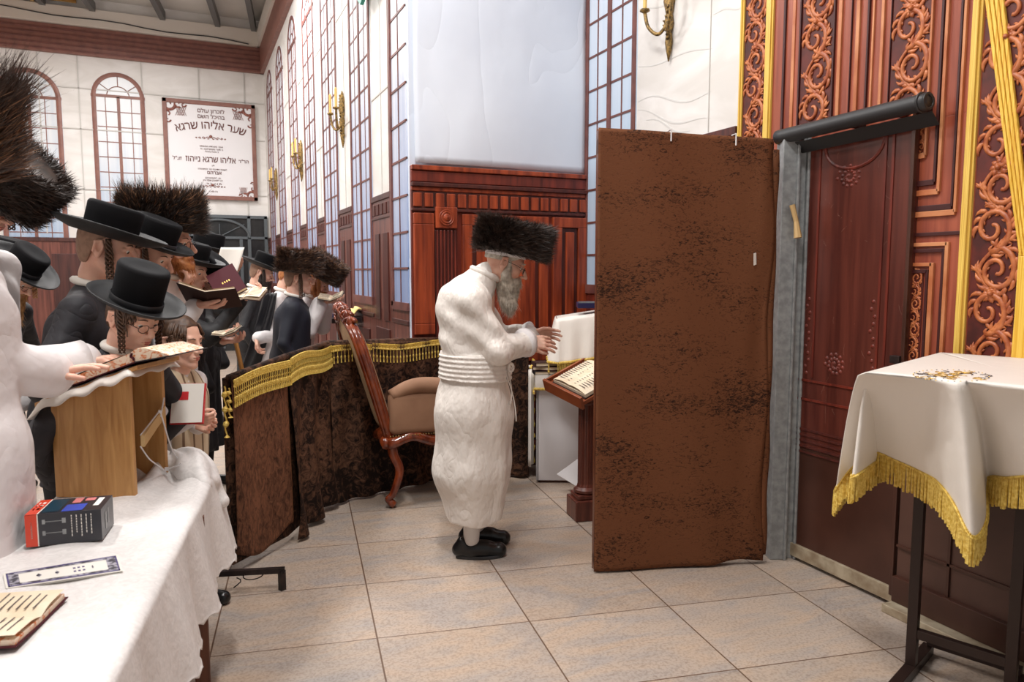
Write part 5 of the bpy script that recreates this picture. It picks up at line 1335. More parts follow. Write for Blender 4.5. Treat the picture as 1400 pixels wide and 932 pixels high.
def felt_hat(par, Rm, t, s=1.0, crown=.125, brim=.176, label=None, tilt=0, dz=.058, dx=-.004):
    Rh = Rm @ rotY(R(tilt)); t = np.array(t) + Rm @ (V3(dx, 0, dz) * s)
    prof = [(.0, crown - .006), (.05, crown - .003), (.078, crown + .002), (.088, crown - .002), (.093, crown - .012), (.0915, crown * .6), (.0895, .02), (.0905, .0), (.094, -.003)]
    V, F = lat(prof[::-1], 40, 1.13, .93); c = mesh_np('hat_crown', xf(V, Rh, t, s), F, M['hat_felt'], par)
    if label: c['label'] = label
    c.name = 'hat'
    curl = lambda r, a: .014 * max(0, (r - .12) / .056) ** 2 * (1 - .0 * math.cos(2 * a)) + .010 * (math.sin(a) ** 2) * max(0, (r - .09) / .086)
    prof = [(.080, -.004), (.10, -.004), (.13, -.004), (brim * .9, -.001), (brim, .002), (brim + .003, .007), (brim, .011), (brim * .9, .006), (.13, .003), (.10, .003), (.086, .004)]
    V, F = lat(prof, 48, 1.10, .95, curl); mesh_np('brim', xf(V, Rh, t, s), F, M['hat_brim'], c)
    prof = [(.0925, .0), (.0945, .002), (.0950, .026), (.0925, .029)]
    V, F = lat(prof, 40, 1.13, .93); mesh_np('ribbon', xf(V, Rh, t, s), F, M['ribbon'], c)
    return c
def fur_hat(par, Rm, t, s=1.0, n=5000, tilt=0, hgt=.13, r=.128, ln=.055, mats=('fur_dark', 'fur_mid', 'fur_light'), seed=1, up=.55, light=.15, w=.0016, dz=.05, dx=.0, sx=1.12, sy=.98, rim=0.0):
    Rh = Rm @ rotY(R(tilt)); t = np.array(t) + Rm @ (V3(dx, 0, dz) * s); rs = np.random.RandomState(seed)
    prof = [(.085, -.006), (r - .008, -.008), (r, .008), (r + .006, hgt * .5), (r, hgt - .012), (r - .012, hgt), (.07, hgt - .012), (.0, hgt - .015)]
    V, F = lat(prof, 40, sx, sy); c = mesh_np('fur_hat', xf(V, Rh, t, s), F, M[mats[0]], par)
    a = rs.uniform(0, 2 * np.pi, n); z = rs.uniform(-.01, hgt, n); k = rs.random(n)
    top = k > .82; rr = np.where(top, rs.uniform(r * .72, r, n), r + .002); z = np.where(top, hgt - .004, z)
    ru = np.array(ring := [0])
    P = np.stack([rr * np.cos(a) * sx, rr * np.sin(a) * sy, z], 1)
    N = np.stack([np.cos(a), np.sin(a), np.zeros(n)], 1)
    swirl = np.stack([-np.sin(a), np.cos(a), np.zeros(n)], 1)
    D = N * (.55 + .25 * rs.random(n))[:, None] + V3(0, 0, 1) * (up * (.5 + z / hgt * .9))[:, None] + swirl * (.55 + .25 * np.sin(a * 7))[:, None] + rs.normal(size=(n, 3)) * .22
    D[top] = N[top] * .45 + V3(0, 0, 1) * (.75 + rim) + rs.normal(size=(top.sum(), 3)) * .25
    Ln = ln * rs.uniform(.6, 1.15, n) * np.where(top, .75 + rim, 1)
    V, F = strands(P, D, Ln, w * rs.uniform(.7, 1.5, n), .35, seed)
    mi = (rs.random(n) * 3).astype(int); mi = np.where(rs.random(n) < light * (1 + 2.5 * (z / hgt) ** 3), 2, np.where(rs.random(n) < .45, 1, 0))
    mi2 = np.concatenate([mi, mi]); F2 = F
    mesh_np('fur', xf(V, Rh, t, s), F2, [M[x] for x in mats], c, smooth=False, mi=mi2)
    V, F = lat([(0, .0), (.08, .0), (.086, -.004)], 24, 1.1, .95)
    return c
def surf_strands(V, F, n, ln, w, dirf, seed, mats, name, par, Rm=None, t=None, s=1.0, curl=.4):
    rs = np.random.RandomState(seed); V = np.asarray(V); F = np.asarray(F)
    i = rs.randint(0, len(F), n); a, b, c = V[F[i, 0]], V[F[i, 1]], V[F[i, 2]]
    u = rs.random((n, 1)); v = rs.random((n, 1)); fl = (u + v > 1)[:, 0]; u[fl] = 1 - u[fl]; v[fl] = 1 - v[fl]
    P = a + (b - a) * u + (c - a) * v; N = np.cross(b - a, c - a); N /= np.maximum(1e-9, np.linalg.norm(N, axis=1, keepdims=True))
    D = dirf(P, N) + rs.normal(size=(n, 3)) * .2
    SV_, SF = strands(P, D, ln * rs.uniform(.6, 1.2, n), w, curl, seed)
    if Rm is not None: SV_ = xf(SV_, Rm, t, s)
    mi = rs.randint(0, len(mats), n)
    return mesh_np(name, SV_, SF, [M[x] for x in mats], par, smooth=False, mi=np.concatenate([mi, mi]))
def glasses(par, Rm, t, s=1.0, r=.0022):
    m = MB()
    for sgn in (-1, 1):
        c = V3(.106, sgn * .032, .002); pts = [c + V3(-.004 * abs(math.cos(a)), .023 * math.cos(a), .016 * math.sin(a)) for a in np.linspace(0, 2 * np.pi, 20, endpoint=False)]
        m.tube([tuple(x) for x in xf(pts, Rm, t, s)], r * s * .6, 6, closed=True)
        m.tube([tuple(x) for x in xf([V3(.103, sgn * .055, .006), V3(.06, sgn * .078, .012), V3(-.008, sgn * .084, .012), V3(-.02, sgn * .084, -.008)], Rm, t, s)], r * s * .6, 6)
    m.tube([tuple(x) for x in xf([V3(.107, -.010, .006), V3(.112, 0, .010), V3(.107, .010, .006)], Rm, t, s)], r * s * .6, 6)
    return m.build('glasses', M['glasses'], par, smooth=True)
def person(label, px, py, d, th, lean=6, nl=12, pitch=12, yaw=0, cloth='coat', cm='black_cloth', skin='skin', hair='hair_brown', hat='felt', hatk=None, beard=None, bl=.10, bw=1.0,
           peyot=.12, glass=False, hands=(), hem=.28, stout=1.0, det=2, collar='paper', sash=None, group=None, rot=0, hs=1.0, headshift=(0, 0), extra=None, belt=None, sleeve=1.0, shoes=True, fold=.006, curl=(25, 35, 30), seed=1, amp=1.0, nose=1.0, legs=True, legm='trouser', locks=0):
    hw = W(px, py, d); wa = -YAW + R(th)
    L = R(lean); A2 = R(lean + nl)
    ds = V3(math.sin(L), 0, math.cos(L)); dn = V3(math.sin(A2), 0, math.cos(A2))
    k = hw.z / (.93 + .50 * ds[2] + .165 * dn[2])
    hip = V3(0, 0, .93) * k; nb = hip + ds * .50 * k; hd = nb + dn * .165 * k
    hs = hs * (k ** .5)
    cw, sw = math.cos(wa), math.sin(wa)
    bx = hw.x - (cw * hd[0] - sw * hd[1]); by = hw.y - (sw * hd[0] + cw * hd[1])
    root = thing('person', (bx, by, 0), label, 'person', group, rz=wa, local=True)
    def toL(w): x, y = w[0] - bx, w[1] - by; return V3(cw * x + sw * y, -sw * x + cw * y, w[2])
    Rm = rotZ(R(yaw)) @ rotY(R(pitch)); t = hd
    hh = {0: .0065, 1: .005, 2: .0042, 3: .003}[det]; hc = {0: .022, 1: .018, 2: .014, 3: .010}[det]
    nk = Rm.T @ ((nb - hd) / hs)
    V, F = blob(head_prims(nk * 1.0, hs < .96, nose), hh); parts = [(xf(V, Rm, t, hs), F)]
    sh = nb - ds * .055 * k; W_ = .165 * k
    cl = []; wd_ = stout
    r0 = .118 * k * wd_
    ch1 = hip + ds * .33 * k
    for s in (-1, 1):
        cl += [('c', tuple(hip + V3(.01, s * .055 * k, 0)), tuple(ch1 + V3(0, s * .075 * k, 0)), r0 * 1.0, r0 * 1.0, .05)]
        cl += [('c', tuple(sh + V3(-.01, s * .03, .01)), tuple(sh + V3(0, s * W_, -.02)), .062 * k, .058 * k * wd_, .05)]
    cl += [('c', tuple(ch1), tuple(nb - ds * .03), .10 * k, .058 * k, .05)]
    arms = []
    hl = list(hands) + [None] * (2 - len(hands))
    hpr = []
    for s, hnd in zip((-1, 1), hl):
        S = sh + V3(0, s * W_, -.03)
        if hnd is None: T = hip + V3(.10, s * .20 * k, -.08 * k); hd_, hn, cu, vis = V3(.3, 0, -1), V3(0, -s, 0), (20, 25, 20), False
        else:
            T = toL(hnd['at']); hd_ = toL(Vector(hnd['at']) + Vector(hnd['dir'])) - T; hn = toL(Vector(hnd['at']) + Vector(hnd['n'])) - T; cu = hnd.get('curl', curl); vis = True
        E_ = ik(S, T, .285 * k, .265 * k, V3(-.25, s * .35, -1)); sr = sleeve
        T2 = T if vis else T
        cl += [('c', tuple(S), tuple(E_), .058 * k * (wd_ * .5 + .5), .052 * k * sr, .03), ('c', tuple(E_), tuple(E_ + (T2 - E_) * (.93 if vis else 1.)), .050 * k * sr, .044 * k * sr * (1.18 if sr > 1.05 else 1), .02)]
        if vis: parts.append(blob(hand_prims(T, hd_, hn, (hnd.get('side', s)), cu, hnd.get('spread', .05), hs * hnd.get('sc', 1), fore=E_), {0: .0055, 1: .0045, 2: .004, 3: .003}[det]))
        arms.append((S, E_, T, vis))
    core = [('c', tuple(hip), tuple(nb - ds * .08), .07 * k, .06 * k, .04)]
    for (S, E_, T, vis) in arms: core += [('c', tuple(sh), tuple(S), .04 * k, .035 * k, .03), ('c', tuple(S), tuple(E_), .034 * k, .03 * k, .02), ('c', tuple(E_), tuple(E_ + (T - E_) * .85), .03 * k, .025 * k, .02)]
    for s in (-1, 1): core += [('c', tuple(hip + V3(0, s * .06, -.02)), (0, s * .085 * k, .12 * k), .06 * k, .03 * k, .03)]
    parts.append(blob(core, .02))
    V, F = join_np(parts); mesh_np('body', V, F, M[skin], root)
    # garment
    if cloth in ('coat', 'robe'):
        hm = hem * k
        for s in (-1, 1): cl += [('c', tuple(hip + V3(0, s * .05 * k, -.02)), (0.0, s * .075 * k, hm), r0 * .98, r0 * 1.16 * (1 + .1 * (cloth == 'robe')), .06)]
        hemz = hm
    else: hemz = (.80 if cloth == 'jacket' else .88) * k
    if cloth == 'jacket':
        for s in (-1, 1): cl += [('c', tuple(hip), (0, s * .06 * k, .76 * k), r0, r0 * 1.02, .05)]
    if extra: cl += extra(k, hip, sh, nb, ds)
    V, F = blob(cl, hc, noisy(cl, fold * amp, 9, seed, hemz, vf=(.95 * k, hemz, .010 if cloth in ('coat', 'robe') else .003, 9)))
    g = mesh_np('robe' if cloth == 'robe' else cloth, V, F, M[cm], root)
    if belt:
        z0, z1, bm_, inf = belt
        def bp(G, dd): 
            q = dd - inf + fold * amp * sn(G, 9, seed, (1, 1, .35)); return np.maximum(q, np.maximum(z0 * k - G[..., 2] + G[..., 0] * .0, G[..., 2] - z1 * k))
        tr = [p for p in cl if not (p[0] == 'c' and (abs(p[1][1]) > .11 * k or abs(p[2][1]) > .13 * k))]
        V, F = blob(tr, min(hc, .010), bp); mesh_np('sash_belt', V, F, M[bm_], root)
    # collar
    if collar:
        m = MB(); c = nb + dn * .012; ring = []
        pts = [c + V3(-.012 + .062 * k * math.cos(a), .058 * k * math.sin(a), -.016 * math.cos(a) + .014) for a in np.linspace(0, 2 * np.pi, 20, endpoint=False)]
        m.tube([tuple(q) for q in pts], .016 * k, 8, closed=True, flat=.9); m.build('collar', M[collar], root, smooth=True)
    # legs
    if legs:
        lg = []
        for s in (-1, 1): lg += [('c', (0, s * .075 * k, .85 * k), (.015, s * .085 * k, .48 * k), .085 * k, .066 * k, .02), ('c', (.015, s * .085 * k, .48 * k), (-.02, s * .09 * k, .06), .064 * k, .048 * k, .02)]
        V, F = blob(lg, max(hc, .014)); mesh_np('trousers', V, F, M[legm], root)
    if shoes:
        for s in (-1, 1):
            y = s * .09 * k; sp = [('c', (-.05, y, .045), (.02, y, .045), .036, .038, .02), ('c', (.0, y, .035), (.145, y - s * -.012, .030), .038, .034, .03), ('c', (-.03, y, .05), (-.03, y, .09), .04, .042, .02)]
            V, F = blob(sp, .01 if det < 2 else .006, lambda G, dd: np.maximum(dd, .004 - G[..., 2])); mesh_np('shoe', V, F, M['shoe'], root)
    if sash: sash(root, k, hip, sh, nb)
    # hair
    if hair:
        hp = [('e', (-.014, 0, .037), (.102, .0805, .092), .01), ('e', (-.045, 0, -.02), (.058, .066, .066), .03)]
        def hpost(G, dd):
            x, z = G[..., 0], G[..., 2]; line = np.where(x > -.02, .022 + (x + .02) * .75, -.055 + 0 * x); line = np.where(x < -.02, np.clip(.022 + (x + .02) * 3.2, -.07, .03), line)
            return np.maximum(dd + .0015 * sn(G, 160, 3), line - z)
        V, F = blob(hp, max(hh, .0042), hpost); mesh_np('hair', xf(V, Rm, t, hs), F, M[hair], root)
    if peyot:
        pm = peyot_m = (beard or hair); pm = 'hair_brown' if pm in ('hair_stub', None) else pm
        for s in (-1, 1):
            m = MB(); n = 26
            for j in range(4):
                pts = [Rm @ (V3(.020, s * .079, .040) * hs) + t + V3((.006 + .007 * min(1, i / 9)) * math.sin(i * .62 + j * 1.57), s * (.003 + .007 * math.cos(i * .62 + j * 1.57)), -(peyot + .02) * i / n) for i in range(n + 1)]
                m.tube([tuple(q) for q in pts], [(.0052 - .0026 * (i / n) ** 2) * hs for i in range(n + 1)], 6)
            m.build('sidelock', M[pm], root, smooth=True)
    if beard:
        bp_ = []
        for s in (-1, 1): bp_ += [('c', (.004, s * .066, -.012), (.03, s * .054, -.072), .013 * bw, .020 * bw, .02), ('c', (.03, s * .054, -.072), (.080, s * .016, -.100), .020 * bw, .026 * bw, .02), ('c', (.102, s * .004, -.044), (.088, s * .030, -.062), .007, .009, .008)]
        dl = Rm.T @ V3(.15, 0, -1); dl = nz(dl)
        e = V3(.072, 0, -.10) + dl * bl
        bp_ += [('c', (.075, 0, -.095), tuple(e), .038 * bw, .014 * bw, .03)]
        V, F = blob(bp_, .005, lambda G, dd: dd + .003 * sn(G, 90, 4, (1, 1, .25)))
        b_ = mesh_np('beard', xf(V, Rm, t, hs), F, M[beard], root)
        surf_strands(V, F, {0: 500, 1: 900, 2: 1600, 3: 4200}[det], .035, .0009 if det > 2 else .0014, lambda P, N: N * .25 + dl * 1.0, 5, [beard], 'beard_strands', b_, Rm, t, hs)
    if det >= 1:
        for s in (-1, 1):
            c = V3(.0765, s * .031, .008)
            V, F = lat([(.0122 * math.sin(a), -.0122 * math.cos(a)) for a in np.linspace(0.01, 3.13, 9)], 14, 1, 1); Rx = np.array([[0, 0, 1], [0, 1, 0], [-1, 0, 0]], float)
            Vw = xf(xf(V, rotY(R(30)) @ Rx, c), Rm, t, hs); mi = np.array([1 if (i // 14) >= 6 else 0 for i in range(len(F))])
            mesh_np('eye', Vw, F, [M['eye_white'], M['iris']], root, mi=mi)
            m = MB(); m.tube([tuple(q) for q in xf([V3(.093, s * .016, .030), V3(.093, s * .032, .035), V3(.080, s * .050, .030)], Rm, t, hs)], [.003, .004, .002], 6, flat=.6); m.build('eyebrow', M['hair_grey' if beard == 'hair_grey' else 'hair_brown'], root)
        m = MB(); m.tube([tuple(q) for q in xf([V3(.094, -.021, -.0585), V3(.1025, -.010, -.0545), V3(.1045, 0, -.056), V3(.1025, .010, -.0545), V3(.094, .021, -.0585)], Rm, t, hs)], [.002, .0042, .0040, .0042, .002], 6)
        m.tube([tuple(q) for q in xf([V3(.092, -.019, -.0610), V3(.1015, -.008, -.0645), V3(.1025, 0, -.065), V3(.1015, .008, -.0645), V3(.092, .019, -.0610)], Rm, t, hs)], [.002, .0045, .0048, .0045, .002], 6); m.build('lips', M['lip'], root, smooth=True)
    if locks:  # loose hair hanging at the temples and over the forehead
        rl = random.Random(seed)
        for s in (-1, 1):
            m = MB()
            for i in range(34):
                x0 = rl.uniform(-.015, .072); yy0 = .080 * math.sqrt(max(.05, 1 - (max(0, x0) / .105) ** 2)) + .004; L0 = locks * rl.uniform(.6, 1.1) * (1 if x0 < .045 else .45)
                pts = [Rm @ (V3(x0 * .8 * (1 if q == 0 else 1.25) + .006 * math.sin(q * 1.1 + i) * q / 5, s * (yy0 + .003 * math.sin(q * .9 + i)) * (.74 if q == 0 else .93 if q == 1 else 1), .092 if q == 0 else .055) * hs) + t + V3(.0, 0, -L0 * max(0, q - 1) / 6) for q in range(8)]
                m.tube([tuple(q) for q in pts], [.0052 * hs * (1 - .09 * q) for q in range(8)], 5)
            m.build('temple_hair', M[hair], root, smooth=True)
    if glass: glasses(root, Rm, t, hs)
    hk = dict(hatk or {})
    if hat == 'felt': felt_hat(root, Rm, t, hs, **hk)
    elif hat == 'fur': fur_hat(root, Rm, t, hs, **hk)
    return dict(root=root, Rm=Rm, t=t, k=k, hs=hs, nb=nb, sh=sh, hip=hip, toL=toL, arms=arms, base=(bx, by), wa=wa)
def H(px, py, d, dr, n, **k): return dict(at=W(px, py, d), dir=dr, n=n, **k)
RT = RTV; UZ = Vector((0, 0, 1))
# book held or lying: centre, yaw about z (relative to the camera right), tilt of the whole, opening
def book(c, yaw, tilt, size, cov, label, open_=True, half=25, roll=0, th=.012, lines=True, edge='page_cream', group=None, ink=True):
    a = -YAW + R(yaw); Mx = Matrix.Translation(c) @ Matrix.Rotation(a, 4, 'Z') @ Matrix.Rotation(R(tilt), 4, 'Y') @ Matrix.Rotation(R(roll), 4, 'X')
    t = thing('open_book' if open_ else 'book', c, label, 'book', group); w, h = size
    if open_:
        for s in (-1, 1):
            Rh = Mx @ Matrix.Rotation(-R(half) * s, 4, 'Y')
            m = MB(); m.T = Rh; m.box((s * w / 2, 0, -.0015), (w + .006, h + .01, .003)); m.build('cover', M[cov], t, bevel=.0008)
            m = MB(); m.T = Rh
            def pg(u, v, s=s): return (s * (w - .004) * u, -h / 2 + h * v, th * (.55 + .45 * math.sin(min(1, u * 2.2) * math.pi / 2)) )
            m.grid(pg, 10, 2)
            g0 = len(m.v)
            q = [(0, -h / 2), (s * (w - .004), -h / 2), (s * (w - .004), h / 2), (0, h / 2)]
            m.hexa([(x, y, .0005) for x, y in q] + [(x, y, th * .52) for x, y in q], 1); m.build('page_block', [M['page_cream'], M[edge]], t)
            if lines:
                m = MB(); m.T = Rh; rs = random.Random(int(abs(c[0]) * 1000) + s)
                for r_ in range(9):
                    y = h * .40 - r_ * h * .095; L1 = w * rs.uniform(.55, .72); m.box((s * (w * .12 + L1 / 2 + w * .06), y, th + .0006), (L1, h * .018, .0004))
                m.build('text_lines', M['ink'], t)
    else:
        m = MB(); m.T = Mx
        m.box((0, 0, th + .0015), (w, h, .003)); m.box((0, 0, -.0015), (w, h, .003)); m.box((-w / 2, 0, th / 2), (.003, h, th + .006)); m.build('cover', M[cov], t, bevel=.001)
        m = MB(); m.T = Mx; m.box((.002, 0, th / 2), (w - .008, h - .008, th)); m.build('page_block', M[edge], t)
        if ink:
            m = MB(); m.T = Mx
            for k in range(4): m.box((-.02 + k * .013, 0, th + .0034), (.006, .012, .0006))
            m.build('cover_lettering', M['ink_gold'], t)
    return t

# ---- the man in white at the lectern
def extraK(k, hip, sh, nb, ds):
    e = []
    for s in (-1, 1):
        e += [('c', (-.07, s * .09, 1.30), (.0, s * .08, 1.02), .145, .145, .06), ('c', (-.10, s * .07, 1.36), (-.03, s * .12, 1.24), .115, .12, .05)]
        e += [('c', (-.055, s * .085, .98), (-.055, s * .085, .55), .160, .178, .06), ('c', (-.055, s * .085, .55), (-.045, s * .08, .22), .178, .125, .06)]
    e += [('c', (.02, 0, 1.12), (.03, 0, .85), .15, .16, .06)]
    e += [('c', (.02, 0, 1.40), (.045, 0, 1.47), .085, .06, .05)]
    return e
# built with its own spine: hunched shoulders, head carried forward
def main_man():
    px, py, d = 690, 360, 3.95
    hw = W(px, py, d); wa = -YAW + R(3); cw, sw = math.cos(wa), math.sin(wa)
    ft = onZ(652, 752); bx, by = ft.x, ft.y
    root = thing('person', (bx, by, 0), 'old man in long white robe and fur hat standing at the lectern with hands raised', 'person', rz=wa, local=True)
    def toL(w): x, y = w[0] - bx, w[1] - by; return V3(cw * x + sw * y, -sw * x + cw * y, w[2])
    hd = toL(hw); hd[1] = 0
    PL = lambda x, y: toL(W(x, y, 3.95)) * V3(1, 0, 1)
    pitch = 24; Rm = rotY(R(pitch)); hs = 1.06; nb = PL(662, 385)
    nk = Rm.T @ ((nb - hd) / hs)
    V, F = blob(head_prims(nk, False, 1.25), .003); parts = [(xf(V, Rm, hd, hs), F)]
    sh = PL(640, 408); cl = []
    # torso from measured silhouette points (photo px -> local x,z)
    def cap(x0, y0, r0, x1, y1, r1, yo0, yo1, k=.05):
        a = PL(x0, y0); b = PL(x1, y1)
        for s in (-1, 1): cl.append(('c', (a[0], s * yo0, a[2]), (b[0], s * yo1, b[2]), r0, r1, k))
    cap(655, 388, .085, 632, 415, .12, .02, .08)
    cap(632, 415, .125, 642, 450, .145, .085, .085)
    cap(640, 445, .15, 650, 500, .17, .08, .07)
    cap(650, 500, .172, 648, 560, .205, .075, .08)
    cap(648, 560, .205, 645, 640, .205, .085, .085)
    cap(645, 640, .205, 650, 712, .150, .085, .085)
    cl.append(('c', tuple(PL(668, 372) + V3(-.01, 0, 0)), tuple(PL(655, 392)), .062, .10, .04))
    hpr = []; arms = []
    for s, wr, dr, nn, cu in ((-1, W(722, 467, 3.90), RTV * 1.0 - UZ * .06, Vector((0, 0, -1)) * .55 + FH * .85, (14, 16, 12)), (1, W(730, 458, 4.12), RTV - UZ * .02, Vector((0, 0, -1)) * .3 - FH * .9, (16, 18, 14))):
        S = sh + V3(.03, s * .185, -.01); T = toL(wr)
        E_ = PL(680, 474) if s < 0 else PL(684, 470); E_ = E_ + V3(0, s * .24, 0)
        cl += [('c', tuple(S), tuple(E_), .088, .072, .06), ('c', tuple(E_), tuple(E_ + (T - E_) * .88), .074, .072, .03), ('c', tuple(sh), tuple(S), .10, .088, .05)]
        dl = toL(wr + dr) - T; nl_ = toL(wr + nn) - T
        parts.append(blob(hand_prims(T, dl, nl_, -s if s < 0 else s, cu, .10, 1.0, fore=E_), .003)); arms.append((S, E_, T))
    core = [('c', tuple(PL(650, 500)), tuple(nb - V3(0, 0, .06)), .09, .06, .05)]
    for S, E_, T in arms: core += [('c', tuple(sh), tuple(S), .05, .04, .03), ('c', tuple(S), tuple(E_), .04, .034, .02), ('c', tuple(E_), tuple(E_ + (T - E_) * .8), .034, .028, .02)]
    for s in (-1, 1): core += [('c', (.0, s * .07, .9), (-.03, s * .09, .12), .07, .04, .03)]
    parts.append(blob(core, .02)); V, F = join_np(parts); mesh_np('body', V, F, M['skin_old'], root)
    hemz = PL(650, 710)[2]
    def post(G, d_):
        x, y, z = G[..., 0], G[..., 1], G[..., 2]
        d_ = d_ + .009 * sn(G, 11, 3, (1, 1, .5)) + .005 * (1 - 2 * np.abs(sn(G, 16, 8, (1, 1, .7)))) + .0025 * (1 - 2 * np.abs(sn(G, 34, 18, (1, 1, .7))))
        th = np.arctan2(y, x + .03); w = np.clip((1.0 - z) / .6, 0, 1); d_ = d_ + .007 * w * np.sin(th * 8 + 2 * np.sin(z * 3 + th * 2))
        # diagonal pulls at the back of the arm
        w2 = np.exp(-((z - 1.25) / .16) ** 2); d_ = d_ + .008 * w2 * np.sin((x * .8 + z) * 42 + y * 8)
        # front opening ridge
        return np.maximum(d_, hemz - z + .008 * np.sin(th * 6))
    V, F = blob(cl, .0072, post); mesh_np('robe', V, F, M['robe'], root)
    # broad cloth belt
    zb0, zb1 = PL(650, 515)[2], PL(650, 479)[2]
    tr = [p for p in cl if abs(p[1][1]) < .15 and abs(p[2][1]) < .15]
    def bp(G, d_):
        x, z = G[..., 0], G[..., 2]
        q = d_ - .010 + .0035 * np.sin(z * 260 + .8 * np.sin(x * 8)); return np.maximum(q, np.maximum(zb0 - z - x * .05, z - zb1 - x * .05))
    V, F = blob(tr, .006, bp); mesh_np('cloth_belt', V, F, M['robe'], root)
    m = MB(); e = PL(690, 500)
    for q, (a, b_) in enumerate((((688, 500), (696, 570)), ((692, 500), (688, 548)))):
        A_ = PL(*a); B_ = PL(*b_); 
        pts = [A_ + (B_ - A_) * u + V3(.035 * math.sin(u * 2) , -.17 - .010 * math.sin(u * 7 + q), 0) for u in np.linspace(0, 1, 12)]
        m.tube([tuple(p) for p in pts], .008, 6, flat=.4)
    m.tube([tuple(PL(689, 497) + V3(.012 * math.cos(a) + .03, -.19, .02 * math.sin(a))) for a in np.linspace(0, 6.28, 14)], .007, 6); m.build('belt_tie', M['robe'], root, smooth=True)
    # collar and cuffs
    m = MB(); pts = []
    c = PL(665, 375)
    for a in np.linspace(0, 2 * np.pi, 24, endpoint=False): pts.append(tuple(c + V3(-.004 + .070 * math.cos(a), .074 * math.sin(a), -.030 * math.cos(a) + .004)))
    m.tube(pts, .017, 8, closed=True); m.build('collar', M['robe'], root, smooth=True)
    for S, E_, T in arms:
        m = MB(); dv = nz(T - E_); a = E_ + (T - E_) * .80; b_ = E_ + (T - E_) * .93
        m.tube([tuple(a), tuple(a * .5 + b_ * .5), tuple(b_), tuple(b_ - dv * .004), tuple(a)], [.074, .079, .080, .068, .03], 18); m.build('cuff', M['robe2'], root, smooth=True)
    # legs in white stockings, slip-on shoes
    lg = []
    for s, xo in ((-1, .0), (1, .03)): lg += [('c', (-.02 + xo, s * .095, .42), (-.03 + xo, s * .10, .10), .058, .042, .02)]
    V, F = blob(lg, .007); mesh_np('stockings', V, F, M['sock'], root)
    for s, xo in ((-1, .0), (1, .03)):
        y = s * .10; o = .0 + xo
        sp = [('c', (-.095 + o, y, .045), (-.03 + o, y, .042), .036, .036, .02), ('c', (-.03 + o, y, .038), (.12 + o, y - s * .010, .036), .038, .042, .03), ('c', (-.10 + o, y, .05), (-.075 + o, y, .085), .030, .036, .02), ('c', (-.02 + o, y, .06), (.05 + o, y, .055), .040, .038, .03), ('c', (-.03 + o, y, .10), (-.03 + o, y, .14), .036, .038, .02, '-')]
        V, F = blob(sp, .004, lambda G, dd: np.maximum(dd, .004 - G[..., 2])); g = mesh_np('shoe', V, F, M['shoe'], root)
        m = MB()
        sol = [(.128 * math.cos(a) + o + .012, y + .043 * math.sin(a) * (1 + .12 * math.cos(a)), .0) for a in np.linspace(0, 2 * np.pi, 28, endpoint=False)]
        m.prism(sol, (0, 0, .018)); m.build('sole', M['black_vinyl'], g, bevel=.003)
    # face details
    for s in (-1, 1):
        c = V3(.078, s * .031, .009); V, F = lat([(.0128 * math.sin(a), -.0128 * math.cos(a)) for a in np.linspace(0.01, 3.13, 9)], 14, 1, 1); Rx = np.array([[0, 0, 1], [0, 1, 0], [-1, 0, 0]], float)
        mesh_np('eye', xf(xf(V, rotY(R(25)) @ Rx, c), Rm, hd, hs), F, [M['eye_white'], M['iris']], root, mi=np.array([1 if (i // 14) >= 6 else 0 for i in range(len(F))]))
        m = MB(); m.tube([tuple(q) for q in xf([V3(.093, s * .016, .030), V3(.094, s * .032, .036), V3(.080, s * .050, .030)], Rm, hd, hs)], [.004, .005, .003], 6, flat=.6); m.build('eyebrow', M['hair_grey'], root)
    glasses(root, Rm, hd, hs)
    # grey hair at the temple, beard
    hp = [('e', (-.014, 0, .037), (.101, .0795, .091), .01), ('e', (-.045, 0, -.01), (.055, .063, .062), .03)]
    def hpost(G, dd):
        x, z = G[..., 0], G[..., 2]; line = np.where(x > .0, .0 + x * .8, np.clip(.01 + x * .2, -.07, .03)); return np.maximum(dd, line - z)
    V, F = blob(hp, .004, hpost); mesh_np('hair', xf(V, Rm, hd, hs), F, M['hair_grey'], root)
    bp_ = []
    for s in (-1, 1): bp_ += [('c', (.018, s * .070, .015), (.026, s * .062, -.05), .010, .018, .02), ('c', (.026, s * .060, -.05), (.055, s * .042, -.10), .020, .026, .02), ('c', (.107, s * .004, -.044), (.092, s * .030, -.062), .008, .010, .008)]
    dl = nz(Rm.T @ V3(.10, 0, -1)); dl2 = nz(Rm.T @ V3(-.12, 0, -1))
    bp_ += [('c', (.070, 0, -.09), tuple(V3(.060, 0, -.10) + dl * .085), .050, .034, .03), ('c', (.045, .02, -.09), tuple(V3(.040, 0, -.10) + dl * .07), .050, .036, .03), ('c', tuple(V3(.060, 0, -.10) + dl * .085), tuple(V3(.058, 0, -.10) + dl * .125), .032, .010, .02)]
    V, F = blob(bp_, .0042, lambda G, dd: dd + .004 * sn(G, 80, 4, (1, 1, .25)))
    b_ = mesh_np('beard', xf(V, Rm, hd, hs), F, M['hair_grey'], root)
    surf_strands(V, F, 5200, .040, .0009, lambda P, N: N * .3 + dl, 5, ['hair_grey'], 'beard_strands', b_, Rm, hd, hs)
    # white skull cap rim and fur hat
    V, F = lat([(.092, -.004), (.0945, .0), (.093, .030), (.085, .04)], 32, 1.10, .92); mesh_np('skull_cap', xf(V, Rm @ rotY(R(-14)), hd + Rm @ (V3(-.014, 0, .036) * hs), hs), F, M['robe2'], root)
    fur_hat(root, Rm, hd, 1.0, n=22000, tilt=-12, hgt=.150, r=.150, ln=.060, seed=4, w=.0011, dz=.062, dx=.010, sx=1.16, sy=1.02, up=.30, light=.05, mats=('fur_dark', 'fur_mid', 'fur_grey'))
main_man()

# ---- the praying group at left
Dn = Vector((0, 0, -1))
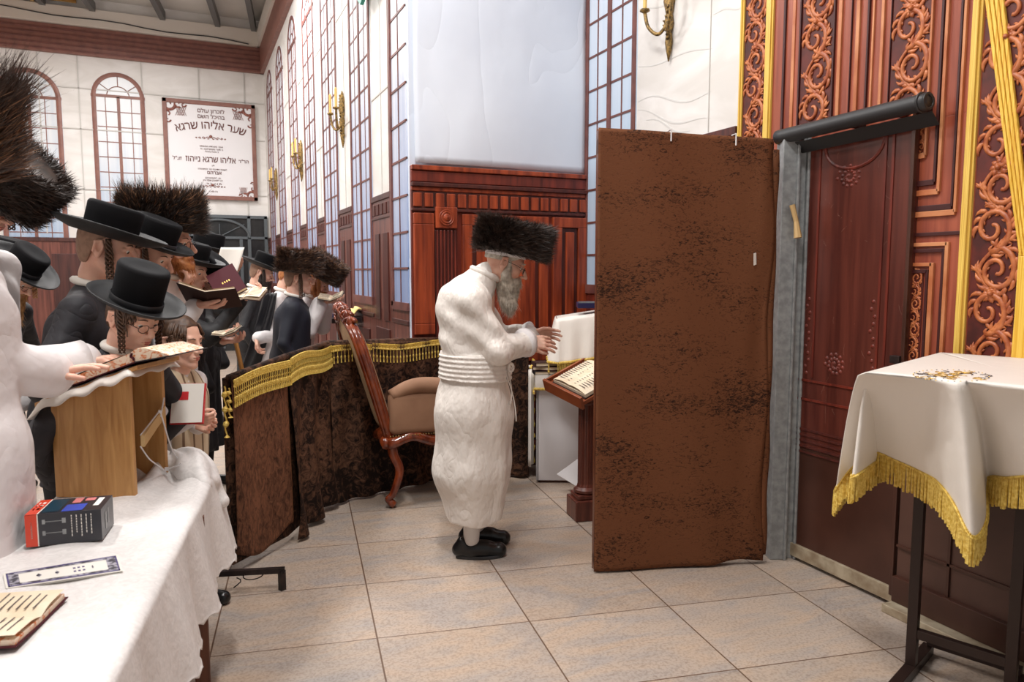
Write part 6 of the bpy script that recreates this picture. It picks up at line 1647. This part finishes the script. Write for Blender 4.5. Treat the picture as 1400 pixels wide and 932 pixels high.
# front man at left edge
pA = person('man in white robe at the left edge with both hands on the open book', -70, 262, 1.98, 6, lean=4, nl=16, pitch=25, cloth='robe', cm='robe2', hair='hair_brown', hat='fur', det=3, beard='hair_brown', bl=.12,
       hatk=dict(n=11000, hgt=.16, r=.125, ln=.10, mats=('fur_mid', 'fur_light', 'fur_mid'), up=1.5, light=.35, seed=9, w=.0014, rim=.8, tilt=-12, dx=-.055), stout=1.3,
       extra=lambda k, hip, sh, nb, ds: [('c', (.07, s_ * .06, 1.02), (.05, s_ * .07, .3), .15, .17, .06) for s_ in (-1, 1)], sleeve=1.35, hem=.2,
       hands=[H(72, 512, 2.36, RTV * 1 + UZ * .22 + FH * .12, Dn, curl=(4, 10, 8), spread=.10, side=1), H(118, 494, 2.58, RTV + UZ * .10, Dn, curl=(22, 26, 18), spread=.12, side=-1)], collar='robe2')
m = MB(); 
for (S, E_, T, v_) in pA['arms']:
    dv = nz(T - E_); a = E_ + (T - E_) * .72; b_ = E_ + (T - E_) * .96
    m = MB(); m.tube([tuple(a), tuple(a * .6 + b_ * .4), tuple(b_), tuple(b_ - dv * .006), tuple(a + dv * .02)], [.070, .074, .078, .066, .04], 20); m.build('cuff', M['robe2'], pA['root'], smooth=True)
person('man in dark fur hat behind the front man at left edge', -22, 272, 2.85, 0, lean=10, pitch=32, cloth='robe', cm='robe2', hat='fur', det=2, hatk=dict(n=9000, hgt=.17, r=.150, ln=.045, seed=12, tilt=16, dx=.02, mats=('fur_dark', 'fur_mid', 'fur_dark'), w=.0013), bl=.08)
# boy bending over the book stand
person('boy in tall black hat and glasses bending to read the book', 182, 434, 2.70, -24, lean=34, nl=-8, pitch=24, cloth='jacket', cm='charcoal', hair='hair_brown', hat='felt', hatk=dict(crown=.155, brim=.172, tilt=-2, dz=.058), glass=True, det=3, peyot=.13, locks=.10, hs=.99, skin='skin_child', seed=4, nose=.8)
# tall boy behind him
person('young man in wide black hat and dark coat behind the bending boy', 147, 340, 2.95, 12, lean=14, nl=4, pitch=14, cloth='jacket', cm='charcoal', hair='hair_stub', hat='felt', hatk=dict(crown=.125, brim=.19, dz=.050, tilt=3), det=3, peyot=.17, seed=6, glass=False)
person('man with black hat between the tall young man and red beard', 203, 350, 3.35, -4, lean=12, pitch=22, cloth='coat', hat='felt', det=1, beard=None, seed=8, hatk=dict(crown=.12, brim=.165))
person('red bearded man in white robe with tall spiky fur hat', 232, 334, 3.6, 2, lean=4, nl=6, pitch=4, cloth='robe', cm='robe2', hair='hair_red', hat='fur', beard='hair_red', bl=.08, det=3, glass=True, peyot=.08,
       hatk=dict(n=12000, hgt=.145, r=.150, ln=.048, mats=('fur_dark', 'fur_dark', 'fur_light'), up=.7, light=.06, seed=21, w=.0013, rim=.9, tilt=-3, dx=-.035, dz=.062, sx=1.2), hands=[H(268, 416, 3.42, RTV + FH * .2 - UZ * .1, UZ, curl=(25, 30, 20), side=-1), H(250, 398, 3.62, UZ * .9 + RTV * .5, RTV * -1, curl=(30, 40, 30))], belt=(.98, 1.08, 'robe2', .008), seed=9)
# child with striped vest
def vest_extra(k, hip, sh, nb, ds): return []
pc = person('small boy in striped cream vest holding hands together', 246, 467, 3.25, -14, lean=2, nl=8, pitch=10, cloth='shirt', cm='robe2', hair='hair_brown', hat=None, det=3, peyot=.06, locks=.07, hs=1.08, skin='skin_child', stout=.95, nose=.7,
       hands=[H(262, 572, 3.12, RTV + FH * .2 - UZ * .1, UZ * .4 + FH, curl=(35, 45, 35), side=-1, sc=.8), H(268, 578, 3.2, RTV - UZ * .3, UZ * .5 - FH, curl=(35, 45, 35), sc=.8)], seed=11)
k = pc['k']; vp = []
for s in (-1, 1): vp += [('c', tuple(pc['hip'] + V3(.01, s * .055 * k, 0)), tuple(pc['hip'] + V3(.012, s * .075 * k, .33 * k)), .124 * k, .124 * k, .05), ('c', tuple(pc['sh'] + V3(0, s * .03, .01)), tuple(pc['sh'] + V3(0, s * .09 * k, -.01)), .068 * k, .066 * k, .04)]
V, F = blob(vp, .010, lambda G, d: np.maximum(np.maximum(d + .002 * sn(G, 12, 2), .86 * k - G[..., 2]), np.abs(G[..., 1]) - .15 * k)); mesh_np('vest', V, F, M['vest'], pc['root'])
m = MB(); T = pc['arms'][0][2]; E_ = pc['arms'][0][1]; dv = Vector(tuple(nz(T - E_))); c = Vector(tuple(T)) - dv * .015; m.tube([c - dv * .006, c + dv * .006], .031, 14); m.build('wristwatch', M['watch'], pc['root'])
# crowd behind
person('man in black hat touching his chin, beside the red bearded man', 258, 371, 4.25, -4, lean=6, pitch=14, cloth='coat', hat='felt', det=2, hair='hair_dark', seed=13, peyot=.12, hatk=dict(crown=.115, brim=.18),
       hands=[H(331, 408, 4.2, RTV * .6 + FH * .3 + UZ * .2, UZ, curl=(35, 40, 30), side=-1), None][:1])
person('man with glasses in black hat reading a white sheet', 283, 354, 5.1, 0, lean=5, pitch=10, cloth='coat', hat='felt', det=2, glass=True, hair='hair_dark', seed=14, hatk=dict(crown=.12, brim=.18), hands=[H(318, 372, 4.95, UZ + RTV * .2, FH * -1 + RTV * .2, curl=(20, 30, 20))])
person('young man in black hat bowing his head deeply over a small book', 277, 384, 4.45, -8, lean=14, nl=20, pitch=44, cloth='coat', hat='felt', det=2, hair='hair_red', seed=15, hatk=dict(crown=.115, brim=.18), glass=True,
       hands=[H(296, 458, 4.15, RTV + UZ * .1 + FH * .2, UZ, curl=(25, 35, 25), side=-1), H(303, 466, 4.22, RTV + UZ * .0, UZ, curl=(25, 35, 25))])
person('bearded man in black hat standing far back near the metal door', 358, 373, 6.7, 8, lean=8, pitch=22, cloth='coat', hat='felt', det=1, hair='hair_stub', beard='hair_dark', bl=.06, seed=16, hatk=dict(crown=.13, brim=.185))
def blk_sash(root, k, hip, sh, nb):
    m = MB()
    def f(u, v):
        z = 1.42 - .95 * v; x = .02 + .34 * math.sin((1 - v) * 1.2) - .26 + .0
        y = -.215 - .02 * math.sin(v * 5) + .0
        return (x + (u - .5) * (.11 + .05 * v), y - .012 * math.sin(u * 9 + v * 4), z * k)
    m.grid(f, 12, 30); m.build('black_sash', M['black_satin'], root, smooth=True, solid=.01)
person('man in white robe with black sash standing behind the navy suit', 398, 377, 6.25, 0, lean=14, pitch=28, cloth='robe', cm='robe2', hat='felt', det=1, hair='hair_red', beard='hair_red', seed=17, stout=1.15, sash=blk_sash, hatk=dict(crown=.08, brim=.12), hands=[H(352, 462, 5.95, Dn, RTV, curl=(30, 30, 30)), None][:1], sleeve=1.15)
person('young man in navy suit and brown fur hat behind the barrier', 408, 381, 5.65, 10, lean=6, nl=6, pitch=8, cloth='jacket', cm='navy', hat='fur', det=2, hair='hair_stub', seed=18, peyot=.16, hatk=dict(n=9000, hgt=.165, r=.135, ln=.045, seed=31, up=.4, tilt=-2, sx=1.18, w=.0014, dz=.055, light=.08, mats=('fur_mid', 'fur_mid', 'fur_light')), stout=1.28)
person('red bearded man in white robe and fur hat reading beside the wall', 434, 384, 6.0, -4, lean=16, nl=14, pitch=34, cloth='robe', cm='robe2', hat='fur', det=2, hair='hair_red', beard='hair_red', bl=.11, bw=1.1, seed=19, hatk=dict(n=9000, hgt=.165, r=.135, ln=.045, seed=33, up=.4, tilt=0, sx=1.15, w=.0014, dz=.055, light=.08, mats=('fur_mid', 'fur_mid', 'fur_light')),
       hands=[H(439, 413, 5.75, RTV + UZ * .05, UZ, curl=(20, 30, 20), side=-1), H(447, 411, 5.9, RTV, UZ, curl=(20, 30, 20))], sleeve=1.3)
person('blond bearded man in black hat bending down at far left', 22, 378, 4.1, -6, lean=24, nl=14, pitch=42, cloth='coat', hat='felt', det=2, hair='hair_blond', beard='hair_blond', bl=.12, seed=22, hatk=dict(crown=.125, brim=.185), glass=True)
person('man in black hat behind the blond bending man at far left', 8, 362, 5.0, 0, lean=8, pitch=16, cloth='coat', hat='felt', det=1, hair='hair_dark', seed=23)

# ================================================================= BOOKS, PAPERS AND SMALL THINGS
# big open book on the oak stand
t = thing('open_book', (N2.x, N2.y, 1.23), 'thick open prayer book with marbled page edges on the oak stand', 'book')
sdir = (SU + Vector((0, 0, .36))).normalized(); nrmS = SU.cross(SV); nrmS = (sdir.cross(SV)); nrmS = nrmS if nrmS.z > 0 else -nrmS
B0 = N2 + SU * .045; B0 = Vector((B0.x, B0.y, zt_(B0) + .026)) - SV * .035
def bq(a0, a1, b0, b1, c0, c1, m, mi=0, dr=None, c0b=None, c1b=None):
    dr = dr or sdir; c0b = c0 if c0b is None else c0b; c1b = c1 if c1b is None else c1b
    q = [B0 + dr * a0 + SV * b0, B0 + dr * a1 + SV * b0, B0 + dr * a1 + SV * b1, B0 + dr * a0 + SV * b1]
    m.hexa([q[0] + nrmS * c0, q[1] + nrmS * c0b, q[2] + nrmS * c0b, q[3] + nrmS * c0, q[0] + nrmS * c1, q[1] + nrmS * c1b, q[2] + nrmS * c1b, q[3] + nrmS * c1], mi)
m = MB(); bq(-.285, 0, 0, .25, 0, .004, m); m.build('cover', M['book_red'], t, bevel=.001)
d2 = (SU + Vector((0, 0, .18))).normalized()
m = MB(); bq(0, .13, 0, .25, 0, .004, m, dr=d2); m.build('cover', M['book_black'], t, bevel=.001)
m = MB(); bq(-.275, -.004, .005, .245, .004, .026, m, 1, c1b=.036)
def pgf(a, b): return B0 + sdir * (-.276 + .272 * a) + SV * (.004 + .242 * b) + nrmS * (.0265 + .0098 * a + .004 * math.sin(a * math.pi))
m.grid(pgf, 14, 3); m.build('page_block', [M['paper'], M['marbled_edge']], t)
m = MB(); 
pr_ = [(-.004, .036), (.02, .046), (.05, .042), (.085, .026), (.115, .008), (.118, .004), (.0, .004)]
m.prism([B0 + d2 * a + nrmS * c + SV * .005 for a, c in pr_], SV * .24); m.build('page_block', M['marbled_edge'], t)
m = MB(); m.tube([B0 + SV * .003 + nrmS * (.010 + .024 * u_) + sdir * (-.004 + .004 * math.sin(u_ * 8)) for u_ in np.linspace(0, 1, 8)], .004, 6); m.build('headband', M['book_red'], t)
m = MB(); rs = random.Random(8)
for r_ in range(12):
    a0 = -.262 + r_ * .020; q = [B0 + sdir * a + SV * b + nrmS * (.0285 + .0098 * (a0 + .276) / .272 + .004 * math.sin((a0 + .276) / .272 * math.pi)) for a, b in ((a0, .03), (a0, .22), (a0 + .004, .22), (a0 + .004, .03))]; m.add(q, [(0, 1, 2, 3)])
m.build('text_lines', M['ink'], t)

book(W(286, 411, 3.40) + UZ * .0, 8, 6, (.13, .18), 'book_brown', 'brown covered book held open by the red bearded man', True, half=14, roll=-28)
book(W(311, 388, 4.15), 20, -28, (.16, .20), 'book_red', 'dark red book tilted open above the white paged one', False, roll=50, th=.02)
book(W(339, 402, 4.15), 0, -6, (.09, .16), 'book_brown', 'small book with bright open pages held in front of the crowd', True, half=-12, roll=18, th=.022)
book(W(311, 455, 4.12), 0, -8, (.07, .13), 'book_black', 'small dark book held by the bowing young man', True, half=12, roll=10)
book(W(453, 408, 5.72), 5, -6, (.10, .14), 'book_black', 'black book held by the man reading beside the wall', True, half=16, roll=12)
m = MB()
def sheet(a, b): p = W(292 + 32 * a - 10 * b + 10, 338 + 34 * b, 4.86); return p + FH * (.02 * math.sin(a * 3))
m.grid(sheet, 10, 10); o = m.build('paper_sheet', M['paper'], solid=.0012, smooth=True); tagall(o, 'white paper sheet held up by the man with glasses', 'paper')
# child's booklet
t = book(W(258, 552, 3.02), 8, 0, (.13, .17), 'red', 'white and red booklet tucked in the arm of the small boy', False, roll=68, th=.008, edge='paper', ink=False)
c = W(258, 552, 3.00); m = MB(); m.T = Matrix.Translation(c) @ Matrix.Rotation(-YAW + R(8), 4, 'Z') @ Matrix.Rotation(R(68), 4, 'X')
m.box((0, 0, .018), (.122, .162, .002)); m.box((-.025, .03, .0195), (.055, .035, .001), 1); m.build('title_page', [M['paper'], M['red']], t)
# cane
m = MB(); a = W(321, 462, 4.6); b = W(333, 515, 4.6); dd = (b - a).normalized(); e = a + dd * ((a.z - .01) / -dd.z); m.tube([a, e], .014, 8); o = m.build('cane', M['cane']); tagall(o, 'light wooden cane leaning among the black coats', 'cane')
# open book on the white table
c = onZ(-6, 838, .80)
c.z = TZ + .014
Tb = book(c, 8, 0, (.115, .185), 'book_red', 'open prayer book with orange marbled edges lying on the white table', True, half=2, th=.022, edge='marbled_edge')
Tb.rotation_euler = (0, 0, 0)
for o_ in list(Tb.children):
    o_.matrix_parent_inverse = wm(Tb).inverted() @ Matrix.Translation(c) @ Matrix.Rotation(R(90), 4, 'Z') @ Matrix.Translation(-c)
# bordered card
q = [onZ(x, y, TZ + .016) for x, y in ((8, 803), (168, 779), (161, 757), (4, 783))]
t = thing('bordered_card', q[0], 'long white card with dark ornate border lying on the white table', 'card')
cc = sum(q, Vector()) / 4
def qs(s, z): return [Vector((cc.x + (p.x - cc.x) * s, cc.y + (p.y - cc.y) * s, z)) for p in q]
m = MB(); m.prism(qs(1.0, TZ + .0125), (0, 0, .0016)); m.prism(qs(1.0, TZ + .0095), (0, 0, .0010)); m.build('card_sheet', M['paper'], t)
m = MB()
def bil(a, b, z): p = q[0].lerp(q[1], a).lerp(q[3].lerp(q[2], a), b); return Vector((p.x, p.y, z))
zz = TZ + .0146
for (a0, a1, b0, b1, mi) in ((.02, .98, .04, .10, 0), (.02, .98, .90, .96, 0), (.02, .035, .04, .96, 0), (.965, .98, .04, .96, 0), (.035, .12, .10, .9, 1), (.88, .965, .10, .9, 1), (.12, .88, .10, .2, 1), (.12, .88, .8, .9, 1)):
    m.add([bil(a0, b0, zz), bil(a1, b0, zz), bil(a1, b1, zz), bil(a0, b1, zz)], [(0, 1, 2, 3)], mi)
for a0, w_ in ((.26, .05), (.42, .04), (.74, .02)):
    m.add([bil(a0, .5, zz), bil(a0 + w_ / 2, .62, zz), bil(a0 + w_, .5, zz), bil(a0 + w_ / 2, .38, zz)], [(0, 1, 2, 3)], 1)
for k in range(3):
    for j in range(2): a0 = .58 + k * .04; b0 = .36 + j * .2; m.add([bil(a0, b0, zz), bil(a0 + .022, b0, zz), bil(a0 + .022, b0 + .08, zz), bil(a0, b0 + .08, zz)], [(0, 1, 2, 3)], 0)
m.build('ornate_border', [M['card_border'], M['card_ink']], t)
# printed cardboard box
zb = TZ + .012; A = onZ(36, 748, zb); B = onZ(140, 738, zb); C = onZ(156, 716, zb)
eu = (B - A); ev = (C - B); hgt = .092; t = thing('product_box', A, 'small black and orange printed cardboard box on the white table', 'box')
def bx_(a, b, z): return A + eu * a + ev * b + Vector((0, 0, z))
m = MB(); m.hexa([bx_(0, 0, 0), bx_(1, 0, 0), bx_(1, 1, 0), bx_(0, 1, 0), bx_(0, 0, hgt), bx_(1, 0, hgt), bx_(1, 1, hgt), bx_(0, 1, hgt)]); m.build('carton', M['box_black'], t, bevel=.001)
def face(m, kind, a0, a1, b0, b1, mi):
    e = .0009
    if kind == 'f': p = [A + eu * a + Vector((0, 0, b * hgt)) - ev.normalized() * e for a, b in ((a0, b0), (a1, b0), (a1, b1), (a0, b1))]
    elif kind == 't': p = [bx_(a, b, hgt + e) for a, b in ((a0, b0), (a1, b0), (a1, b1), (a0, b1))]
    else: p = [bx_(1, a, b * hgt) + eu.normalized() * e for a, b in ((a0, b0), (a1, b0), (a1, b1), (a0, b1))]
    m.add(p, [(0, 1, 2, 3)], mi)
m = MB()
face(m, 'f', .0, .155, 0, 1, 0); face(m, 'f', .155, .17, 0, 1, 3); face(m, 't', 0, .155, 0, 1, 0); face(m, 't', .155, .17, 0, 1, 3)
face(m, 't', .19, .42, .1, .95, 1); face(m, 't', .46, .74, .05, .5, 2); face(m, 't', .5, .62, .6, .95, 4); face(m, 't', .66, .8, .7, .9, 4); face(m, 't', .84, .92, .3, .85, 3)
for k in range(3): face(m, 't', .03 + .0, .05, .3 + k * .2, .42 + k * .2, 3); face(m, 't', .08, .12, .3 + k * .2, .42 + k * .2, 3)
for z in (.38, .74):
    face(m, 'f', .24, .50, z, z + .02, 5); face(m, 'f', .22, .26, z - .06, z + .08, 5); face(m, 'f', .48, .53, z - .07, z + .09, 5)
rs = random.Random(4)
for k in range(5):
    b = .9; 
    while b > .25 + .08 * (k % 2): 
        l = rs.uniform(.04, .1); face(m, 'f', .60 + k * .065, .612 + k * .065, b - l, b, 3); b -= l + .025
for k in range(9): face(m, 'f', .07, .09, .25 + k * .06, .29 + k * .06, 3)
face(m, 's', .3, .4, .2, .75, 5); face(m, 's', .5, .58, .3, .8, 5)
m.build('box_print', [M['box_red'], M['box_side'], M['box_blue'], M['paper'], M['box_pink'], M['galv']], t)

# memorial plaque on the back wall
yb2 = YB - .05; px0, px1, pz0, pz1 = -.28, 1.33, 2.89, 4.70
t = thing('memorial_plaque', ((px0 + px1) / 2, yb2, pz0), 'white memorial plaque with brown ornate frame and Hebrew lettering on the back wall', 'plaque')
m = MB(); m.box(((px0 + px1) / 2, yb2, (pz0 + pz1) / 2), (px1 - px0, .03, pz1 - pz0)); m.build('panel', M['plaque'], t)
m = MB(); w_ = .075
for (cx, cz, dx, dz) in (((px0 + px1) / 2, pz1 - w_ / 2, px1 - px0, w_), ((px0 + px1) / 2, pz0 + w_ / 2, px1 - px0, w_), (px0 + w_ / 2, (pz0 + pz1) / 2, w_, pz1 - pz0), (px1 - w_ / 2, (pz0 + pz1) / 2, w_, pz1 - pz0)):
    m.box((cx, yb2 - .02, cz), (dx, .04, dz))
m.build('frame', M['back_brown'], t, bevel=.008)
m = MB(); yy = yb2 - .022
def corner(cx, cz, sx, sz, s=1.0):
    for (ox, oz, rr, a0, a1, w0) in ((.05, .05, .11, 0, 6.5, .030), (.20, .03, .07, 1, 6.8, .022), (.03, .22, .075, 2, 7.8, .022), (.30, .04, .045, 0, 5.5, .016), (.03, .33, .045, 0, 5.5, .016)):
        n = 20; P = []
        for i in range(n):
            a = a0 + (a1 - a0) * i / n; r = rr * (1 - .75 * i / n) * s; P.append((cx + sx * (ox * s + r * math.cos(a)), yy, cz - sz * (oz * s + r * math.sin(a))))
        m.tube(P, [w0 * s * (1 - .6 * i / n) for i in range(n)], 6, flat=.5, up=(0, 1, 0))
    for i in range(5):
        for sg in (1, -1):
            m.tube([(cx + sx * s * (.16 + .03 * i), yy, cz - sz * s * (.08 + (0 if sg > 0 else .16))), (cx + sx * s * (.16 + .03 * i + .06 * sg * (1 if sg > 0 else -1)), yy, cz - sz * s * (.08 + (.16 if sg > 0 else 0)))], .004 * s, 5)
for cc_ in ((px0 + .06, pz1 - .06, 1, 1, 1.0), (px1 - .06, pz1 - .06, -1, 1, 1.0), (px1 - .06, pz0 + .06, -1, -1, .8), (px0 + .06, pz0 + .06, 1, -1, .5)):
    m = MB(); corner(*cc_); m.build('scroll_ornament', M['plaque_scroll'], t, smooth=True)
for zc, s in ((4.02, 1.0), (3.13, .85)):
    xc = (px0 + px1) / 2; m = MB()
    for sg in (-1, 1):
        for (ox, rr) in ((.05, .035), (.12, .03), (.19, .022), (.25, .014)):
            m.tube([(xc + sg * (ox + rr * math.cos(a) * (1 - i_ / 16)) * s, yy, zc + rr * math.sin(a) * s * (1 - i_ / 16) * .9) for i_, a in enumerate(np.linspace(0, 6, 14))], .007 * s, 5, flat=.5, up=(0, 1, 0))
    m.lathe([(.03 * s, 0), (.014 * s, .012), (.001, .014)], (xc, yy, zc + .035 * s), 8, rot=Matrix.Rotation(R(90), 3, 'X'))
    m.build('scroll_ornament', M['plaque_scroll'], t, smooth=True)
def hebrew(txt, xc, z, size, mt, bold=0, arc=None, sx=1.0, name='lettering', y=None):
    s = txt[::-1]
    cu = bpy.data.curves.new(name, 'FONT'); cu.body = s; cu.size = size; cu.align_x = 'CENTER'; cu.extrude = .003; cu.offset = bold
    o = bpy.data.objects.new(name, cu); COL.objects.link(o)
    dg = bpy.context.evaluated_depsgraph_get(); me = bpy.data.meshes.new_from_object(o.evaluated_get(dg)); bpy.data.objects.remove(o)
    me.materials.clear(); me.materials.append(M[mt])
    for v in me.vertices:
        X, Y_, Z = v.co.x * sx, v.co.y, v.co.z
        if arc:  # arched baseline
            a = X / arc; v.co = Vector((xc + (arc + Y_) * math.sin(a), (y or yb2 - .019) - Z, z - arc + (arc + Y_) * math.cos(a)))
        else: v.co = Vector((xc + X, (y or yb2 - .019) - Z, z + Y_))
    ob = bpy.data.objects.new(name, me); COL.objects.link(ob); ob.parent = t; ob.matrix_parent_inverse = wm(t).inverted(); return ob
xc = (px0 + px1) / 2 + .01
hebrew('לזכרון עולם', xc + .01, 4.49, .10, 'ink_brown', .001)
hebrew('בהיכל השם', xc + .01, 4.385, .10, 'ink_brown', .001)
hebrew('שער אליהו שרגא', xc, 4.20, .205, 'ink_brown', .002, arc=2.0, sx=.86)
hebrew('הר"ר', xc + .56, 3.60, .09, 'ink_brown', .001); hebrew('זצ"ל', xc - .60, 3.60, .09, 'ink_brown', .001)
hebrew('אליהו שרגא נייהוז', xc - .02, 3.585, .155, 'ink_brown', .002, sx=.80)
for z, w_, s_ in ((3.86, .92, 1), (3.81, .9, 2), (3.765, .5, 3), (3.51, .22, 4), (3.44, 1.2, 5), (3.28, .7, 6), (3.235, .8, 7), (3.03, .4, 8)):
    rs = random.Random(s_); n = int(w_ / .045); L_s = 'אבגדהוזחטיכלמנסעפצקרשת'
    hebrew(''.join(rs.choice(L_s) if rs.random() > .2 else ' ' for _ in range(n)), xc, z, .042, 'ink_brown', .0)
hebrew('אברהם', xc + .03, 3.365, .085, 'ink_brown', .002)
hebrew('ת נ צ ב ה', xc + .02, 3.17, .045, 'ink_brown', .001, sx=1.5)
